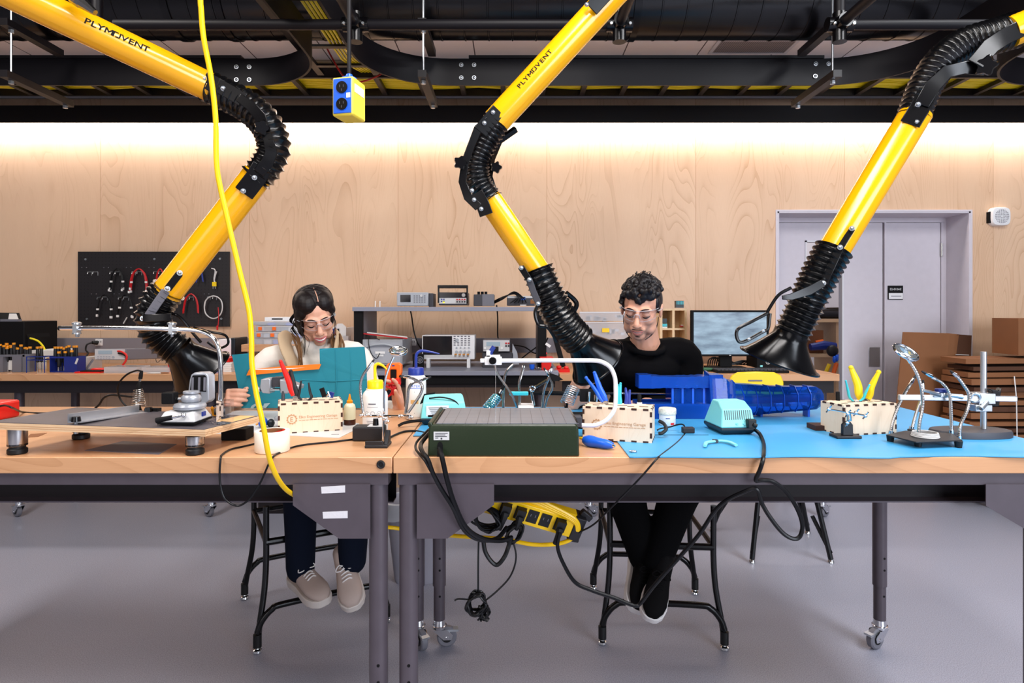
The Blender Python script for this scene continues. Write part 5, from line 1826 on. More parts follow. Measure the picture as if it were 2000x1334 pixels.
b = MB('steel'); b.bb(at(424, 0, Yr).x, at(446, 0, Yr).x, Yr - .02, Yr + .02, at(0, 808, Yr).z, at(0, 796, Yr).z); build(b, 'rod_foot', H, smooth=0)

# clear bent block and glass beads on the jig
b = MB('clear_plastic'); q0, q1 = at(421, 827, 1.74), at(452, 825, 1.76)
zt_ = at(0, 783, 1.74).z
b.loft([[V((q0.x + .002, 1.74, z)), V((q1.x, 1.745, z)), V((q1.x, 1.775, z)), V((q0.x + .002, 1.77, z))] for z in (.9725, zt_)]); b.bb(q0.x + .01, q0.x + .03, 1.75, 1.765, .99, zt_ - .01)
solo(b, 'acrylic_block', 'upright clear acrylic block standing on the corner of the jig', 'block', smooth=0)
b = MB('lens_clear'); q = random.Random(2)
for i in range(7):
    p = jig(.86 + q.uniform(0, .08), .22 + q.uniform(0, .2)); p.z += .004
    b.torus(p, (q.uniform(-1, 1), q.uniform(-1, 1), .5), .005, .0022, n=12, m=6)
solo(b, 'glass_beads', 'loose clear plastic rings scattered beside the acrylic block', 'rings', kind='stuff')
b = MB('amber_tip'); c = at(411, 797, 1.87); b.prism([c, c + V((.02, 0, -.01)), c + V((.025, 0, -.035)), c + V((.008, 0, -.03))], (0, .01, .004)); b.m('chrome'); b.cyl(c + V((.01, 0, .004)), c + V((.03, 0, .012)), .004, n=8); solo(b, 'metal_connector', 'amber and chrome fitting wedged between the vise and acrylic block', 'fitting')

# red case, its lead
q0, q1 = onz(-60, 822), onz(43, 812)
b = MB('red_plastic'); b.bb(q0.x, q1.x, 2.18, 2.30, T, T + .062); solo(b, 'red_case', 'bright red case at the far end of the bench behind the jig', 'case', smooth=0, bevel=.008)
cord('lead_cable', 'black lead curling from the red case to the jig', [(-8, 795, 2.17), (10, 792, 2.16), (25, 797, 2.12), (45, 805), (80, 807), (110, 806)], .0035)

# soldering iron resting in a spring holder behind the jig
def iron_holder(label, p0, p1, r0, r1, iron=None, base=None, turns=9, m='steel', tint=None):
    t = thing('iron_holder', label, 'iron holder', base)
    b = MB(m); b.helix(p0, p1, r0, turns, .0016, R1=r1, n=6); build(b, 'spring', t)
    if tint:
        b = MB(tint); b.tube([p0, p1], [r0 * .8, r1 * .85], 16); build(b, 'sleeve', t)
    b = MB('matte_black'); b.lathe([(.045, 0), (.045, .008), (.03, .012)], base, n=24, sx=1.3); b.cyl(base + V((0, .01, .008)), p0, .005, n=8); build(b, 'stand_base', t)
    return t
iron_holder('spring soldering iron holder behind the jig and its silver fence', at(271, 792, 2.12), at(270, 760, 2.12), .022, .013, base=V((at(271, 0, 2.12).x, 2.14, T)), turns=9)
I = thing('soldering_iron', 'black soldering iron parked upright in the spring holder behind the jig', 'soldering iron', at(271, 765, 2.12))
b = MB('matte_black'); b.tube([at(271, 765, 2.12), at(272, 752, 2.12), at(273, 745, 2.12)], [.008, .0085, .004], 10); b.tube([at(274, 740, 2.12), at(275.5, 730, 2.12), at(277, 724, 2.12)], [.0065, .0062, .004], 10); build(b, 'handle', I)
b = MB('steel'); b.cyl(at(272.5, 748, 2.12), at(274, 739, 2.12), .004, n=8); build(b, 'barrel', I)
b = MB('cord_black'); b.tube(spl([at(277, 726, 2.12), at(266, 724, 2.12), at(246, 733, 2.12), at(231, 752, 2.12), at(233, 775, 2.13), at(245, 792, 2.13), at(255, 797, 2.13)], 7), .0032, 8); build(b, 'lead', I)
cord('lead_cable', 'black lead bundle behind the jig running to the spring holder', [(184, 799, 2.14), (194, 790, 2.14), (202, 778, 2.14), (215, 772, 2.14), (235, 773, 2.14), (262, 776, 2.15)], .0035)

# speed control box and mini stand
B = thing('speed_box', 'small black control box with a knob beside the helping hand clamp', 'control box', onz(718, 868))
c = onz(719, 862)
b = MB('black_grip'); b.box(c + V((0, .02, .022)), (.092, .05, .042)); build(b, 'case', B, bevel=.004)
b = MB('light_grey'); b.box(c + V((.02, .02, .0435)), (.045, .04, .001)); build(b, 'scale_plate', B, smooth=0)
b = MB('gloss_black'); b.cyl(c + V((.018, .02, .044)), c + V((.018, .02, .064)), .009, .0075, n=18); build(b, 'control_knob', B)
cord('lead_cable', 'black lead from the speed box across the wood joint to the blue mat', [(752, 860), (770, 850), (790, 843), (812, 842), (834, 846)], .0035)
cord('test_probe', 'black probe lying on the bench before the aqua station', [(778, 832, 2.07), (790, 826, 2.08), (815, 822, 2.09), (835, 821, 2.1)], .005)

# ---- helping hands
def clip(p0, p1, tip='black_grip', s=1.0):
    """alligator clip lying from p0 (socket) to p1 (tip)"""
    b = MB('chrome')
    d = (p1 - p0)
    b.tube([p0, p0 + d * .25], .0045 * s, 10)
    b.tube([p0 + d * .22, p0 + d * .5, p0 + d * .8], [.006 * s, .0055 * s, .003 * s], 8, flat=.7)
    b.m('zinc'); b.bar(p0 + d * .25 + V((0, 0, .006 * s)), p0 + d * .6 + V((0, 0, .003 * s)), .006 * s, .002)
    b.m(tip); b.tube([p0 + d * .72, p1], [.0045 * s, .0022 * s], 8)
    return b


def neck_mesh(pts, r=.0046):
    b = MB('steel')
    P = resample(spl(pts, 8), 90)
    b.tube(P, [r * (1 if i % 3 else .95) for i in range(90)], 10)
    return b


def magnifier(t, c, nrm, R, th=.012):
    d = nrm.normalized()
    b = MB('lens_glass'); b.lathe([(.001, -th * .4), (R * .5, -th * .33), (R * .92, -th * .1), (R * .92, th * .1), (R * .5, th * .33), (.001, th * .4)], c, d, n=36)
    l = build(b, 'lens', t, smooth=60)
    b = MB('chrome'); b.torus(c, d, R, .0035, n=40, m=8); b.lathe([(R * .98, -th * .4), (R, -th * .4), (R, th * .4), (R * .98, th * .4)], c, d, n=40, caps=False); build(b, 'lens_rim', t)


HH = thing('helping_hand', 'five armed gooseneck helping hand with magnifier on a hexagonal black plate', 'helping hand', at(1808, 870, 1.82))
def zp(x, y, z=MT):
    return onz(x, y, z)
pl = [(1731, 851), (1768, 843), (1860, 848.5), (1880, 862), (1789, 865.5)]
zpl = MT + .017
b = MB('black_grip'); b.prism([onz(px, py, zpl) for px, py in pl], (0, 0, .0035)); build(b, 'base_plate', HH, bevel=.001)
for px, py in ((1739, 862), (1793, 872), (1872, 874), (1780, 850)):
    c = onz(px, py, MT); b = MB('rubber_black'); b.cyl(c, c + V((0, 0, .018)), .0085, .011, n=14); build(b, 'foot', HH)
def hneck(base, pts, clip_end=None):
    b = neck_mesh([at(*p) for p in pts]); n_ = build(b, 'gooseneck', HH)
    p = at(*pts[0]); b = MB('chrome'); b.cyl(p - V((0, 0, .004)), p + V((0, 0, .014)), .0065, n=14); build(b, 'ferrule', n_)
    if clip_end:
        build(clip(at(*pts[-1]), at(*clip_end)), 'clip', n_)
hneck(0, [(1739, 850, 1.90), (1743, 826, 1.90), (1753, 797, 1.90), (1765, 772, 1.90), (1777, 752, 1.90)], (1789, 733, 1.90))
hneck(0, [(1780, 842, 1.96), (1788, 812, 1.96), (1797, 784, 1.96), (1802, 765, 1.97)], (1803, 742, 1.97))
hneck(0, [(1792, 860, 1.80), (1796, 826, 1.80), (1802, 791, 1.80), (1799, 756, 1.80), (1790, 728, 1.80), (1778, 708, 1.80)])
hneck(0, [(1858, 849, 1.88), (1857.5, 803, 1.88), (1854, 768, 1.88), (1841, 749, 1.88), (1827, 740, 1.88)], (1800, 725, 1.88))
hneck(0, [(1873, 861, 1.82), (1876, 831, 1.82), (1890, 798, 1.82), (1892.5, 770, 1.82), (1882, 752, 1.82), (1872, 738, 1.82)], (1856, 724, 1.82))
b = MB('chrome'); b.tube([at(1778, 708, 1.80), at(1772, 699, 1.80)], .005, 10); build(b, 'lens_socket', HH)
magnifier(HH, at(1769, 688, 1.79), V((.25, -.55, .8)), .034)
b = MB('light_grey')
c = onz(1807, 853, zpl + .0035)
for k in range(4):
    b.torus(c + V((0, 0, .002 + k * .0035)), (0, 0, 1), .034 - .001 * k, .002, n=36, m=6)
solo(b, 'solder_coil', 'coil of silvery wire lying on the gooseneck base plate', 'wire coil')

HH = thing('helping_hand', 'small clamp stand with tall loops and lens in front of the white wash bottle', 'helping hand', onz(737, 878))
c = onz(736, 874)
b = MB('black_grip'); b.box(c + V((0, .02, .004)), (.064, .065, .008)); b.box(c + V((-.006, -.008, .012)), (.05, .006, .016)); b.prism([c + V((.03, .0, 0)), c + V((.03, .05, 0)), c + V((.03, .05, .04)), c + V((.03, .03, .044))], (-.012, 0, 0)); build(b, 'cast_base', HH, bevel=.002)
Yh = 1.79
b = MB('chrome'); b.cyl(at(748.5, 862, Yh), at(749, 812, Yh), .0035, n=10); b.cyl(at(706, 812.5, Yh), at(803, 813, Yh), .0038, n=10); build(b, 'post_and_bar', HH)
for px, py in ((705, 812), (717, 811), (740, 812), (750, 818), (781, 813), (801, 816), (755, 824)):
    b = MB('chrome'); c = at(px, py, Yh); b.ell(c, .006, nu=10, nv=8); b.cyl(c, c + V((.006, -.01, .004)), .0025, n=8); b.ell(c + V((.007, -.012, .004)), (.004, .004, .004), nu=8, nv=6); build(b, 'wing_screw', HH)
for pts, ce in (([(709, 806, Yh), (706, 780, Yh), (704, 752, Yh), (709, 734, Yh), (718, 720, Yh)], (731, 702, Yh)), ([(792, 808, Yh), (796, 780, Yh), (798, 760, Yh), (806, 748, Yh), (820, 744, Yh)], (842, 736, Yh)), ([(797, 806, Yh), (808, 790, Yh), (822, 768, Yh), (824, 752, Yh), (812, 742, Yh), (800, 737, Yh)], (782, 736, Yh))):
    n_ = build(neck_mesh([at(*p) for p in pts], .0042), 'gooseneck', HH)
    build(clip(at(*pts[-1]), at(*ce), s=.85), 'clip', n_)
b = MB('chrome'); b.tube(spl([at(750, 816, Yh + .03), at(750, 780, Yh + .03), at(752, 745, Yh + .03), at(759, 720, Yh + .03), at(769, 697, Yh + .03)], 6), .003, 8); build(b, 'lens_rod', HH)
magnifier(HH, at(778, 685.5, Yh + .03), V((.1, -.33, .94)), .0245, .014)

HH = thing('helping_hand', 'tiny black helping hand clamp standing before the plain tool box corner', 'helping hand', onz(1656, 857, MT))
c = onz(1656, 856, MT)
b = MB('black_grip'); b.box(c + V((0, .015, .004)), (.075, .05, .008)); b.prism([c + V((-.015, .0, .008)), c + V((.017, .0, .008)), c + V((.016, .0, .04)), c + V((.008, .0, .05)), c + V((-.006, .0, .05)), c + V((-.014, .0, .04))], (0, .014, 0)); build(b, 'cast_base', HH, bevel=.002)
Yh = c.y
b = MB('chrome'); b.cyl(at(1617, 799, Yh), at(1692, 812, Yh), .0028, n=8); b.cyl(at(1656, 806, Yh), at(1655, 832, Yh), .003, n=8); b.cyl(at(1660, 806, Yh - .02), at(1662, 822, Yh - .01), .0025, n=8); build(b, 'cross_bar', HH)
for px, py in ((1619, 799), (1656, 808), (1672, 806), (1690, 812), (1655, 826)):
    b = MB('chrome'); q = at(px, py, Yh); b.ell(q, .006, nu=10, nv=8); b.cyl(q, q + V((.003, -.01, .012)), .0022, n=8); b.cyl(q, q + V((-.008, 0, -.01)), .0022, n=8); build(b, 'wing_screw', HH)

# ---- lab stand with rods
LS = thing('lab_stand', 'laboratory stand with thick upright rod and clamped cross rod on oval base', 'stand', onz(1895, 855, MT))
c = V((at(1921, 0, 1.93).x, 1.93, MT))
bc = V((at(1895, 0, 1.925).x, 1.925, MT))
b = MB('dark_grey')
def oval(k, z):
    return [bc + V((math.cos(2 * math.pi * j / 48) * .118 * k, math.copysign(abs(math.sin(2 * math.pi * j / 48)) ** .8, math.sin(2 * math.pi * j / 48)) * .062 * k, z)) for j in range(48)]
b.loft([oval(1, 0), oval(1.0, .014), oval(.97, .02), oval(.6, .021)]); build(b, 'cast_base', LS, bevel=.001)
b = MB('alu'); b.cyl(c + V((0, 0, .02)), at(1921, 687, 1.93), .0082, n=22); build(b, 'upright', LS)
b = MB('alu'); b.bar(at(1755, 776, 1.90), at(1985, 779, 1.90), .012, .0165, V((0, 0, 1))); build(b, 'cross_rod', LS, bevel=.002)
b = MB('zinc'); q = at(1918, 777, 1.915); b.box(q, (.05, .045, .032)); b.cyl(q + V((.0, -.02, -.01)), q + V((-.03, -.035, -.028)), .007, n=12); b.box(q + V((-.012, -.01, -.028)), (.05, .03, .02)); b.torus(q + V((-.035, -.02, .004)), (.2, 1, .2), .012, .0045); build(b, 'boss_clamp', LS, bevel=.003)
b = MB('gloss_black'); q = at(1944, 774, 1.90); b.prism([q + V((-.012, 0, .022)), q + V((.014, 0, .016)), q + V((.02, 0, .026)), q + V((.012, 0, -.03)), q + V((-.01, 0, -.03)), q + V((-.004, 0, 0))], (0, .02, 0)); build(b, 'wing_knob', LS, bevel=.003)
b = MB('zinc'); q = at(1880, 775, 1.895); b.tube([q, q + V((-.03, 0, .004)), q + V((-.06, 0, .006))], [.008, .006, .009], 10); q = at(1836, 770, 1.90); b.box(q, (.05, .02, .016)); b.tube([at(1836, 772, 1.89), at(1815, 765, 1.87), at(1800, 762, 1.86)], [.006, .005, .0045], 8); build(b, 'jaw_clamp', LS, bevel=.002)
b = MB('deep_blue'); q = at(1840, 764, 1.90); b.box(q, (.035, .02, .016)); build(b, 'clamp_screw', LS, bevel=.003)

# ---- behind the green box: another gooseneck helper, iron holders, probes
Yq = 2.22
HH = thing('helping_hand', 'gooseneck helping hand on a white plate behind the dark green box', 'helping hand', V((at(1020, 0, Yq).x, Yq, MT)))
b = MB('white_plastic'); b.bb(at(1012, 0, Yq).x, at(1042, 0, Yq).x, Yq - .05, Yq + .05, MT, at(0, 791, Yq).z); build(b, 'base_plate', HH, bevel=.002)
for pts, ce in (([(983, 797, Yq), (984, 765, Yq), (985, 742, Yq), (990, 725, Yq), (1003, 712, Yq)], None), ([(1015, 795, Yq), (1015, 768, Yq), (1014, 750, Yq), (1018, 733, Yq), (1022, 719, Yq)], (1023, 711, Yq)),
                ([(1059, 797, Yq), (1061, 770, Yq), (1066, 752, Yq), (1072, 738, Yq), (1074, 730, Yq)], (1078, 715, Yq)), ([(1063, 797, Yq), (1069, 776, Yq), (1077, 762, Yq), (1078, 748, Yq), (1073, 735, Yq)], (1062, 718, Yq)), ([(966, 712, 1.86), (975, 735, 1.87), (993, 760, 1.9), (1004, 780, 1.93), (1010, 797, 1.97)], None)):
    n_ = build(neck_mesh([at(*p) for p in pts], .0048 if pts[0][2] > 2 else .0035), 'gooseneck', HH)
    if ce:
        build(clip(at(*pts[-1]), at(*ce), s=1.0), 'clip', n_)
b = MB('matte_black'); b.prism([at(1072, 728, Yq - .02), at(1090, 734, Yq - .02), at(1100, 742, Yq - .02), at(1082, 745, Yq - .02), at(1076, 738, Yq - .02)], (0, .012, 0)); build(b, 'clip_jaw', HH)
b = MB('chrome'); b.torus(at(1040, 759, Yq - .02), (0, 1, 0), .0085, .0032, n=22); b.cyl(at(1038, 765, Yq - .02), at(1043, 792, Yq - .02), .005, .0045, n=10); b.cyl(at(1046, 756, Yq - .02), at(1068, 743, Yq - .02), .005, n=10); build(b, 'ball_arm', HH)
b = MB('teal_grip'); b.bar(at(995, 768.5, 2.2), at(1032, 768.5, 2.2), .012, .0135, V((0, 0, 1))); solo(b, 'teal_pen', 'short turquoise handle held crosswise behind the dark green box', 'tool', smooth=0, bevel=.003)
b = MB('matte_black'); b.tube([at(1032, 767, 2.22), at(1145, 769, 2.25)], .0075, 10); b.m('steel'); b.tube([at(1206, 768, 2.28), at(1310, 770, 2.32)], .003, 8); b.m('matte_black'); b.tube([at(1145, 769, 2.25), at(1206, 768, 2.28)], .004, 8); solo(b, 'solder_probe', 'long black and silver rod lying level behind the tool box with blue pliers', 'rod')
iron_holder('tilted spring iron holder with teal sleeve just behind the green box', at(952, 799, 2.1), at(972, 774, 2.12), .019, .017, base=V((at(955, 0, 2.1).x, 2.1, MT)), turns=8, m='chrome', tint='teal_grip')
I = thing('soldering_iron', 'soldering iron with black handle leaning out of the teal sleeved spring', 'soldering iron', at(975, 772, 2.12))
b = MB('matte_black'); b.tube([at(972, 775, 2.12), at(977, 766, 2.12), at(982, 758, 2.12), at(985, 752, 2.12)], [.008, .006, .0055, .006], 10); build(b, 'handle', I)
b = MB('steel'); b.tube([at(976, 768, 2.118), at(980, 761, 2.118)], .0065, 10); build(b, 'collar', I)
iron_holder('tilted bare spring iron holder in front of the man in black', at(1107, 788, 2.14), at(1121, 756, 2.16), .023, .021, base=V((at(1105, 0, 2.14).x, 2.14, MT)), turns=9, m='zinc')
b = MB('matte_black'); c = V((at(1112, 0, 2.06).x, 2.06, MT)); b.bb(c.x - .06, c.x + .05, c.y - .03, c.y + .04, MT, MT + .045); solo(b, 'sponge_base', 'black sponge tray between the green box and the engraved tool box', 'tray', smooth=0, bevel=.004)
b = MB('matte_black'); b.box(at(1146, 772, 2.12), (.045, .03, .04)); b.m('chrome'); b.tube([at(1151, 765, 2.1), at(1149, 790, 2.1)], .005, 8); b.tube([at(1166, 762, 2.1), at(1164, 788, 2.1)], .005, 8); solo(b, 'circuit_jig', 'small black and chrome clamp fixture behind the blue pliers', 'fixture', smooth=0)
b = MB('rubber_black'); b.tube(spl([at(1287, 822, 1.92), at(1297, 828, 1.91), at(1301, 838, 1.90), at(1293, 846, 1.89), at(1286, 847, 1.89)], 6), .0055, 8); solo(b, 'cable_loop', 'thick black cable loop beside the engraved tool box and jar', 'cable')
# inline switch
c = onz(1344.5, 846, MT)
b = MB('black_grip'); b.box(c + V((0, .005, .009)), (.038, .022, .018)); solo(b, 'inline_switch', 'small black inline switch lying on the blue mat', 'switch', smooth=0, bevel=.003)
cord('thin_cable', 'thin black wire from the inline switch past the white jar', [(1339, 838, 1.99), (1335, 830, 1.99), (1326, 829, 2.0), (1308, 834, 2.0), (1290, 837, 1.99), (1284, 840, 1.97)], .0024)
# blue screwdriver handle
t = thing('hand_drill_grip', 'bright blue tool handle lying beside the dark green box', 'tool', onz(1166, 870))
b = MB('blue_plastic'); q0, q1 = at(1140, 850, 1.80), at(1197, 876, 1.745); q0.z = T + .017; q1.z = T + .013
b.tube(resample([q0, q1], 12), lerp_list([.010, .0165, .0165, .015, .014, .014, .0125, .008], 12), 16); build(b, 'handle', t)
b = MB('chrome'); dd = (q1 - q0).normalized(); b.tube([q1, q1 + dd * .006], [.005, .004], 10); build(b, 'end_pin', t)
b = MB('cable_yellow'); b.tube([q0 - dd * .012 + V((0, 0, .004)), q0 + V((0, 0, .003))], .004, 8); build(b, 'collar', t)
# little side cutters on the mat
t = thing('side_cutter', 'small pale blue handled side cutter lying open on the mat edge', 'pliers', onz(1406, 866, MT))
zc_ = MT + .006
b = MB('teal_plastic'); b.tube(spl([onz(1399, 861, zc_), onz(1412, 861.5, zc_), onz(1426, 864, zc_), onz(1438, 869.5, zc_)], 6), [.005, .0055, .006, .005], 10, flat=.7); build(b, 'grip', t)
b = MB('teal_plastic'); b.tube(spl([onz(1396, 862, zc_), onz(1386, 863, zc_), onz(1379, 865, zc_), onz(1377, 871, zc_)], 6), [.005, .0055, .006, .005], 10, flat=.7); build(b, 'grip', t)
b = MB('dark_grey'); b.tube([onz(1400, 862, zc_), onz(1392, 858.5, zc_)], [.006, .002], 8); build(b, 'jaws', t)
b = MB('zinc'); c = onz(1238, 884, MT); b.ell(c + V((0, 0, .003)), (.008, .005, .004)); b.ell(c + V((-.008, .004, .003)), (.005, .003, .003)); solo(b, 'metal_stud', 'tiny silver snap stud on the front corner of the blue mat', 'stud')

# ---- translucent blue device (plastic octagonal tube with ribs and wrapped beam)
YB = 2.28
Dv = thing('blue_prototype', 'translucent blue ribbed tube device with film wrapped beam lying on the mat', 'device', at(1480, 800, YB))
ax0, ax1 = at(1392, 783, YB), at(1590, 776, YB)
d = (ax1 - ax0).normalized()
u = V((0, 0, 1)); u = (u - d * u.dot(d)).normalized(); s = d.cross(u)
def octo(p, k, n=8):
    return [p + (u * math.sin(math.pi / 8 + 2 * math.pi * j / n) + s * math.cos(math.pi / 8 + 2 * math.pi * j / n)) * k for j in range(n)]
R8 = [.062, .064, .060, .055, .050, .047, .044]
cen = [ax0 + (ax1 - ax0) * (i / 6) + V((0, 0, [.006, .004, .002, 0, -.001, -.001, 0][i] )) for i in range(7)]
b = MB('blue_acrylic'); b.loft([octo(c_, k) for c_, k in zip(cen, R8)] + [octo(ax1 + d * .022, .030)]); build(b, 'tube_shell', Dv, smooth=0)
for i, x in enumerate((1417, 1443, 1469, 1495, 1521, 1548, 1573)):
    p = ax0 + (ax1 - ax0) * ((x - 1392) / 198)
    k = .064 - (.018 * (x - 1392) / 198)
    b = MB('blue_plastic'); b.loft([octo(p + d * -.001, k + .0012), octo(p + d * .0015, k + .0012), octo(p + d * .0015, k - .004), octo(p + d * -.001, k - .004)], closed=True); build(b, 'rib', Dv, smooth=0)
b = MB('deep_blue'); b.tube([ax0 - d * .0, ax1 - d * .02], .016, 12)
mat('pcb_green', '1b5a3a', .5)
b.m('pcb_green'); b.bar(ax0 + d * .02 + u * .02, ax0 + d * .19 + u * .015, .05, .003, u)
build(b, 'inner_core', Dv)
q0, q1 = at(1244, 731, YB - .02), at(1402, 756, YB - .02)
b = MB('blue_film')
for k in range(9):
    pass
rings = []
qn = random.Random(12)
for i in range(24):
    x = q0.x + (q1.x - q0.x) * i / 23
    sag = .006 * math.sin(math.pi * i / 23)
    j = qn.uniform(-.0016, .0016)
    rings.append([V((x, YB - .05 + j, q1.z + j)), V((x, YB - .05 - j, q0.z - sag + j)), V((x, YB + .01, q0.z - sag - j)), V((x, YB + .01, q1.z))])
b.loft(rings); build(b, 'wrapped_beam', Dv, smooth=20)
b = MB('blue_plastic')
for x0_, x1_ in ((1243, 1265), (1380, 1403)):
    a0, a1_ = at(x0_, 0, YB).x, at(x1_, 0, YB).x
    b = MB('blue_film'); b.bb(a0, a1_, YB - .0515, YB + .012, q1.z - .001, q0.z + .001)
    build(b, 'beam_end', Dv, smooth=0)
b = MB('blue_film')
rings = []
for i in range(10):
    k = i / 9
    p = at(1380 + 50 * k, 757 + 18 * k, YB - .02)
    rings.append([p + V((0, -.03, .055 - .0 * k + qn.uniform(-.006, .006))), p + V((0, .03, .055 + qn.uniform(-.006, .006))), p + V((0, .05, -.05)), p + V((0, -.05 + qn.uniform(-.006, .006), -.05))])
b.loft(rings); build(b, 'film_wrap', Dv, smooth=20)
b = MB('blue_acrylic'); b.bb(at(1305, 0, YB).x, at(1392, 0, YB).x, YB - .04, YB + .04, at(0, 787, YB).z, at(0, 757, YB).z); build(b, 'gear_housing', Dv, smooth=0)
b = MB('blue_plastic')
for x in (1306, 1325, 1345, 1366, 1388):
    b.bb(at(x, 0, YB).x, at(x + 4, 0, YB).x, YB - .043, YB + .043, at(0, 790, YB).z, at(0, 756, YB).z)
build(b, 'frame_plate', Dv, smooth=0)
b = MB('deep_blue'); b.bb(at(1243, 0, YB).x, at(1395, 0, YB).x, YB - .06, YB + .06, MT, at(0, 784, YB - .05).z - .01); build(b, 'skid_base', Dv, smooth=0, bevel=.004)
b = MB('blue_film'); b.bb(at(1243, 0, YB).x - .003, at(1395, 0, YB).x, YB - .064, YB + .06, MT, at(0, 784, YB - .05).z - .007); build(b, 'base_film', Dv, smooth=0)
b = MB('blue_plastic')
for i in (0, 3, 6):
    p = ax0 + (ax1 - ax0) * (i / 6.5)
    b.bb(p.x - .004, p.x + .004, YB - .02, YB + .02, MT, p.z - .03)
build(b, 'cradle_leg', Dv, smooth=0)
# ================================================================ BENCHES ALONG THE WALL
def R(mb, x0, y0, x1, y1, Y, th=.002, m=None):
    """thin plate on a front plane at depth Y, given by its corners in the frame"""
    if m:
        mb.m(m)
    a, b_ = at(x0, y0, Y), at(x1, y1, Y)
    mb.bb(min(a.x, b_.x), max(a.x, b_.x), Y - th, Y, min(a.z, b_.z), max(a.z, b_.z))
    return mb


def back_bench(label, x0, x1, zt, th, topm, legs):
    t = thing('workbench', label, 'workbench', ((x0 + x1) / 2, 4.13, 0))
    b = MB(topm); b.bb(x0, x1, 3.77, 4.50, zt - th, zt); build(b, 'tabletop', t, bevel=.002)
    b = MB('grey_frame_dark'); b.bb(x0 + .02, x1 - .02, 3.80, 3.83, zt - th - .075, zt - th - .0005); b.bb(x0 + .02, x1 - .02, 4.42, 4.45, zt - th - .075, zt - th - .0005); build(b, 'frame_rail', t, smooth=0)
    for x in legs:
        for y in (3.90, 4.40):
            bench_leg(t, x, y, 2.6 if x < 0 else .6, zt - th - .0005, False, .026)
    return t


xa = at(476, 0, 3.77).x
back_bench('wooden wall bench below the pegboard carrying screwdrivers and a multimeter', -4.3, xa, .90, .041, 'maple_top', (-3.05, -1.86))
xg0, xg1 = at(688, 0, 3.77).x, at(1091, 0, 3.77).x
gb = back_bench('grey topped wall bench with raised shelf carrying test instruments', xg0, xg1, .918, .026, 'grey_bench', (xg0 + .1, xg1 - .1))
b = MB('matte_black'); b.bb(xg0 + .03, xg1 - .02, 3.79, 3.81, .84, .892); build(b, 'apron', gb, smooth=0)
back_bench('wooden wall bench with the computer monitor beside the door', xg1 + .006, at(1640, 0, 3.77).x, .90, .041, 'maple_top', (xg1 + .2, 1.92))
ZS = 1.303
SH = thing('instrument_shelf', 'grey raised shelf on black uprights standing on the grey bench', 'shelf', ((xg0 + xg1) / 2, 4.1, .918))
b = MB('grey_bench'); b.bb(at(688, 0, 3.9).x, at(1062, 0, 3.9).x, 3.9, 4.35, ZS - .026, ZS); build(b, 'shelf_board', SH, smooth=0, bevel=.002)
for x in (691, 1050):
    a = at(x, 0, 3.92).x
    b = MB('matte_black'); b.bb(a, a + .055, 3.92, 3.945, .9182, ZS - .0262); b.m('mid_grey'); b.bb(a + .004, a + .055, 3.945, 4.33, .9182, ZS - .0262); build(b, 'upright', SH, smooth=0)


def inst(name, label, box, Y, depth, body, cat='instrument', feet=True):
    x0, y0, x1, y1 = box
    a, c = at(x0, y0, Y), at(x1, y1, Y)
    t = thing(name, label, cat, ((a.x + c.x) / 2, Y + depth / 2, c.z))
    b = MB(body); b.bb(a.x, c.x, Y, Y + depth, c.z, a.z); build(b, 'case', t, bevel=.004)
    return t


def panel(t, name, items, Y, th=.002, smooth=0):
    b = MB(items[0][4])
    for q in items:
        R(b, q[0], q[1], q[2], q[3], Y - (q[5] if len(q) > 5 else 0), th, q[4])
    return build(b, name, t, smooth=smooth)


def dials(t, name, L, Y, m, h=.008):
    for px, py, r in L:
        c = at(px, py, Y); b = MB(m); b.cyl(c, c + V((0, -h, 0)), wpx(r, Y), n=18); build(b, name, t)


Y = 4.0
t = inst('bench_multimeter', 'small grey bench meter with dark screen, first on the raised shelf', (775, 571, 836, 597.5), Y, .18, 'grey_plastic')
panel(t, 'screen', [(782, 576, 802, 590, 'screen_dark')], Y)
panel(t, 'keypad', [(808 + 5 * i, 577 + 4 * j, 811 + 5 * i, 579 + 4 * j, 'mid_grey') for i in range(5) for j in range(4)], Y)
dials(t, 'dial', [(823, 577.5, 2.5)], Y, 'light_grey'); b = MB('dark_grey'); a = at(836, 571, Y); b.bb(a.x, a.x + .03, Y + .03, Y + .17, ZS, a.z - .005); build(b, 'bumper', t, smooth=0, bevel=.004)
t = inst('power_supply', 'black and silver power supply with raised carry handle on the shelf', (857, 571, 912, 596), Y, .22, 'dark_grey')
panel(t, 'display', [(857, 571.5, 911, 581, 'screen_dark')], Y); panel(t, 'control_plate', [(857, 582, 911, 593, 'light_grey')], Y)
panel(t, 'lit_key', [(865, 588.5, 868.5, 591.5, 'led_yellow')], Y - .002); panel(t, 'keypad', [(861 + 4.5 * i, 583.5 + 4 * j, 864 + 4.5 * i, 585.5 + 4 * j, 'deep_blue') for i in range(2) for j in range(2)], Y - .002)
for i in range(4):
    for j in range(2):
        c = at(893 + 5 * i, 585 + 4.5 * j, Y); b = MB('red_cable' if j == 0 else 'black_grip'); b.cyl(c, c + V((0, -.012, 0)), .005, n=10); build(b, 'terminal', t)
dials(t, 'dial', [(905.5, 576.5, 3.6)], Y, 'steel', .012)
b = MB('gloss_black'); a, c = at(855, 557, Y), at(914, 563, Y); b.bb(a.x, c.x, Y - .01, Y + .02, c.z, a.z); b.bb(a.x, a.x + .01, Y - .005, Y + .015, at(0, 592, Y).z, a.z); b.bb(c.x - .01, c.x, Y - .005, Y + .015, at(0, 592, Y).z, a.z); build(b, 'carry_handle', t, bevel=.003)
t = inst('transformer_box', 'plain two tone grey box with black terminals on the raised shelf', (925, 575, 965, 597.5), Y, .15, 'dark_grey')
panel(t, 'front_plate', [(942, 574.6, 965, 597.4, 'mid_grey')], Y)
b = MB('matte_black')
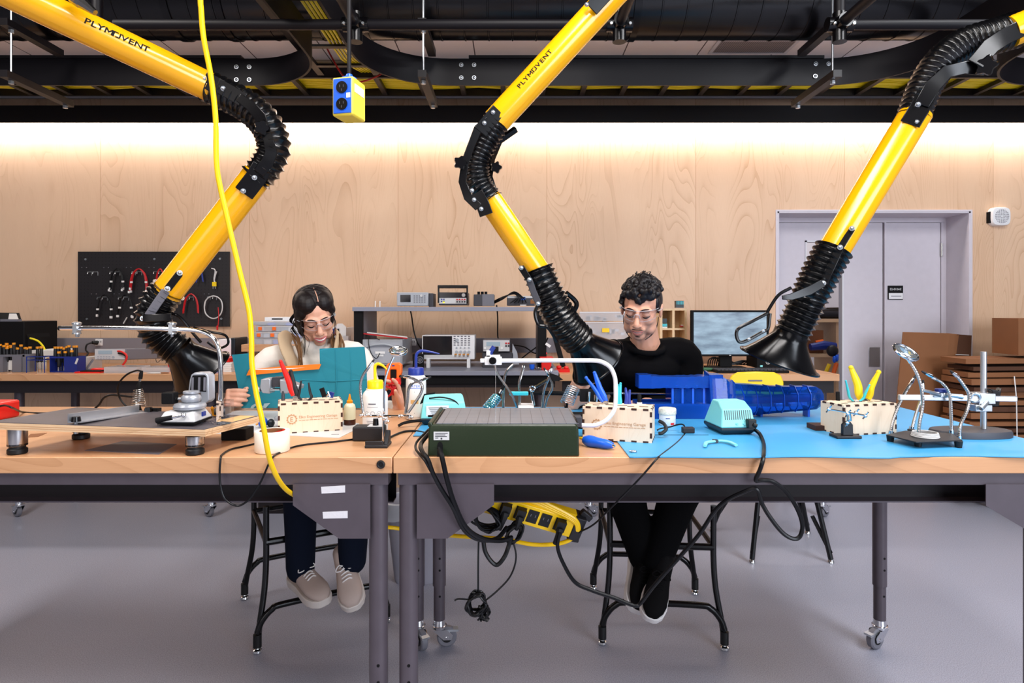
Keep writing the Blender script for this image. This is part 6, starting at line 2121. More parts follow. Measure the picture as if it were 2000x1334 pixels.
for x in (935, 942, 949):
    c = at(x, 575, Y + .05); b.cyl(c, c + V((0, 0, .018)), .009, n=10)
build(b, 'terminal_row', t)
t = inst('function_generator', 'dark bench instrument tangled in black leads at the end of the shelf', (990, 578, 1046, 597), Y, .15, 'dark_grey')
panel(t, 'front_plate', [(991, 578, 1047, 582, 'light_grey'), (1036, 585, 1046, 593, 'card_brown'), (1018, 580, 1026, 586, 'blue_plastic'), (1016, 595, 1028, 597, 'paper')], Y)
b = MB('cord_black')
for k in range(5):
    b.tube(spl([at(966, 588 + k, 4.05), at(982, 580 + k, 4.0), at(1004, 574 - k, 3.98), at(1010 + 3 * k, 582, 3.97), at(996 + 8 * k, 592, 3.97)], 5), .004, 6)
solo(b, 'test_leads', 'black test leads trailing over the dark instrument on the shelf', 'leads')
for x in (733, 742):
    b = MB('paper'); c = at(x, 598, 4.1); b.cyl((c.x, 4.1, ZS), (c.x, 4.1, ZS + .04), .0035, n=8); solo(b, 'white_pin', 'thin white peg standing on the empty end of the raised shelf', 'peg', 'white pegs on the shelf')
cord('hanging_cable', 'black cable hanging behind the raised shelf beside the oscilloscope', [(800, 600, 4.38), (804, 618, 4.4), (808, 645, 4.42), (815, 668, 4.42), (823, 682, 4.42)], .005)
cord('hanging_cable', 'black cable dropping from the shelf to the silver bench meter', [(970, 596, 4.36), (972, 620, 4.4), (972, 650, 4.42), (974, 662, 4.42), (985, 663, 4.4), (995, 672, 4.4)], .005)

ZB = .918
Y = 4.0
t = inst('storage_chest', 'milky plastic drawer box with two white labels on the grey bench', (708, 663, 786, 713.5), Y - .1, .38, 'milky_plastic', 'drawer')
panel(t, 'drawer_front', [(712, 668, 783, 709, 'milky_plastic')], Y - .1, .006)
panel(t, 'label_tape', [(733, 686.5, 752, 691, 'paper'), (737, 692.5, 749, 696, 'paper')], Y - .107, .001)
b = MB('grey_plastic'); b.tube(spl([at(716, 677, Y - .11), at(735, 673, Y - .12), at(755, 673, Y - .12), at(776, 679, Y - .11)]), .006, 8); build(b, 'pull', t)
b = MB('card_brown'); b.bb(at(735, 0, Y).x, at(770, 0, Y).x, Y, Y + .2, .93, .965); build(b, 'contents', t, smooth=0)
b = MB('red_cable'); a = at(711, 651, 4.0); c = at(795, 660, 4.05); b.bar(a, c, .16, .006, V((0, 0, 1))); b.m('paper'); b.bar(a + V((.02, 0, .006)), c + V((0, 0, .006)), .12, .004, V((0, 0, 1))); solo(b, 'clipboard', 'red and white clipboard lying across the milky drawer box', 'clipboard', smooth=0)
cord('lead_cable', 'black wire loop draped over the milky drawer box', [(742, 664, 3.88), (722, 656, 3.9), (720, 670, 3.88), (725, 690, 3.88), (735, 700, 3.88), (742, 690, 3.88)], .0025)
t = inst('oscilloscope', 'wide white oscilloscope with dark screen standing on two white feet', (824, 655, 927, 702), Y, .17, 'white_plastic')
panel(t, 'screen', [(826, 656.5, 883, 693, 'screen_dark')], Y); panel(t, 'key_strip', [(826, 693.5, 884, 698, 'light_grey')], Y)
panel(t, 'keypad', [(886 + 7 * i, 656 + 4.2 * j, 890 + 7 * i, 658 + 4.2 * j, 'mid_grey') for i in range(5) for j in range(5) if (i, j) not in ((1, 1), (1, 2))], Y)
dials(t, 'dial', [(893, 664, 3.4)] + [(892 + 8 * i, 687, 2.8) for i in range(4)] + [(892 + 8 * i, 679, 1.6) for i in range(4)], Y, 'grey_plastic')
for i in range(4):
    c = at(890 + 8 * i, 694.5, Y); b = MB('steel'); b.cyl(c, c + V((0, -.018, 0)), .007, n=12); b.m('amber_tip'); R(b, 887.5 + 8 * i, 691, 892.5 + 8 * i, 693, Y - .001, .001); build(b, 'probe_socket', t)
for x in (836, 915):
    b = MB('white_plastic'); c = at(x, 702, Y); b.bb(c.x - .01, c.x + .01, Y - .005, Y + .06, ZB, c.z + .002); build(b, 'foot', t, smooth=0)
t = inst('bench_multimeter', 'silver bench meter with blue grey display on a dark stand', (943, 664, 996, 687), Y - .02, .2, 'mid_grey')
panel(t, 'front_plate', [(944, 664.5, 995, 686, 'light_grey')], Y - .02); panel(t, 'screen', [(950, 668, 977, 676, 'screen_lcd')], Y - .022)
panel(t, 'terminal', [(987 + 5 * i, 669 + 5 * j, 990 + 5 * i, 672 + 5 * j, 'red_cable' if j == 0 else 'black_grip') for i in range(2) for j in range(2)], Y - .022, .005)
dials(t, 'dial', [(947, 680, 2.2), (980, 680, 2.2)], Y - .02, 'paper')
b = MB('dark_grey'); a, c = at(942, 688, Y), at(1003, 712.5, Y); b.bb(a.x, c.x, Y, Y + .2, ZB, a.z); solo(b, 'instrument_stand', 'dark grey instrument block beneath the silver bench meter', 'stand', smooth=0, bevel=.004)
b = MB('alu'); a = at(1001, 671, Y - .05); c = at(1014, 708, Y - .05); b.prism([at(1001, 671, Y), at(1010, 688, Y), at(1014, 712, Y), at(1000, 712, Y)], (0, .006, 0)); solo(b, 'metal_bracket', 'slanted pale metal plate beside the silver bench meter', 'bracket', smooth=0)
t = thing('desk_fan', 'small square black cooling fan beside the oscilloscope', 'fan', (at(816, 0, 3.95).x, 3.95, ZB))
b = MB('matte_black'); a, c = at(806, 692, 3.95), at(826, 713, 3.95); b.bb(a.x, c.x, 3.95, 4.0, ZB, a.z); b.m('mid_grey'); q = at(820, 703, 3.949); b.torus(q, (0, 1, 0), .02, .003); b.torus(q, (0, 1, 0), .011, .0025); b.cyl(q, q + V((0, -.004, 0)), .006); build(b, 'housing', t)
b = MB('red_plastic'); a, c = at(1054, 697, 3.88), at(1080, 717, 3.88); b.bb(a.x + .01, c.x - .012, 3.84, 3.95, ZB, a.z - .01); b.bb(a.x, c.x, 3.83, 3.96, a.z - .012, a.z); solo(b, 'red_bin', 'bright red plastic cup at the end of the grey bench', 'cup', smooth=0, bevel=.003)
b = MB('led_red'); b.ell(at(1066, 690, 3.93), .007); solo(b, 'indicator_lamp', 'tiny glowing red lamp above the red cup', 'lamp')
b = MB('blue_plastic'); c = at(1039, 719, 3.85); b.lathe([(.001, 0), (.012, .004), (.016, .014), (.017, .032), (.015, .034)], V((c.x, c.y, ZB)), n=18); solo(b, 'blue_cup', 'small blue rounded cup on the grey bench', 'cup')
b = MB('steel'); q = random.Random(6)
for i in range(8):
    c = V((at(1052 + q.uniform(-6, 5), 0, 3.84).x, 3.82 + q.uniform(0, .05), ZB + .006)); b.tube([c, c + V((q.uniform(-.03, .03), q.uniform(-.01, .01), .008))], .004, 6)
solo(b, 'loose_hardware', 'little heap of metal fittings between blue cup and red cup', 'fittings', kind='stuff')
b = MB('red_plastic'); c = at(1098, 722, 3.9); b.box(V((c.x, 3.9, .91)), (.09, .05, .02)); b.ell(V((c.x - .02, 3.9, .93)), (.016, .016, .012)); b.ell(V((c.x + .025, 3.9, .926)), (.016, .016, .012)); solo(b, 'red_clamp', 'red clamp lying on the wooden bench beside the grey one', 'clamp')
for nm, lb, pts in (('hanging_cable', 'black cable crossing the raceway beside the shelf upright', [(1004, 674, 4.3), (1025, 678, 4.3), (1045, 690, 4.25), (1060, 682, 4.2), (1070, 660, 4.1)]), ('hanging_cable', 'black cable slanting down to the bench beside the shelf upright', [(1062, 668, 4.2), (1045, 680, 4.25), (1025, 695, 4.25), (1010, 708, 4.2)])):
    cord(nm, lb, pts, .0045)
b = MB('matte_black'); b.bar(at(1082, 650, 4.15), at(1100, 716, 4.1), .03, .06, V((0, 1, 0))); solo(b, 'monitor_arm', 'slanted black post beside the shelf upright behind the hood', 'post', smooth=0)
b = MB('paper'); b.bar(at(1066, 671, 3.9), at(1075, 677, 3.9), .016, .002, V((0, 1, 0))); solo(b, 'cable_tag', 'white paper tag on the cables at the shelf upright', 'tag', smooth=0)

# ---- clear component chest, cubby shelf, monitor on the door side bench
Y = 4.2
t = thing('component_chest', 'clear acrylic chest of parts behind the man in black', 'chest', (at(1180, 0, Y).x, Y, .90))
b = MB('milky_plastic'); a, c = at(1132, 611, Y), at(1228, 627, Y); b.bb(a.x, c.x, Y, Y + .2, c.z, a.z); build(b, 'upper_tray', t, smooth=0)
b = MB('milky_plastic'); a, c = at(1134, 630, Y), at(1226, 0, Y); b.bb(a.x, c.x, Y, Y + .2, .90, a.z); build(b, 'lower_tray', t, smooth=0)
b = MB('white_trim'); R(b, 1132, 609, 1230, 612, Y - .001, .004); R(b, 1132, 629, 1228, 631, Y - .001, .004); build(b, 'tray_lip', t, smooth=0)
b = MB('light_grey'); q = random.Random(8)
for i in range(22):
    c = at(1142 + q.uniform(0, 78), 620 + q.choice([0, 0, 22, 30]) + q.uniform(-4, 4), Y + .06); b.m(q.choice(['light_grey', 'mid_grey', 'dark_grey', 'steel'])); b.box(c, (q.uniform(.02, .05), .03, q.uniform(.01, .03)))
build(b, 'contents', t, smooth=0, kind='stuff')
b = MB('yellow_plastic'); R(b, 1176, 641, 1190, 649, Y - .006, .004); build(b, 'yellow_tag', t, smooth=0)
t = thing('cubby_shelf', 'small light wood cubby shelf with gadgets between the man and monitor', 'shelf', (at(1315, 0, Y).x, Y, .90))
b = MB('cubby_wood')
a, c = at(1290, 603, Y), at(1342, 0, Y)
for x in (1289, 1313, 1337):
    q = at(x, 0, Y).x; b.bb(q, q + .016, Y, Y + .14, .90, a.z)
for y in (603, 641, 680):
    z = at(0, y, Y).z; b.bb(a.x, at(1341.7, 0, Y).x, Y + .001, Y + .139, z - .012, z)
b.bb(a.x, c.x, Y + .14, Y + .15, .9, a.z); build(b, 'frame', t, smooth=0)
b = MB('dark_teal'); b.m('teal_grip'); c = at(1297, 641, Y + .04); b.box(c + V((0, 0, .02)), (.035, .03, .02)); b.m('dark_teal'); b.box(c + V((0, 0, .05)), (.03, .03, .03)); b.m('paper'); b.box(c + V((0, 0, .006)), (.036, .03, .012)); solo(b, 'gadget', 'small teal and white gadget in the upper cubby compartment', 'gadget', smooth=0)
b = MB('led_red'); b.ms = []; b.m('red_cable'); c = at(1331, 637, Y + .04); b.ell(c, (.014, .01, .006)); b.m('paper'); b.ell(c + V((.004, 0, .005)), (.012, .01, .005)); solo(b, 'trinket', 'tiny white and red trinket in the second cubby compartment', 'trinket')
b = MB('dark_teal'); c = at(1326.5, 602, Y + .05); b.bb(c.x - .026, c.x + .026, Y + .03, Y + .07, c.z + .003, c.z + .05); b.m('teal_grip')
for k in range(5):
    b.bb(c.x - .022 + k * .01, c.x - .017 + k * .01, Y + .029, Y + .03, c.z + .025, c.z + .048)
solo(b, 'circuit_module', 'small dark green terminal module standing atop the cubby shelf', 'module', smooth=0)
Y = 4.1
t = thing('computer_monitor', 'black monitor showing a blue grey seascape on the door side bench', 'monitor', (at(1425, 0, Y).x, Y, .90))
a, c = at(1350, 606, Y), at(1502, 696, Y)
b = MB('matte_black'); b.bb(a.x, c.x, Y, Y + .03, c.z, a.z); build(b, 'bezel', t, bevel=.003)
b = MB('monitor_picture'); R(b, 1355, 610, 1497, 692, Y - .0002, .0012); build(b, 'screen', t, smooth=0)
b = MB('light_grey'); q = at(1426, 694, Y); b.box(q + V((0, -.001, 0)), (.012, .001, .005)); build(b, 'badge', t, smooth=0)
b = MB('matte_black'); q = at(1421, 0, Y).x; b.bb(q - .04, q + .04, Y + .03, Y + .06, .91, c.z + .1); b.bb(q - .12, q + .12, Y - .06, Y + .12, .90, .912); build(b, 'stand', t, smooth=0, bevel=.003)
t = thing('computer_keyboard', 'black computer keyboard lying in front of the monitor', 'keyboard', (at(1460, 0, 3.9).x, 3.9, .90))
a = at(1393, 0, 3.9).x; c = at(1532, 0, 3.9).x
b = MB('matte_black'); b.bb(a, c, 3.83, 3.97, .90, .916); build(b, 'keyboard_body', t, bevel=.003)
b = MB('dark_grey')
for i in range(18):
    for j in range(5):
        x = a + .008 + i * (c - a - .016) / 18; b.bb(x, x + .018, 3.838 + j * .026, 3.858 + j * .026, .916, .921)
build(b, 'key_caps', t, smooth=0)
t = inst('mini_computer', 'small flat black computer with round white emblem behind the keyboard', (1478, 688, 1560, 719), 4.02, .18, 'matte_black', 'computer')
b = MB('paper'); q = at(1500, 707.5, 4.018); b.torus(q, (0, 1, 0), .0125, .0016, n=24, m=6); b.bar(q + V((0, 0, -.008)), q + V((0, 0, .008)), .003, .002); b.m('teal_plastic'); b.box(at(1487, 715, 4.018), (.016, .002, .012)); build(b, 'emblem', t, smooth=0)
b = MB('dark_teal'); b.ms = []; b.m('pcb_green'); b.ell(V((at(1380, 0, 3.95).x, 3.95, .912)), (.06, .03, .012)); solo(b, 'computer_mouse', 'dark green rounded mouse beside the keyboard', 'mouse')
b = MB('cord_black')
for k in range(6):
    b.tube(spl([at(1382 + 4 * k, 716, 4.18), at(1385 + 5 * k, 702 - k, 4.2), at(1398 + 7 * k, 698 + 2 * k, 4.2), at(1412 + 9 * k, 712, 4.2), at(1450 + 3 * k, 704, 4.2)], 5), .004, 6)
solo(b, 'cable_tangle', 'tangle of black computer cables under the monitor', 'cables', kind='stuff')

# ---- pegboard with leads
Yp = YW - .03
a, c = at(152, 491.5, Yp), at(448, 638, Yp)
PB = thing('pegboard', 'black perforated pegboard hung with test leads on the plywood wall', 'pegboard', ((a.x + c.x) / 2, Yp, c.z))
b = MB('peg_black'); b.bb(a.x, c.x, Yp, Yp + .012, c.z, a.z); build(b, 'board', PB, smooth=0)
for px, py in ((167.5, 506.5), (302, 506), (430, 505.5), (170, 623), (432.5, 622.5)):
    b = MB('zinc'); q = at(px, py, Yp); b.cyl(q, q + V((0, -.005, 0)), .0075, n=12); build(b, 'screw', PB)
HK = [(185.5, 531), (228.5, 531), (271, 530.5), (313, 530.5), (204, 580), (245, 580), (372, 580), (417, 579)]
hk0 = None
for i, (px, py) in enumerate(HK):
    q = at(px, py, Yp)
    if hk0 is None:
        hk0 = MB('zinc'); hk0.tube([q + V((-.022, 0, 0)), q + V((.022, 0, 0))], .0022, 6)
        for s_ in (-1, 1):
            hk0.tube([q + V((s_ * .018, .002, 0)), q + V((s_ * .018, -.05, -.004)), q + V((s_ * .018, -.055, -.018))], .003, 6); hk0.tube([q + V((s_ * .022, -.002, .0)), q + V((s_ * .022, -.002, -.026))], .0022, 6)
        h0 = build(hk0, 'peg_hook', PB); p_first = q
    else:
        h = h0.copy(); COL.objects.link(h); h.location = q - p_first; h.parent = PB
b = MB('mid_grey')
for px in (160, 169, 203, 212, 247, 256, 291, 301, 179, 188, 223, 233, 399, 408):
    py = 522.5 if px in (160, 169, 203, 212, 247, 256, 291, 301) else 574
    q = at(px, py, Yp); b.cyl(q, q + V((0, -.003, 0)), .003, n=6)
build(b, 'peg_hole_row', PB, smooth=0)


def lead(label, px, py, w, h, m, n=4, ends='paper', seed=0, closed=False):
    q = random.Random(seed)
    b = MB(m)
    pts_end = []
    for k in range(n):
        dy = -.035 - .004 * k
        if closed:
            pts = [at(px + w * math.cos(a_) * q.uniform(.95, 1.05), py + h / 2 - h / 2 * math.sin(a_), Yp + dy) for a_ in [2 * math.pi * i / 14 + math.pi / 2 for i in range(15)]]
        else:
            j = q.uniform(.85, 1.1)
            e0, e1 = h * q.uniform(.8, 1.05), h * q.uniform(.8, 1.05)
            pts = [at(px - w * j - 2, py + e0, Yp + dy), at(px - w * j, py + h * .5, Yp + dy), at(px - w * .7 * j, py + h * .12, Yp + dy), at(px, py - 4, Yp + dy), at(px + w * .7 * j, py + h * .12, Yp + dy), at(px + w * j, py + h * .5, Yp + dy), at(px + w * j + 1, py + e1, Yp + dy)]
            pts_end += [pts[0], pts[-1]]
        b.tube(spl(pts, 4), .0042, 5)
    if ends:
        b.m(ends)
        for p in pts_end[:5]:
            b.box(p + V((q.uniform(-.004, .004), -.004, 0)), (.012, .008, .016))
        if not closed:
            for s_ in (-1, 1):
                b.box(at(px + s_ * w * .95, py + h * .55, Yp - .055), (.014, .01, .012))
    return solo(b, 'test_lead', label, 'test lead', 'test leads on the pegboard')


lead('bunch of black leads with white tags on the second upper hook', 228.5, 529, 12, 38, 'cord_black', 4, seed=1)
lead('bunch of red leads with white tags on the third upper hook', 271, 529, 15, 40, 'red_cable', 4, seed=2)
lead('red leads half hidden behind the yellow arm on the pegboard', 313, 529, 8, 34, 'red_cable', 3, seed=3)
lead('black leads with white connectors on the lower hook nearest the board corner', 204, 580, 14, 44, 'cord_black', 2, seed=4)
lead('black leads with white connectors on the second lower hook', 245, 580, 12, 38, 'cord_black', 2, seed=5)
lead('tangled thin red leads on the lower hook beside the black hose', 373, 578, 13, 34, 'red_cable', 4, None, seed=6)
lead('grey white cable coiled round the last lower hook', 417, 578, 18, 44, 'light_grey', 2, None, seed=7, closed=True)
lead('purple wires peeking out beside the yellow arm on the pegboard', 390, 531, 5, 20, 'navy_blue', 3, None, seed=8)
b = MB('red_cable'); b.tube(spl([at(426, 600, Yp - .05), at(427, 620, Yp - .05), at(425, 645, Yp - .05)], 5), .003, 5); b.box(at(424.5, 640, Yp - .05), (.01, .008, .03)); solo(b, 'test_lead', 'single red lead hanging below the coiled grey cable', 'test lead', 'test leads on the pegboard')
b = MB('light_grey'); b.tube(spl([at(413, 524, Yp - .03), at(420, 528, Yp - .03), at(418, 545, Yp - .03), at(420, 552, Yp - .03)], 5), .004, 6); b.tube(spl([at(423, 530, Yp - .03), at(420, 540, Yp - .03), at(418, 550, Yp - .03)], 5), .004, 6); b.m('tool_yellow_grip'); b.box(at(418.5, 555, Yp - .03), (.026, .012, .03)); b.m('zinc'); b.bar(at(416.5, 559, Yp - .03), at(416, 564, Yp - .03), .005, .003); b.bar(at(420.5, 559, Yp - .03), at(421, 564, Yp - .03), .005, .003); solo(b, 'thermocouple_lead', 'white wire with yellow two pin plug at the pegboard corner', 'test lead', smooth=0)
b = MB('light_grey'); b.bar(at(241, 632, Yp - .02), at(248, 620, Yp - .02), .007, .006); solo(b, 'small_key', 'thin silver strip low on the pegboard beside the black leads', 'strip', smooth=0)

# ---- wooden bench below the pegboard
for px, lb in ((194, 'white wall socket with black plug above the tan bench meter'), (806, 'white wall socket between the drawer box and oscilloscope')):
    t = thing('wall_socket', lb, 'socket', at(px, 676, YW - .05))
    b = MB('white_plastic'); R(b, px - 7, 662, px + 7, 675, YW - .045, .006); build(b, 'plate', t, bevel=.002)
    b = MB('dark_grey')
    for d_ in (-2, 2):
        R(b, px + 1 + d_ - .6, 666, px + 1 + d_ + .6, 669, YW - .051, .001)
    build(b, 'slots', t, smooth=0)
b = MB('rubber_black'); b.cyl(at(190, 669.5, 4.47), at(180, 669, 4.44), .016, .011, n=12); b.tube(spl([at(180, 669, 4.44), at(170, 673, 4.42), at(167.5, 683, 4.42), at(172, 690, 4.40), at(166, 698, 4.38)], 6), .0055, 8); solo(b, 'mains_plug', 'black plug and lead in the wall socket above the tan meter', 'plug')
Y = 4.02
t = thing('bench_multimeter', 'tan front bench meter propped tilted on its grey bail near the blue rack', 'instrument', (at(230, 0, Y).x, Y, .90))
b = MB('mid_grey'); a, c = at(184, 681, Y), at(246, 703, Y); dz = .02
b.prism([V((a.x, Y, c.z)), V((c.x, Y, c.z)), V((c.x, Y, a.z)), V((a.x, Y, a.z))], (.10, .26, -.012)); build(b, 'case', t, bevel=.005)
panel(t, 'front_plate', [(185.5, 682, 244, 702, 'light_grey')], Y - .0005); panel(t, 'screen', [(192, 684.5, 219, 691.5, 'screen_lcd')], Y - .003)
panel(t, 'keypad', [(190 + 5.5 * i, 695 + 3.5 * j, 193.5 + 5.5 * i, 697 + 3.5 * j, 'grey_plastic') for i in range(5) for j in range(2)], Y - .003); dials(t, 'dial', [(222, 697.5, 2.6)], Y, 'grey_plastic', .006)
b = MB('red_plastic'); b.tube(spl([at(230, 686, Y - .01), at(238, 687, Y - .02), at(247, 694, Y - .02), at(246, 704, Y - .02), at(239, 714, Y - .02)], 6), .006, 8); b.m('cord_black'); b.tube(spl([at(231, 690, Y - .01), at(240, 692, Y - .02), at(250, 698, Y - .01)], 6), .005, 8); build(b, 'test_lead', t)
b = MB('mid_grey'); b.bar(at(182, 702, Y), V((at(174, 0, Y).x, Y - .03, .906)), .02, .008); b.bar(V((at(174, 0, Y).x, Y - .03, .906)), V((at(232, 0, Y).x, Y - .03, .906)), .012, .012); build(b, 'bail', t, smooth=0)
b = MB('milky_plastic'); a, c = at(203, 717, 3.84), at(324, 728, 3.84); b.bb(a.x, at(268, 0, 3.84).x, 3.84, 3.98, .90, .936); b.bb(at(268, 0, 3.84).x + .002, c.x, 3.88, 4.02, .90, .93); solo(b, 'parts_case', 'flat clear plastic parts case on the wooden bench below the pegboard', 'case', smooth=0)
b = MB('light_grey'); b.ell(V((at(300, 0, 3.8).x, 3.81, .903)), (.05, .02, .004)); b.m('card_brown'); b.ell(V((at(317, 0, 3.8).x, 3.82, .903)), (.03, .02, .004)); solo(b, 'paper_scraps', 'crumpled tan scraps at the bench front by the parts case', 'scraps')
b = MB('red_plastic'); a = V((at(152, 0, 3.86).x, 3.84, .90)); b.bb(a.x, a.x + .155, 3.83, 3.90, .90, .908); b.m('matte_black'); b.bb(a.x + .03, a.x + .15, 3.835, 3.89, .908, .914); b.m('red_plastic'); b.ell(V((a.x + .1, 3.9, .915)), (.05, .02, .012)); solo(b, 'red_tool', 'red and black flat tool beside the blue screwdriver rack', 'tool', smooth=0)
b = MB('red_plastic'); a, c = at(328, 703, 3.95), at(342, 721, 3.95); b.bb(a.x, c.x, 3.95, 4.05, .90, a.z); solo(b, 'red_block', 'small red block behind the hood on the wooden bench', 'block', smooth=0)
b = MB('cord_black'); b.tube(spl([at(299, 680, 4.4), at(303, 695, 4.38), at(307, 708, 4.3), at(318, 700, 4.3), at(330, 702, 4.3)], 5), .002, 5); solo(b, 'thin_wire', 'thin wire looping on the bench beside the red block', 'wire')
t = inst('bench_instrument', 'white and slate blue upright instrument behind the chrome rod', (426, 663, 452, 702), 4.1, .2, 'white_plastic')
b = MB('dark_teal'); a = at(450, 660, 4.1); b.bb(a.x, a.x + .03, 4.1, 4.3, at(0, 702, 4.1).z, a.z); build(b, 'side_bumper', t, smooth=0, bevel=.006)
b = MB('paper')
for k in range(5):
    b.bb(at(404 + k, 0, 3.95).x, at(459 - k % 2, 0, 3.95).x, 3.9, 4.15, .90 + .012 * k, .911 + .012 * k)
solo(b, 'paper_stack', 'stack of white papers under the red binder beside the chrome rod', 'papers', smooth=0)
b = MB('red_plastic'); b.bb(at(404, 0, 3.95).x, at(455, 0, 3.95).x, 3.9, 4.15, .961, .985); solo(b, 'red_binder', 'red folder on top of the white papers by the chrome rod', 'folder', smooth=0)
b = MB('blue_plastic'); b.bb(at(396, 0, 3.88).x, at(425, 0, 3.88).x, 3.84, 3.9, .90, .93); solo(b, 'blue_packet', 'blue and white packet at the bench edge beneath the hood', 'packet', smooth=0)

# screwdrivers
def driver(label, group, loc, tilt=(0, 0, 0), s=1.0, first=[None]):
    if first[0] is None:
        t = thing('screwdriver', label, 'screwdriver', loc, rot=tilt, group=group)
        b = MB('steel'); b.cyl((0, 0, 0), (0, 0, .085), .003, n=8); build(b, 'shaft', t)
        b = MB('black_grip'); b.tube([(0, 0, .08), (0, 0, .09), (0, 0, .13), (0, 0, .165)], [.006, .0095, .0095, .0085], 10); build(b, 'handle', t)
        b = MB('amber_tip'); b.cyl((0, 0, .165), (0, 0, .177), .0095, n=10); build(b, 'end_cap', t)
        first[0] = t
    else:
        t = dup(first[0], loc, tilt, label, group)
    t.scale = (1, 1, s)
    return t
g1 = 'screwdrivers in the blue rack'
for i, (px, py) in enumerate(((108, 677), (113.5, 677), (119.5, 677), (125, 679), (131, 676), (134.5, 674.5), (145, 675), (149, 675), (115, 686.5), (127.5, 686), (140, 684))):
    p = at(px, py, 3.93 if py < 682 else 3.90)
    driver('black screwdriver with yellow cap standing in the blue rack', g1, (p.x, p.y, p.z - .177))
g2 = 'screwdrivers in the grey rack'
for i, (px, py) in enumerate(((2, 672), (3, 675), (11, 670), (10, 674), (15, 675), (19, 674), (16, 678), (22, 676), (27.5, 678), (29, 669.5), (34, 679), (39, 673))):
    p = at(px, py, 3.93 + .012 * (i % 3))
    driver('black screwdriver with yellow cap standing in the dark grey rack', g2, (p.x, p.y, p.z - .168), (0, .04 * (i % 3 - 1), 0), .95)
for px, py in ((49.5, 678), (53.5, 679), (58.5, 677)):
    p = at(px, py, 3.92)
    driver('black screwdriver with yellow cap at the end block of the grey rack', 'screwdrivers at the rack end', (p.x, p.y, p.z - .168), (0, 0, 0), .95)
for px, py in ((73.5, 677), (81, 676.5)):
    p = at(px, py, 3.88)
    driver('screwdriver hanging alone in the open wire stand', 'screwdrivers in the wire stand', (p.x, p.y, p.z - .177))
a, c = at(101.5, 696, 3.90), at(155, 728, 3.90)
t = thing('tool_rack', 'dark blue metal screwdriver rack with open front on the wooden bench', 'rack', ((a.x + c.x) / 2, 3.92, .90))
b = MB('navy_tray'); xm = at(130, 0, 3.9).x
b.bb(a.x, c.x, 3.88, 3.96, .90, .906); b.bb(a.x, c.x, 3.957, 3.96, .90, a.z); b.bb(xm, c.x, 3.878, 3.881, .90, a.z); b.bb(a.x, a.x + .004, 3.88, 3.96, .90, a.z); b.bb(c.x - .004, c.x, 3.88, 3.96, .90, a.z); b.bb(xm, xm + .004, 3.88, 3.96, .90, a.z); b.bb(a.x, xm, 3.878, 3.882, a.z - .01, a.z)
build(b, 'rack_body', t, smooth=0)
b = MB('light_grey'); b.bar(at(147.5, 711, 3.876), at(152, 700, 3.876), .012, .001, V((0, 1, 0))); build(b, 'sticker', t, smooth=0)
a, c = at(-30, 693, 3.90), at(48, 724, 3.90)
t = thing('tool_rack', 'dark grey screwdriver rack full of tools in front of the black box', 'rack', ((a.x + c.x) / 2, 3.92, .90))
b = MB('mid_grey'); b.bb(a.x, c.x, 3.90, 3.99, a.z - .012, a.z); b.bb(at(26, 0, 3.9).x, at(44, 0, 3.9).x, 3.89, 3.90, .90, a.z - .005); b.bb(at(0, 0, 3.9).x, at(8, 0, 3.9).x, 3.89, 3.99, .90, a.z - .012); b.bb(a.x, c.x, 3.985, 3.99, .90, a.z); b.bb(at(49, 0, 3.92).x, at(63, 0, 3.92).x, 3.90, 3.97, .90, a.z + .004)
build(b, 'rack_body', t, smooth=0)
b = MB('paper'); b.bb(at(9, 0, 3.9).x, at(25, 0, 3.9).x, 3.93, 3.94, .91, .97); build(b, 'label_card', t, smooth=0)
a, c = at(52, 697, 3.86), at(87, 726, 3.86)
t = thing('wire_stand', 'thin dark wire stand holding two lone screwdrivers', 'stand', ((a.x + c.x) / 2, 3.89, .90))
b = MB('deep_blue')
for x in (a.x, c.x):
    for y in (3.86, 3.93):
        b.cyl((x, y, .90), (x, y, a.z), .0028, n=6)
for z in (a.z, a.z - .02):
    b.tube([(a.x, 3.86, z), (c.x, 3.86, z), (c.x, 3.93, z), (a.x, 3.93, z)], .0028, 6, closed=True)
build(b, 'wire_frame', t)
b = MB('paper'); a, c = at(62, 684, 4.1), at(109, 700, 4.1); b.bb(a.x, c.x, 4.1, 4.3, .95, a.z); b.bb(a.x, c.x, 4.08, 4.3, .90, .945); solo(b, 'carton', 'white carton stack on the bench behind the wire stand', 'box', smooth=0)
b = MB('amber_box'); a = at(91, 0, 3.96); b.bb(a.x, a.x + .03, 3.96, 4.0, .90, .985); solo(b, 'small_carton', 'narrow tan and white packet next to the blue rack', 'box', smooth=0)
b = MB('light_grey'); a, c = at(154, 698, 4.05), at(170, 714, 4.05); b.bb(a.x, c.x, 4.05, 4.2, .90, a.z); solo(b, 'adapter_box', 'small pale box between the blue rack and tan meter', 'box', smooth=0)
t = inst('equipment_cabinet', 'tall black equipment box at the frame edge behind the grey rack', (-60, 628, 47, 722), 4.08, .3, 'matte_black', 'cabinet')
b = MB('matte_black'); b.prism([at(47, 641, 4.1), at(55, 660, 4.1), at(54, 690, 4.1), at(47, 690, 4.1)], (0, .2, 0)); build(b, 'side_flap', t, smooth=0)
t = thing('tablet_computer', 'black framed tablet leaning on top of the black equipment box', 'tablet', at(15, 627, 4.15))
b = MB('matte_black'); b.prism([at(-40, 627, 4.12), at(40, 627, 4.12), at(35, 611, 4.18), at(-40, 610, 4.18)], (0, .012, 0)); build(b, 'bezel', t, smooth=0)
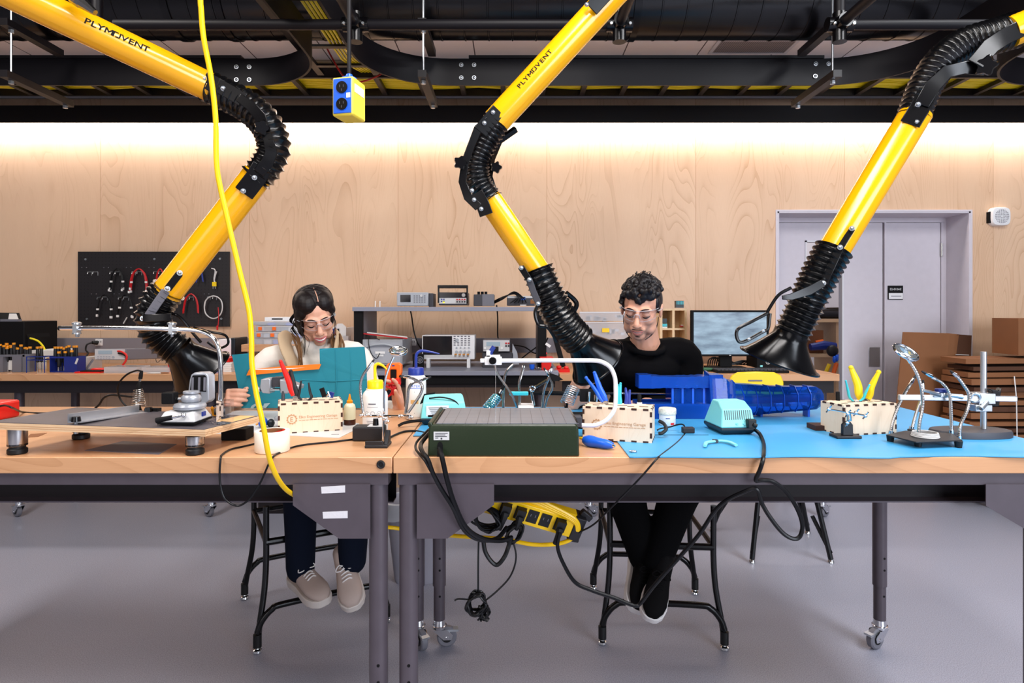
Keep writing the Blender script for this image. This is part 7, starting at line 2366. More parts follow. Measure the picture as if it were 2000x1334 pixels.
b = MB('light_grey'); b.prism([at(16, 623.5, 4.128), at(36, 623.5, 4.128), at(31.5, 612.5, 4.170), at(18, 612.5, 4.170)], (0, .002, .0)); b.m('mid_grey'); b.bb(at(4, 0, 4.1).x, at(38, 0, 4.1).x, 4.085, 4.12, at(0, 628, 4.1).z, at(0, 623.5, 4.1).z); build(b, 'screen', t, smooth=0)
cord('patch_cable', 'yellow patch cable arching from the black equipment box', [(46, 660, 4.1), (60, 661, 4.12), (74, 666, 4.14), (83, 675, 4.15), (88, 684, 4.15)], .006, 'fiber_yellow')
b = MB('maple_top'); b.bb(at(471, 0, 3.95).x, at(700, 0, 3.95).x, 3.95, 4.4, at(0, 687, 3.95).z, at(0, 673, 3.95).z)
t = thing('bench_riser', 'wooden riser shelf behind the woman carrying clear organiser boxes', 'shelf', (at(585, 0, 3.95).x, 4.1, .0)); build(b, 'riser_top', t, bevel=.002)
zr = at(0, 673, 3.95).z
b = MB('grey_frame_dark'); b.bb(-1.60, at(680, 0, 3.97).x, 3.97, 4.38, 0, at(0, 687.5, 3.95).z); build(b, 'cabinet', t, smooth=0)


def organiser(label, x0, x1, y0, y1, Y, latches, d=.2):
    a, c = at(x0, y0, Y), at(x1, y1, Y)
    t = thing('organiser_box', label, 'organiser', ((a.x + c.x) / 2, Y + d / 2, c.z), group='clear organisers on the riser')
    b = MB('milky_plastic'); b.bb(a.x, c.x, Y, Y + d, c.z, a.z); build(b, 'case', t, bevel=.004)
    b = MB('grey_plastic'); q = random.Random(x0 + y0)
    n = 6
    for i in range(n):
        u = a.x + (c.x - a.x) * (i + .5) / n; b.m(q.choice(['grey_plastic', 'mid_grey', 'blue_plastic', 'card_brown', 'light_grey'])); b.box(V((u, Y + d * .4, (a.z + c.z) / 2 - .004)), ((c.x - a.x) / n * .8, d * .6, (a.z - c.z) * .7))
    build(b, 'contents', t, smooth=0, kind='stuff')
    for px in latches:
        p = at(px, (y0 + y1) / 2, Y - .004); b = MB('orange_plastic'); b.box(p, (.022, .01, .022)); build(b, 'latch', t, smooth=0, bevel=.002)
organiser('clear organiser box at the bottom of the stack on the riser', 494, 600, 661, 673, 4.0, ())
organiser('clear organiser with two orange latches, lower one of the pair', 496, 586, 648.5, 660.5, 4.0, (505, 532))
organiser('clear organiser with two orange latches, upper one of the pair', 499, 590, 636, 648, 4.02, (508, 535.5))
organiser('wide clear organiser without latches on top of the stack', 483, 590, 628, 635.5, 4.04, ())
b = MB('white_plastic'); a, c = at(517, 619.5, 4.1), at(590, 627.5, 4.1); b.bb(a.x, c.x, 4.1, 4.28, c.z, a.z); b.m('dark_grey'); R(b, 531, 621.5, 552, 624.5, 4.099, .001); solo(b, 'white_case', 'white lidded case on top of the organiser stack', 'case', smooth=0, bevel=.003)
t = thing('magazine_file', 'white cut corner file holder with dark booklets behind the woman', 'file holder', (at(664, 0, 4.15).x, 4.15, zr))
b = MB('white_plastic'); b.prism([at(646, 672, 4.15), at(676, 672, 4.15), at(676, 639, 4.15), at(668, 632, 4.15), at(660, 632, 4.15), at(650, 640, 4.15)], (0, .01, 0)); b.bb(at(674, 0, 4.15).x, at(676, 0, 4.15).x, 4.16, 4.35, zr, at(0, 640, 4.15).z); build(b, 'file_body', t, smooth=0)
for i, m in enumerate(('deep_blue', 'red_cable', 'black_grip')):
    b = MB(m); a = at(650 + 4.5 * i, 642, 4.148); b.bb(a.x, a.x + .012, 4.143, 4.149, at(0, 655, 4.1).z, a.z); build(b, 'booklet', t, smooth=0)
b = MB('milky_plastic'); a, c = at(652, 656, 4.1), at(682, 672, 4.1); b.bb(a.x, c.x, 4.08, 4.14, zr, a.z); solo(b, 'clear_bin', 'clear plastic bin in front of the white file holder', 'bin', smooth=0)

# ---- cardboard by the door
g = 'flattened cartons leaning on the door'
for i in range(6):
    Yc = 4.36 + .022 * i
    x0 = 1764 + 2.6 * i
    tl, tr = at(x0, 649 + .6 * i, Yc), at(1856 + 3.4 * i, 651.5 + .4 * i, Yc)
    bl, br = at(x0 - 30, 980, Yc - .10), at(1856 + 3.4 * i - 44, 980, Yc - .10)
    bl.z = br.z = .002
    b = MB('card_brown'); b.prism([bl, br, tr, tl], (0, .007, .002)); solo(b, 'cardboard_sheet', 'flattened brown carton sheet leaning upright against the closed door leaf', 'cardboard', g, smooth=0)
Yc = 4.47
b = MB('card_dark'); tl, tr = at(1868, 653, Yc), at(1898, 655, Yc); bl, br = V((tl.x - .1, Yc - .08, .002)), V((tr.x - .1, Yc - .08, .002)); b.prism([bl, br, tr, tl], (0, .05, .0)); b.m('paper'); q0, q1 = at(1866.5, 692.5, Yc - .03), at(1892, 693.5, Yc - .03); b.bar(q0, q1, .006, .004)
solo(b, 'folded_carton', 'dark folded carton with white strap behind the leaning sheets', 'cardboard', smooth=0)
z = .0
q = random.Random(11)
zz = 0.21
i = 0
top = .985
n = 18
for i in range(n):
    th = (top - .21) / n
    x0 = 2.89 + q.uniform(-.03, .03)
    y0 = 3.96 + q.uniform(-.02, .03)
    b = MB('card_dark' if i % 3 == 1 else 'card_brown')
    tilt = .012 * (1 if i > n - 5 else 0)
    b.prism([V((x0, y0, zz)), V((4.2, y0 + .02, zz + tilt)), V((4.2, 4.235, zz + tilt)), V((x0 + .01, 4.235, zz))], (0, 0, th * q.uniform(.55, .9)))
    zz += th
    solo(b, 'cardboard_sheet', 'flat brown cardboard sheet in the waist high pile beside the leaning cartons', 'cardboard', 'cardboard sheets in the flat pile', smooth=0)
b = MB('paper'); b.tube(spl([at(1981, 735, 3.93), at(1985, 780, 3.925), at(1986, 830, 3.925), at(1987, 900, 3.925)], 4), .003, 5); solo(b, 'binding_string', 'white string down the front of the flat cardboard pile', 'string')
b = MB('card_brown'); a = at(1989, 622, 4.0); b.bb(a.x, a.x + .5, 4.0, 4.22, top + .012, a.z); solo(b, 'carton', 'brown carton standing on the flat cardboard pile at the frame edge', 'box', smooth=0)

t = thing('cardboard_cart', 'low dark cart carrying the waist high pile of flat cardboard', 'cart', (3.5, 4.1, 0))
b = MB('matte_black'); b.bb(2.92, 4.2, 3.99, 4.23, .17, .205); build(b, 'deck', t, smooth=0)
for x in (3.1, 4.0):
    for y in (4.08, 4.18):
        build(caster_mesh(x, y, 1.2, top=.17), 'caster', t)
# ================================================================ PEOPLE
def Rot(yaw, pitch, roll):
    r = math.radians
    return Matrix.Rotation(r(yaw), 3, 'Z') @ Matrix.Rotation(r(pitch), 3, 'X') @ Matrix.Rotation(r(roll), 3, 'Y')


class Head:
    def __init__(s, C, Rm, k):
        s.C, s.R, s.k = C, Rm, k

    def p(s, x, y, z):
        return s.C + s.R @ V((x * s.k, y * s.k, z * s.k))

    def ell(s, b, c, r, tilt=None, nu=18, nv=12):
        b.ell(s.p(*c), tuple(q * s.k for q in r), s.R @ tilt if tilt else s.R, nu, nv)

    def tube(s, b, pts, r, n=8, k=5, **q):
        P = spl([s.p(*c) for c in pts], k)
        r = [v * s.k for v in r] if isinstance(r, list) else r * s.k
        b.tube(P, lerp_list(r, len(P)) if isinstance(r, list) else r, n, **q)


def skull(h, b, jaw=1.0, smile=0.0):
    E = h.ell
    E(b, (0, .015, .032), (.0735, .092, .086)); E(b, (0, -.018, -.03), (.061 * jaw, .066, .074)); E(b, (0, -.05, -.094), (.026 * jaw, .026, .020))
    for s in (-1, 1):
        E(b, (s * .040 * jaw, -.018, -.068), (.024, .044, .028)); E(b, (s * .034, -.058, -.024 + .004 * smile), (.026, .022 + .004 * smile, .022))
        E(b, (s * .026, -.073, .024), (.029, .014, .010)); E(b, (s * .031, -.066, .003), (.0165, .0165, .0125))
        E(b, (s * .0115, -.097, -.036), (.0085, .0105, .0075)); E(b, (s * .0765, .012, -.008), (.007, .017, .029), Matrix.Rotation(-.25 * 1, 3, 'X')); E(b, (s * .079, .018, .004), (.006, .015, .017))
        E(b, (s * .018, -.078, -.055), (.014, .012, .012))
    h.tube(b, [(0, -.080, .020), (0, -.090, .004), (0, -.101, -.016), (0, -.108, -.030)], [.0085, .0085, .0105, .0125], 12)
    E(b, (0, -.108, -.033), (.0125, .0115, .0105)); E(b, (0, -.074, -.066), (.026, .018, .022))


def chain(b, pts, rs, n=16, k=5):
    P = spl(pts, k)
    b.tube(P, lerp_list(rs, len(P)), n)
    b.ell(pts[0], rs[0]); b.ell(pts[-1], rs[-1])


def hand(b, W, fwd, back, idx, curls=(35, 45, 30), thumb=(.5, .5, -.5), k=1.0, spread=0.0):
    f = V(fwd).normalized(); z = V(back); z = (z - f * z.dot(f)).normalized(); x = f.cross(z)
    if x.dot(V(idx)) < 0:
        x = -x
    for q in range(5):
        u = -.026 + .013 * q
        b.tube([W + f * .0 + x * u * .7 * k, W + f * .04 * k + x * u * 1.0 * k, W + f * .080 * k + x * u * k], [.0135 * k, .0135 * k, .0105 * k], 10); b.ell(W + f * .080 * k + x * u * k, .0105 * k)
    for i, (u, L) in enumerate(((.027, .072), (.009, .080), (.0085 - .0175, .074), (-.0265, .058))):
        p = W + f * .078 * k + x * u * k
        A = 0
        pts = [p]
        c = curls[i] if isinstance(curls[0], (tuple, list)) else curls
        for j, s in enumerate((.45, .30, .25)):
            A += math.radians(c[j] + 4 * i)
            d = f * math.cos(A) - z * math.sin(A) + x * (spread * (1.5 - i))
            p = p + d.normalized() * L * s * k
            pts.append(p)
        b.tube(spl(pts, 4), lerp_list([.0092 * k, .0088 * k, .0082 * k, .0068 * k], 13), 10); b.ell(pts[-1], .0068 * k, nu=10, nv=8)
    d = (f * thumb[0] + x * thumb[1] + z * thumb[2]).normalized()
    p0 = W + f * .022 * k + x * .022 * k
    pts = [p0, p0 + d * .034 * k, p0 + d * .062 * k + f * .006 * k, p0 + d * .080 * k + f * .016 * k]
    b.tube(spl(pts, 4), lerp_list([.0135 * k, .0112 * k, .0098 * k, .0075 * k], 13), 10); b.ell(pts[-1], .0075 * k, nu=10, nv=8)


def glasses(h, t):
    G = thing('safety_glasses', 'x', 'safety glasses', h.p(0, -.08, 0))
    b = MB('lens_clear')
    n = 25
    rows = []
    for i in range(n):
        a = math.radians(-72 + 144 * i / (n - 1))
        x, y = .0765 * math.sin(a), -.004 - .098 * math.cos(a)
        nz = max(0, 1 - abs(x) / .013) * .020
        w = .021 * (1 - .35 * (abs(x) / .075) ** 3)
        rows.append([h.p(x, y, .006 + w), h.p(x, y, .004 - w + nz)])
    b.add([p for r in rows for p in r], [(2 * i, 2 * i + 1, 2 * i + 3, 2 * i + 2) for i in range(n - 1)])
    build(b, 'lens', G, smooth=180)
    b = MB('milky_plastic'); b.tube([r[0] for r in rows], .0011 * h.k, 6); b.tube([r[1] for r in rows], .0007 * h.k, 6); build(b, 'lens_rim', G)
    for s in (-1, 1):
        b = MB('milky_plastic'); h.tube(b, [(s * .0735, -.036, .010), (s * .0775, -.026, .010), (s * .081, .0, .006), (s * .082, .03, .0)], [.006, .005, .0032, .003], 8, flat=.4); build(b, 'temple', G)
    b = MB('milky_plastic'); h.tube(b, [(-.012, -.098, -.004), (-.009, -.103, .010), (0, -.104, .013), (.009, -.103, .010), (.012, -.098, -.004)], .0016, 6); build(b, 'nose_bridge', G)
    return G


def eyes(h, P, open_=.0):
    for s in (-1, 1):
        b = MB('brow'); h.tube(b, [(s * .013, -.0885, .0235), (s * .026, -.0885, .0295), (s * .040, -.081, .0285), (s * .052, -.068, .021)], [.0026, .0042, .0036, .0014], 8, flat=.6); build(b, 'eyebrow', P)
        b = MB('eye_dark'); h.tube(b, [(s * .0165, -.0805, -.002), (s * .024, -.0838, -.0055), (s * .033, -.0838, -.0065), (s * .042, -.0765, -.0035), (s * .047, -.071, .0)], [.0008, .0024, .0027, .002, .0008], 8); build(b, 'eyelashes', P)


def shoe(P, heel, toe, up, up_m, sole_m, lace_m, L=.27, k=1.0, name='shoe'):
    d = (toe - heel).normalized(); u = V(up); u = (u - d * u.dot(d)).normalized(); s = d.cross(u)
    sec = [(0, .026, .055), (.04, .033, .082), (.14, .039, .118), (.28, .038, .112), (.40, .038, .078), (.52, .041, .064), (.66, .045, .054), (.80, .045, .046), (.91, .037, .037), (.98, .022, .024), (1.0, .010, .014)]
    b = MB(up_m)
    rings = []
    for t_, w, hh in sec:
        ring = []
        for j in range(20):
            a = 2 * math.pi * j / 20
            x, y = math.cos(a), math.sin(a)
            ring.append(heel + d * (t_ * L) + s * (x * w * k) + u * ((.5 + .5 * y) * hh * k if y > -.5 else .25 * hh * k * (1 + y) * 2 * .5))
        rings.append(ring)
    b.loft(rings)
    S = build(b, name, P, smooth=60)
    b = MB(sole_m)
    rings = []
    for t_, w, hh in sec:
        o = heel + d * (t_ * L * 1.03 - .004) + s * 0
        w2 = w * k * 1.08 + .001
        rings.append([o + s * w2 - u * .022, o + s * w2 + u * .006, o - s * w2 + u * .006, o - s * w2 - u * .022])
    b.loft(rings); build(b, 'sole', S, smooth=50, bevel=.003)
    b = MB(lace_m)
    for i in range(5):
        t_ = .42 + .055 * i
        hh = .088 - .007 * i * 1.1
        j_ = max(q for q in range(len(sec)) if sec[q][0] <= t_); f_ = (t_ - sec[j_][0]) / (sec[j_ + 1][0] - sec[j_][0])
        c = heel + d * (t_ * L) + u * ((sec[j_][2] + (sec[j_ + 1][2] - sec[j_][2]) * f_ + .001) * k)
        b.tube(spl([c + s * .022 - u * .012, c + s * .010 + u * .002 + d * .004, c - s * .010 + u * .002 - d * .002, c - s * .022 - u * .012], 3), .0028, 6)
    c = heel + d * (.45 * L) + u * .077 * k
    for q in (-1, 1):
        b.tube(spl([c, c + s * (q * .02) + u * .012, c + s * (q * .034) + d * .012, c + s * (q * .016) + d * .016, c], 4), .0022, 5)
    build(b, 'laces', S)
    return S


def legs(b, hip, knee, ankle, r=(.088, .066, .054)):
    m = knee.lerp(ankle, .35) + V((0, .012, 0))
    chain(b, [hip, hip.lerp(knee, .5) + V((0, 0, .008)), knee, m, ankle], [r[0], r[0] * .92, r[1], r[1] * .95, r[2]], 18)


# ---------------------------------------------------------------- the woman
hw = Head(at(617, 620, 2.66), Rot(26, 22, -10), .96)
Wn = thing('person', 'smiling person in cream turtleneck and beige vest holding a teal cloth up', 'person', V((-.855, 2.70, 0)))
NB, HC = at(612, 692, 2.71), V((-.855, 2.80, .67))
S1, S2 = at(530, 704, 2.72), at(690, 694, 2.72)
E1, E2 = at(478, 815, 2.68), at(742, 805, 2.72)
W1, W2 = at(449, 783, 2.475), at(779, 800, 2.47)
b = MB('skin_f')
skull(hw, b, .97, 1.0)
chain(b, [NB, (NB + hw.p(0, .03, -.06)) / 2, hw.p(0, .03, -.05)], [.052, .05, .05], 16)
b.ell(V((-.85, 2.75, .95)), (.13, .09, .15)); b.ell(HC, (.14, .11, .11)); chain(b, [HC, V((-.852, 2.78, .9)), NB + V((0, .02, -.03))], [.1, .08, .04])
for S, E, W in ((S1, E1, W1), (S2, E2, W2)):
    chain(b, [NB - V((0, 0, .03)), S, S.lerp(E, .5), E, E.lerp(W, .5), W], [.045, .042, .038, .034, .031, .0235])
hand(b, W1, (.30, -.90, .28), (-.95, -.28, .05), (0, 0, 1), curls=(62, 26, 8), thumb=(.5, .2, -.8), k=.98)
hand(b, W2, (-.05, -.25, .96), (.80, .60, .1), (-.4, -.9, 0), curls=((8, 18, 12), (14, 22, 14), (30, 38, 22), (40, 45, 28)), thumb=(.75, .35, -.35), k=.98)
for hx, kx, ky, az in ((585, 583, 930, 1105), (660, 690, 930, 1085)):
    K, A = at(kx, ky, 2.40), at(kx + (8 if kx < 600 else 0), az, 2.44)
    legs(b, V((HC.x + (-.09 if kx < 600 else .09), 2.78, .67)), K, A, (.06, .045, .03))
build(remesh(b, .0036, 3, .4), 'body', Wn, smooth=180)
# hair
b = MB('hair_f')
hw.ell(b, (0, .030, .050), (.083, .098, .086)); hw.ell(b, (-.03, .0, .075), (.055, .075, .052)); hw.ell(b, (.034, .002, .072), (.050, .072, .050))
hw.ell(b, (-.066, .02, .006), (.023, .056, .078)); hw.ell(b, (.064, .028, .010), (.021, .05, .068)); hw.ell(b, (-.055, -.028, .052), (.026, .036, .042), Matrix.Rotation(.5, 3, 'Y')); hw.ell(b, (.057, -.022, .054), (.022, .034, .040), Matrix.Rotation(-.5, 3, 'Y'))
hw.ell(b, (-.02, .085, -.02), (.062, .045, .07)); hw.ell(b, (-.052, .055, -.06), (.03, .04, .05))
for s in (-1, 1):
    for k in range(26):
        y0 = -.055 + .005 * k
        pts_ = []
        for j in range(8):
            th_ = j / 7 * 1.75
            rx, ry = .0845, .0985
            yy = y0 * (1 - .12 * j / 7) + .012 * math.sin(j * .8 + k)
            w_ = math.sqrt(max(.02, 1 - ((yy - .03) / ry) ** 2))
            pts_.append((s * rx * math.sin(th_) * w_ + .008 * (1 - j / 7), yy + .004 * j, .05 + .0855 * math.cos(th_) * w_))
        hw.tube(b, pts_, .0042, 6, 2)
build(remesh(b, .0026, 2, .4), 'hair', Wn, smooth=180)
b = MB('skin_f'); hw.tube(b, [(.012, -.066, .100), (.012, -.045, .117), (.010, -.02, .128), (.008, .01, .1355)], [.0016, .0018, .0018, .001], 6, flat=.5); build(b, 'hair_parting', Wn)
b = MB('hair_f'); q = random.Random(5)
for k in range(9):
    s = -1 if k < 5 else 1
    o = q.uniform(-.006, .006)
    hw.tube(b, [(s * .066, -.05 + o, .03), (s * (.068 + abs(o)), -.062, -.02 + o), (s * (.058 + 2 * o), -.07, -.07), (s * (.072 + 2 * o), -.06, -.105 - q.uniform(0, .05))], [.0016, .0014, .001, .0006], 5)
for k in range(14):
    o = q.uniform(-.02, .02)
    hw.tube(b, [(-.075, .04 + o, -.0 + o), (-.088 - abs(o), .05, -.04 + o), (-.07 + o, .05, -.085 + o)], [.0022, .002, .001], 5)
build(b, 'loose_strands', Wn)
eyes(hw, Wn)
b = MB('teeth'); hw.tube(b, [(-.0215, -.0875, -.0605), (-.011, -.0955, -.0645), (0, -.0975, -.066), (.011, -.0955, -.0645), (.0215, -.0875, -.0605)], [.0015, .0042, .0048, .0042, .0015], 8, flat=.9); build(b, 'teeth', Wn)
b = MB('lips_f'); hw.tube(b, [(-.027, -.0835, -.0565), (-.013, -.0945, -.0595), (-.004, -.0985, -.0600), (0, -.0975, -.0608), (.004, -.0985, -.0600), (.013, -.0945, -.0595), (.027, -.0835, -.0565)], [.0014, .0028, .0034, .003, .0034, .0028, .0014], 8)
hw.tube(b, [(-.027, -.0835, -.0565), (-.016, -.0915, -.0685), (0, -.0955, -.0745), (.016, -.0915, -.0685), (.027, -.0835, -.0565)], [.0014, .0036, .0048, .0036, .0014], 8); build(b, 'lips', Wn)
# cream sweater
b = MB('knit_white')
b.ell(V((-.855, 2.80, .72)), (.175, .14, .12)); b.ell(V((-.853, 2.775, .85)), (.152, .115, .16)); b.ell(V((-.852, 2.745, .985)), (.166, .115, .13))
chain(b, [at(612, 694, 2.72), at(613, 676, 2.70)], [.066, .058]); b.torus(hw.p(0, .022, -.100), hw.R @ V((0, -.35, 1)), .05, .011)
for S, E, W in ((S1, E1, W1), (S2, E2, W2)):
    chain(b, [NB - V((0, 0, .035)), S, S.lerp(E, .5), E, E.lerp(W, .5), W.lerp(E, .10)], [.062, .062, .055, .048, .044, .033])
build(remesh(b, .006, 5), 'sweater', Wn, smooth=180)
b = MB('vest_beige')
for L_ in ([(566, 652, 2.80), (556, 662, 2.70), (560, 684, 2.635), (570, 706, 2.615), (578, 735, 2.61), (580, 790, 2.64)], [(660, 652, 2.80), (664, 661, 2.70), (662, 682, 2.64), (660, 704, 2.62), (660, 735, 2.62), (662, 790, 2.65)]):
    P = spl(P3(L_), 6); b.tube(P, lerp_list([.030, .036, .038, .040, .044, .05], len(P)), 14, flat=.30, up=V((0, 1, .3)))
build(remesh(b, .006, 4), 'vest', Wn, smooth=180)
q = random.Random(8)
for L_ in ([(574, 651, 2.70), (579, 664, 2.655), (584, 690, 2.60), (588, 720, 2.59)], [(650, 654, 2.71), (650, 668, 2.66), (655, 690, 2.61)], [(664, 654, 2.68), (666, 670, 2.63), (663, 692, 2.60)]):
    b = MB('shade_brown')  # thin brown strands put the shadow bits by the vest into colour
    for k in range(4):
        P = [p + V((q.uniform(-.012, .012), q.uniform(-.006, .004), q.uniform(-.008, .008))) for p in P3(L_)]
        b.tube(spl(P, 5), lerp_list([.003, .005, .004, .002], len(spl(P, 5))), 6)
    build(b, 'vest_shade', Wn)
b = MB('denim')
for kx, az in ((583, 1098), (690, 1082)):
    K, A = at(kx, 930, 2.40), at(kx + (4 if kx < 600 else -2), az + 12, 2.435)
    legs(b, V((HC.x + (-.09 if kx < 600 else .09), 2.78, .67)), K, A, (.088, .066, .054))
b.ell(HC, (.17, .13, .10)); build(remesh(b, .007, 4), 'jeans', Wn, smooth=180)
shoe(Wn, at(575, 1122, 2.50), at(632, 1172, 2.33), (.25, -.45, .85), 'shoe_beige', 'shoe_sole', 'sole_white', .245)
sh = shoe(Wn, at(674, 1088, 2.52), at(687, 1170, 2.36), (.05, -.75, .65), 'shoe_beige', 'shoe_sole', 'sole_white', .235)
glasses(hw, Wn)['label'] = 'clear safety glasses worn by the smiling person in the cream turtleneck'

# what she holds
YS = 2.435
pts = [(453, 693), (486, 690), (490, 733), (625, 716), (624, 681), (712, 677), (716, 720), (717, 797), (472, 797), (462, 742)]
t = thing('teal_cloth', 'teal fabric sheet held upright on the bench by the smiling person', 'cloth', at(590, 797, YS))
b = MB('teal_cloth'); nx, ny = 60, 26
x0, x1, y0, y1 = 453, 717, 677, 797
def inside(x, y):
    c = False
    for i in range(len(pts)):
        (xa_, ya_), (xb_, yb_) = pts[i], pts[i - 1]
        if (ya_ > y) != (yb_ > y) and x < (xb_ - xa_) * (y - ya_) / (yb_ - ya_) + xa_:
            c = not c
    return c
def wav(px, py):
    return .004 * math.sin(px * .12 + py * .02) + .003 * math.sin(px * .05 - py * .11) + .0015 * math.sin(px * .4)
front = [at(x, y, YS) for x, y in pts]
dense = []
for i in range(len(pts)):
    a_, b_ = pts[i], pts[(i + 1) % len(pts)]
    for k in range(8):
        u_ = k / 8; dense.append((a_[0] + (b_[0] - a_[0]) * u_, a_[1] + (b_[1] - a_[1]) * u_))
b.prism([at(x, y, YS) + V((0, wav(x, y) * .4, 0)) for x, y in dense], (0, .004, 0))
build(b, 'fabric', t, smooth=0)
b = MB('teal_cloth')
for xs in (655, 684):
    b.tube([at(xs, 682, YS - .001), at(xs + 2, 735, YS - .001), at(xs, 795, YS - .001)], .0018, 6)
b.tube([at(590, 742, YS - .001), at(650, 745, YS - .001), at(715, 741, YS - .001)], .0018, 6); build(b, 'crease', t)
b = MB('logo_grey'); c = at(502, 798, YS - .003)
o_, i_ = [], []
for k in range(13):
    a = math.pi * k / 12
    o_.append(c + V((math.cos(a) * .025, 0, math.sin(a) * .019))); i_.append(c + V((math.cos(a) * .014, 0, math.sin(a) * .010)))
b.add(o_ + i_, [(k, k + 1, 14 + k, 13 + k) for k in range(12)]); b.add([at(513, 797, YS - .003), at(519, 797, YS - .003), at(528, 787, YS - .003), at(516, 788, YS - .003)], [(0, 1, 2, 3)]); build(b, 'printed_logo', t, smooth=0)
b = MB('orange_sheet'); b.prism([at(481, 733.5, YS - .012), at(487, 721, YS - .012), at(560, 715, YS - .012), at(627, 711, YS - .012), at(623, 721, YS - .012), at(560, 726, YS - .012)], (0, .004, 0))
b.m('white_paint'); b.add([at(x, y, YS - .0125) for x, y in ((493, 720), (520, 720.5), (545, 719.5), (570, 719), (596, 717.5), (570, 720.5), (545, 721), (520, 722.5), (494, 722))], [tuple(range(9))])
solo(b, 'orange_strip', 'torn orange strip lying across the front of the teal fabric sheet', 'strip', smooth=0)
t = thing('multimeter', 'orange and red handheld meter with red leads held above the white wash bottle', 'meter', at(768, 745, 2.45))
Ym = 2.43
b = MB('orange_plastic'); b.prism([at(x, y, Ym) for x, y in ((757, 745), (751, 735), (753, 716), (757, 710), (778, 709), (784, 713), (784, 728), (779, 745), (774, 745), (774, 722), (762, 722), (762, 745))], (0, .03, 0)); build(b, 'holster', t, smooth=0, bevel=.004)
b = MB('matte_black'); b.prism([at(x, y, Ym + .004) for x, y in ((761, 745), (761, 721), (775, 721), (775, 745))], (0, .02, 0)); b.m('navy_blue'); b.box(at(768, 714, Ym - .001), (.010, .002, .004)); build(b, 'meter_body', t, smooth=0)
b = MB('red_cable'); q = random.Random(14)
for k in range(6):
    b.tube(spl([at(758 + 4 * k, 742, Ym), at(752 + 6 * k + q.uniform(-4, 4), 752, Ym - .01), at(770 + q.uniform(-8, 8), 762, Ym - .01), at(758 + 5 * k, 772 + q.uniform(-4, 6), Ym)], 5), .004, 6)
b.m('red_plastic'); b.bar(at(756, 745, Ym - .005), at(782, 744, Ym - .005), .03, .02, V((0, 0, 1))); b.m('matte_black'); b.tube([at(790, 738, Ym), at(780, 734, Ym)], .005, 6); build(b, 'red_lead', t)

# ---------------------------------------------------------------- the man
hm = Head(at(1252, 603, 2.52), Rot(-21, 20, 4), 1.0)
Mn = thing('person', 'dark haired person in black crew neck leaning over the work behind the bench', 'person', V((.59, 2.66, 0)))
NB, HC = at(1260, 672, 2.585), V((.60, 2.80, .67))
S1, S2 = at(1196, 697, 2.60), at(1334, 692, 2.62)
E1, E2 = at(1136, 800, 2.64), at(1352, 800, 2.62)
W1, W2 = at(1116, 790, 2.44), at(1262, 790, 2.44)
b = MB('skin_m')
skull(hm, b, 1.03, 0)
chain(b, [NB, (NB + hm.p(0, .03, -.06)) / 2, hm.p(0, .03, -.05)], [.06, .058, .056], 16)
b.ell(V((.57, 2.70, .95)), (.14, .09, .15)); b.ell(HC, (.14, .11, .11)); chain(b, [HC, V((.58, 2.72, .9)), NB], [.1, .1, .06])
for S, E, W in ((S1, E1, W1), (S2, E2, W2)):
    chain(b, [NB - V((0, 0, .03)), S, S.lerp(E, .5), E, E.lerp(W, .5), W], [.048, .046, .042, .038, .034, .027])
hand(b, W1, (.30, -.35, .85), (-.6, -.75, .2), (1, 0, .2), curls=(30, 40, 25), thumb=(.6, .6, -.4), k=1.05)
hand(b, W2, (-.75, -.6, .0), (0, -.2, 1), (0, -1, 0), curls=(30, 45, 30), thumb=(.6, .6, -.4), k=1.05)
LG = ((at(1213, 935, 2.40), at(1256, 1088, 2.46)), (at(1340, 935, 2.40), at(1284, 1092, 2.40)))
for i, (K, A) in enumerate(LG):
    legs(b, V((HC.x + (-.095 if i == 0 else .095), 2.78, .67)), K, A, (.06, .05, .038)); chain(b, [A, A + V((0, -.03, -.05))], [.032, .028])
build(remesh(b, .0036, 3, .4), 'body', Mn, smooth=180)
b = MB('hair_m'); q = random.Random(21)
hm.ell(b, (0, .026, .056), (.076, .091, .070)); hm.ell(b, (0, .07, .0), (.066, .05, .07))
for s in (-1, 1):
    hm.ell(b, (s * .066, .03, .022), (.014, .05, .045)); hm.ell(b, (s * .064, -.012, .030), (.012, .02, .028))
for k in range(190):
    a, e = q.uniform(0, 2 * math.pi), q.uniform(.12, 1.45)
    r = q.uniform(.007, .012)
    hm.ell(b, (.077 * math.cos(e) * math.cos(a), .024 + .092 * math.cos(e) * math.sin(a), .056 + .072 * math.sin(e)), (r, r, r), nu=8, nv=6)
for k in range(34):
    x = q.uniform(-.056, .056); r = q.uniform(.008, .012)
    hm.ell(b, (x, -.074 + abs(x) * .35, .074 + q.uniform(-.010, .02) - max(0, .02 - abs(x - .008)) * 1.0), (r, r, r * 1.2), nu=8, nv=6)
for k in range(16):
    r = .012; hm.ell(b, (q.uniform(-.045, .045), -.058 + q.uniform(-.008, .004), .092 + q.uniform(-.012, .01)), (r, r, r), nu=8, nv=6)
for k in range(14):
    r = q.uniform(.007, .010); hm.ell(b, (-.070 + q.uniform(-.008, .004), -.02 + q.uniform(-.02, .02), .045 + q.uniform(-.015, .02)), (r, r, r), nu=8, nv=6)
build(remesh(b, .0032, 1, .3), 'hair', Mn, smooth=180)
b = MB('hair_m')
for k in range(26):
    a, e = q.uniform(0, 6.28), q.uniform(.3, 1.5)
    p = V((.080 * math.cos(e) * math.cos(a), .024 + .096 * math.cos(e) * math.sin(a), .058 + .076 * math.sin(e)))
    hm.tube(b, [tuple(p), tuple(p * 1.05 + V((q.uniform(-.008, .008), q.uniform(-.008, .008), .004))), tuple(p * 1.06 + V((q.uniform(-.014, .014), q.uniform(-.014, .014), -.004)))], [.0025, .002, .001], 5)
build(b, 'curly_hair', Mn)
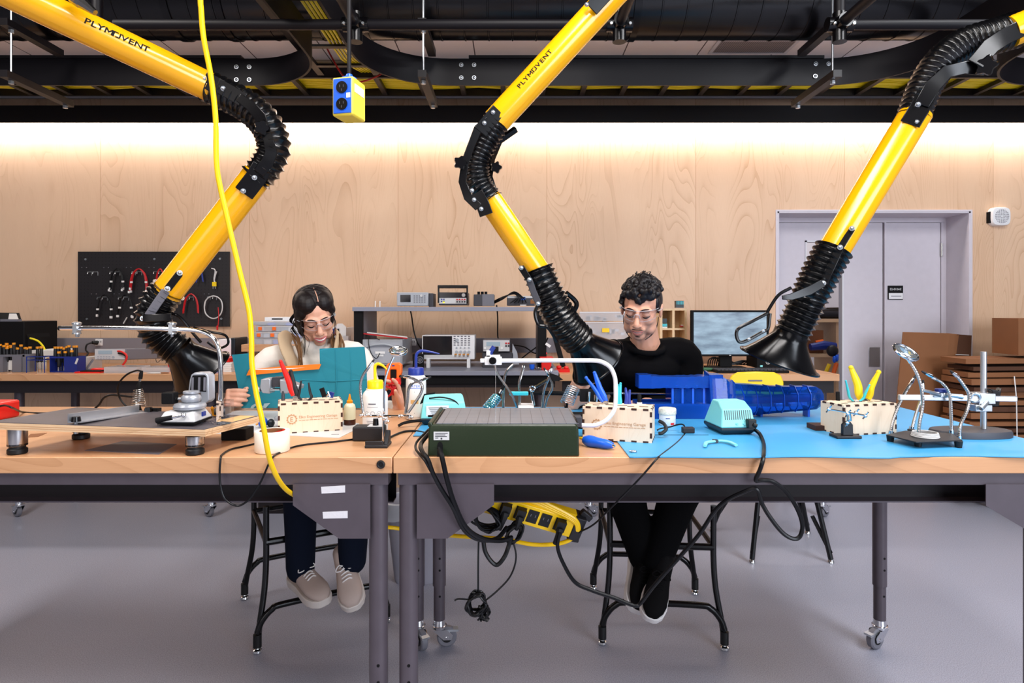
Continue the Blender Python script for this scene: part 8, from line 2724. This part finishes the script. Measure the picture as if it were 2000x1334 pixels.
eyes(hm, Mn)
b = MB('lips_m'); hm.tube(b, [(-.024, -.0845, -.0625), (-.01, -.0935, -.0615), (0, -.0955, -.0628), (.01, -.0935, -.0615), (.024, -.0845, -.0625)], [.001, .0028, .0028, .0028, .001], 8); hm.tube(b, [(-.022, -.0845, -.0645), (-.01, -.0925, -.0705), (0, -.0945, -.0725), (.01, -.0925, -.0705), (.022, -.0845, -.0645)], [.001, .0038, .0046, .0038, .001], 8); build(b, 'lips', Mn)
b = MB('teeth'); hm.tube(b, [(-.014, -.0905, -.0655), (0, -.0945, -.0662), (.014, -.0905, -.0655)], [.0006, .0016, .0006], 6); build(b, 'teeth', Mn)
b = MB('brow'); hm.tube(b, [(-.029, -.078, -.064), (-.018, -.0885, -.0555), (-.005, -.0945, -.0535), (.005, -.0945, -.0535), (.018, -.0885, -.0555), (.029, -.078, -.064)], [.001, .0026, .0026, .0026, .0026, .001], 8, flat=.5)
hm.tube(b, [(-.010, -.0795, -.090), (0, -.0815, -.088), (.010, -.0795, -.090)], [.001, .003, .001], 8, flat=.5)
for s in (-1, 1):
    hm.tube(b, [(s * .0700, .0, -.03), (s * .066, -.014, -.062), (s * .050, -.038, -.092), (s * .026, -.062, -.108)], [.0012, .0022, .0022, .0012], 6, flat=.5)
build(b, 'beard', Mn)
b = MB('tee_black')
b.ell(V((.60, 2.80, .72)), (.185, .14, .12)); b.ell(V((.59, 2.76, .85)), (.172, .125, .16)); b.ell(V((.57, 2.69, .985)), (.178, .125, .125)); b.ell(NB - V((0, -.02, .10)), (.15, .105, .085))
for S, E, W in ((S1, E1, W1), (S2, E2, W2)):
    chain(b, [NB - V((0, -.01, .05)), S, S.lerp(E, .5), E, E.lerp(W, .5), W.lerp(E, .12)], [.062, .068, .062, .052, .046, .035])
b.torus(NB + V((-.004, -.012, -.004)), V((.05, -.42, 1)), .076, .013)
build(remesh(b, .006, 5), 'shirt', Mn, smooth=180)
b = MB('trouser_black')
for i, (K, A) in enumerate(LG):
    legs(b, V((HC.x + (-.095 if i == 0 else .095), 2.78, .67)), K, A, (.092, .076, .056))
b.ell(HC, (.175, .13, .10)); build(remesh(b, .007, 4), 'trousers', Mn, smooth=180)
shoe(Mn, at(1250, 1082, 2.52), at(1246, 1166, 2.38), (.25, -.80, .5), 'shoe_black', 'sole_white', 'shoe_black', .235)
shoe(Mn, at(1293, 1092, 2.46), at(1276, 1184, 2.31), (-.06, -.85, .5), 'shoe_black', 'sole_white', 'shoe_black', .25)
glasses(hm, Mn)['label'] = 'clear safety glasses worn by the dark haired person in black'
# ================================================================ LIGHT, CAMERA
def area(name, loc, rot, sx, sy, power, col=(1, 1, 1)):
    l = bpy.data.lights.new(name, 'AREA')
    l.shape = 'RECTANGLE'; l.size = sx; l.size_y = sy; l.energy = power; l.color = col
    o = bpy.data.objects.new(name, l); COL.objects.link(o)
    o.location = loc; o.rotation_euler = rot
    return o


R_ = math.radians
area('ceiling_lamp', (-2.2, 1.0, 3.40), (0, 0, 0), .6, 2.4, 78, (1, .94, .90))
area('ceiling_lamp', (0.2, 0.6, 3.40), (0, 0, 0), .6, 2.4, 95, (1, .96, .94))
area('ceiling_lamp', (2.4, 1.0, 3.40), (0, 0, 0), .6, 2.4, 100, (.96, .97, 1))
area('window_light', (3.6, -2.6, 2.0), (R_(80), 0, R_(38)), 3.0, 2.2, 215, (.82, .89, 1))
area('window_light', (-2.5, -3.6, 2.1), (R_(82), 0, R_(-25)), 3.0, 2.0, 45, (1, .95, .94))
area('storage_fill', (2.8, 5.6, 2.55), (0, 0, 0), .8, .8, 22, (1, .98, 1))  # unseen fill light added to brighten the storage room
w = bpy.data.worlds.new('room_air'); SC.world = w; w.use_nodes = True
w.node_tree.nodes['Background'].inputs[0].default_value = (.62, .60, .66, 1)
w.node_tree.nodes['Background'].inputs[1].default_value = 0.24
cd = bpy.data.cameras.new('camera'); cam = bpy.data.objects.new('camera', cd); COL.objects.link(cam)
cam.location = (0, 0, CH); cam.rotation_euler = (math.pi / 2, 0, 0)
cd.sensor_fit = 'HORIZONTAL'; cd.sensor_width = 36; cd.lens = 36 * F / 2000
cd.shift_y = (HY - 667) / 2000
cd.clip_start = .05
SC.camera = cam
SC.view_settings.view_transform = 'Standard'
SC.view_settings.look = 'None'
SC.view_settings.exposure = 0.18
SC.view_settings.gamma = 1.0
SC.view_settings.use_curve_mapping = False
SC.cycles.max_bounces = 8
SC.cycles.transparent_max_bounces = 12
SC.cycles.caustics_reflective = False
SC.cycles.caustics_refractive = False
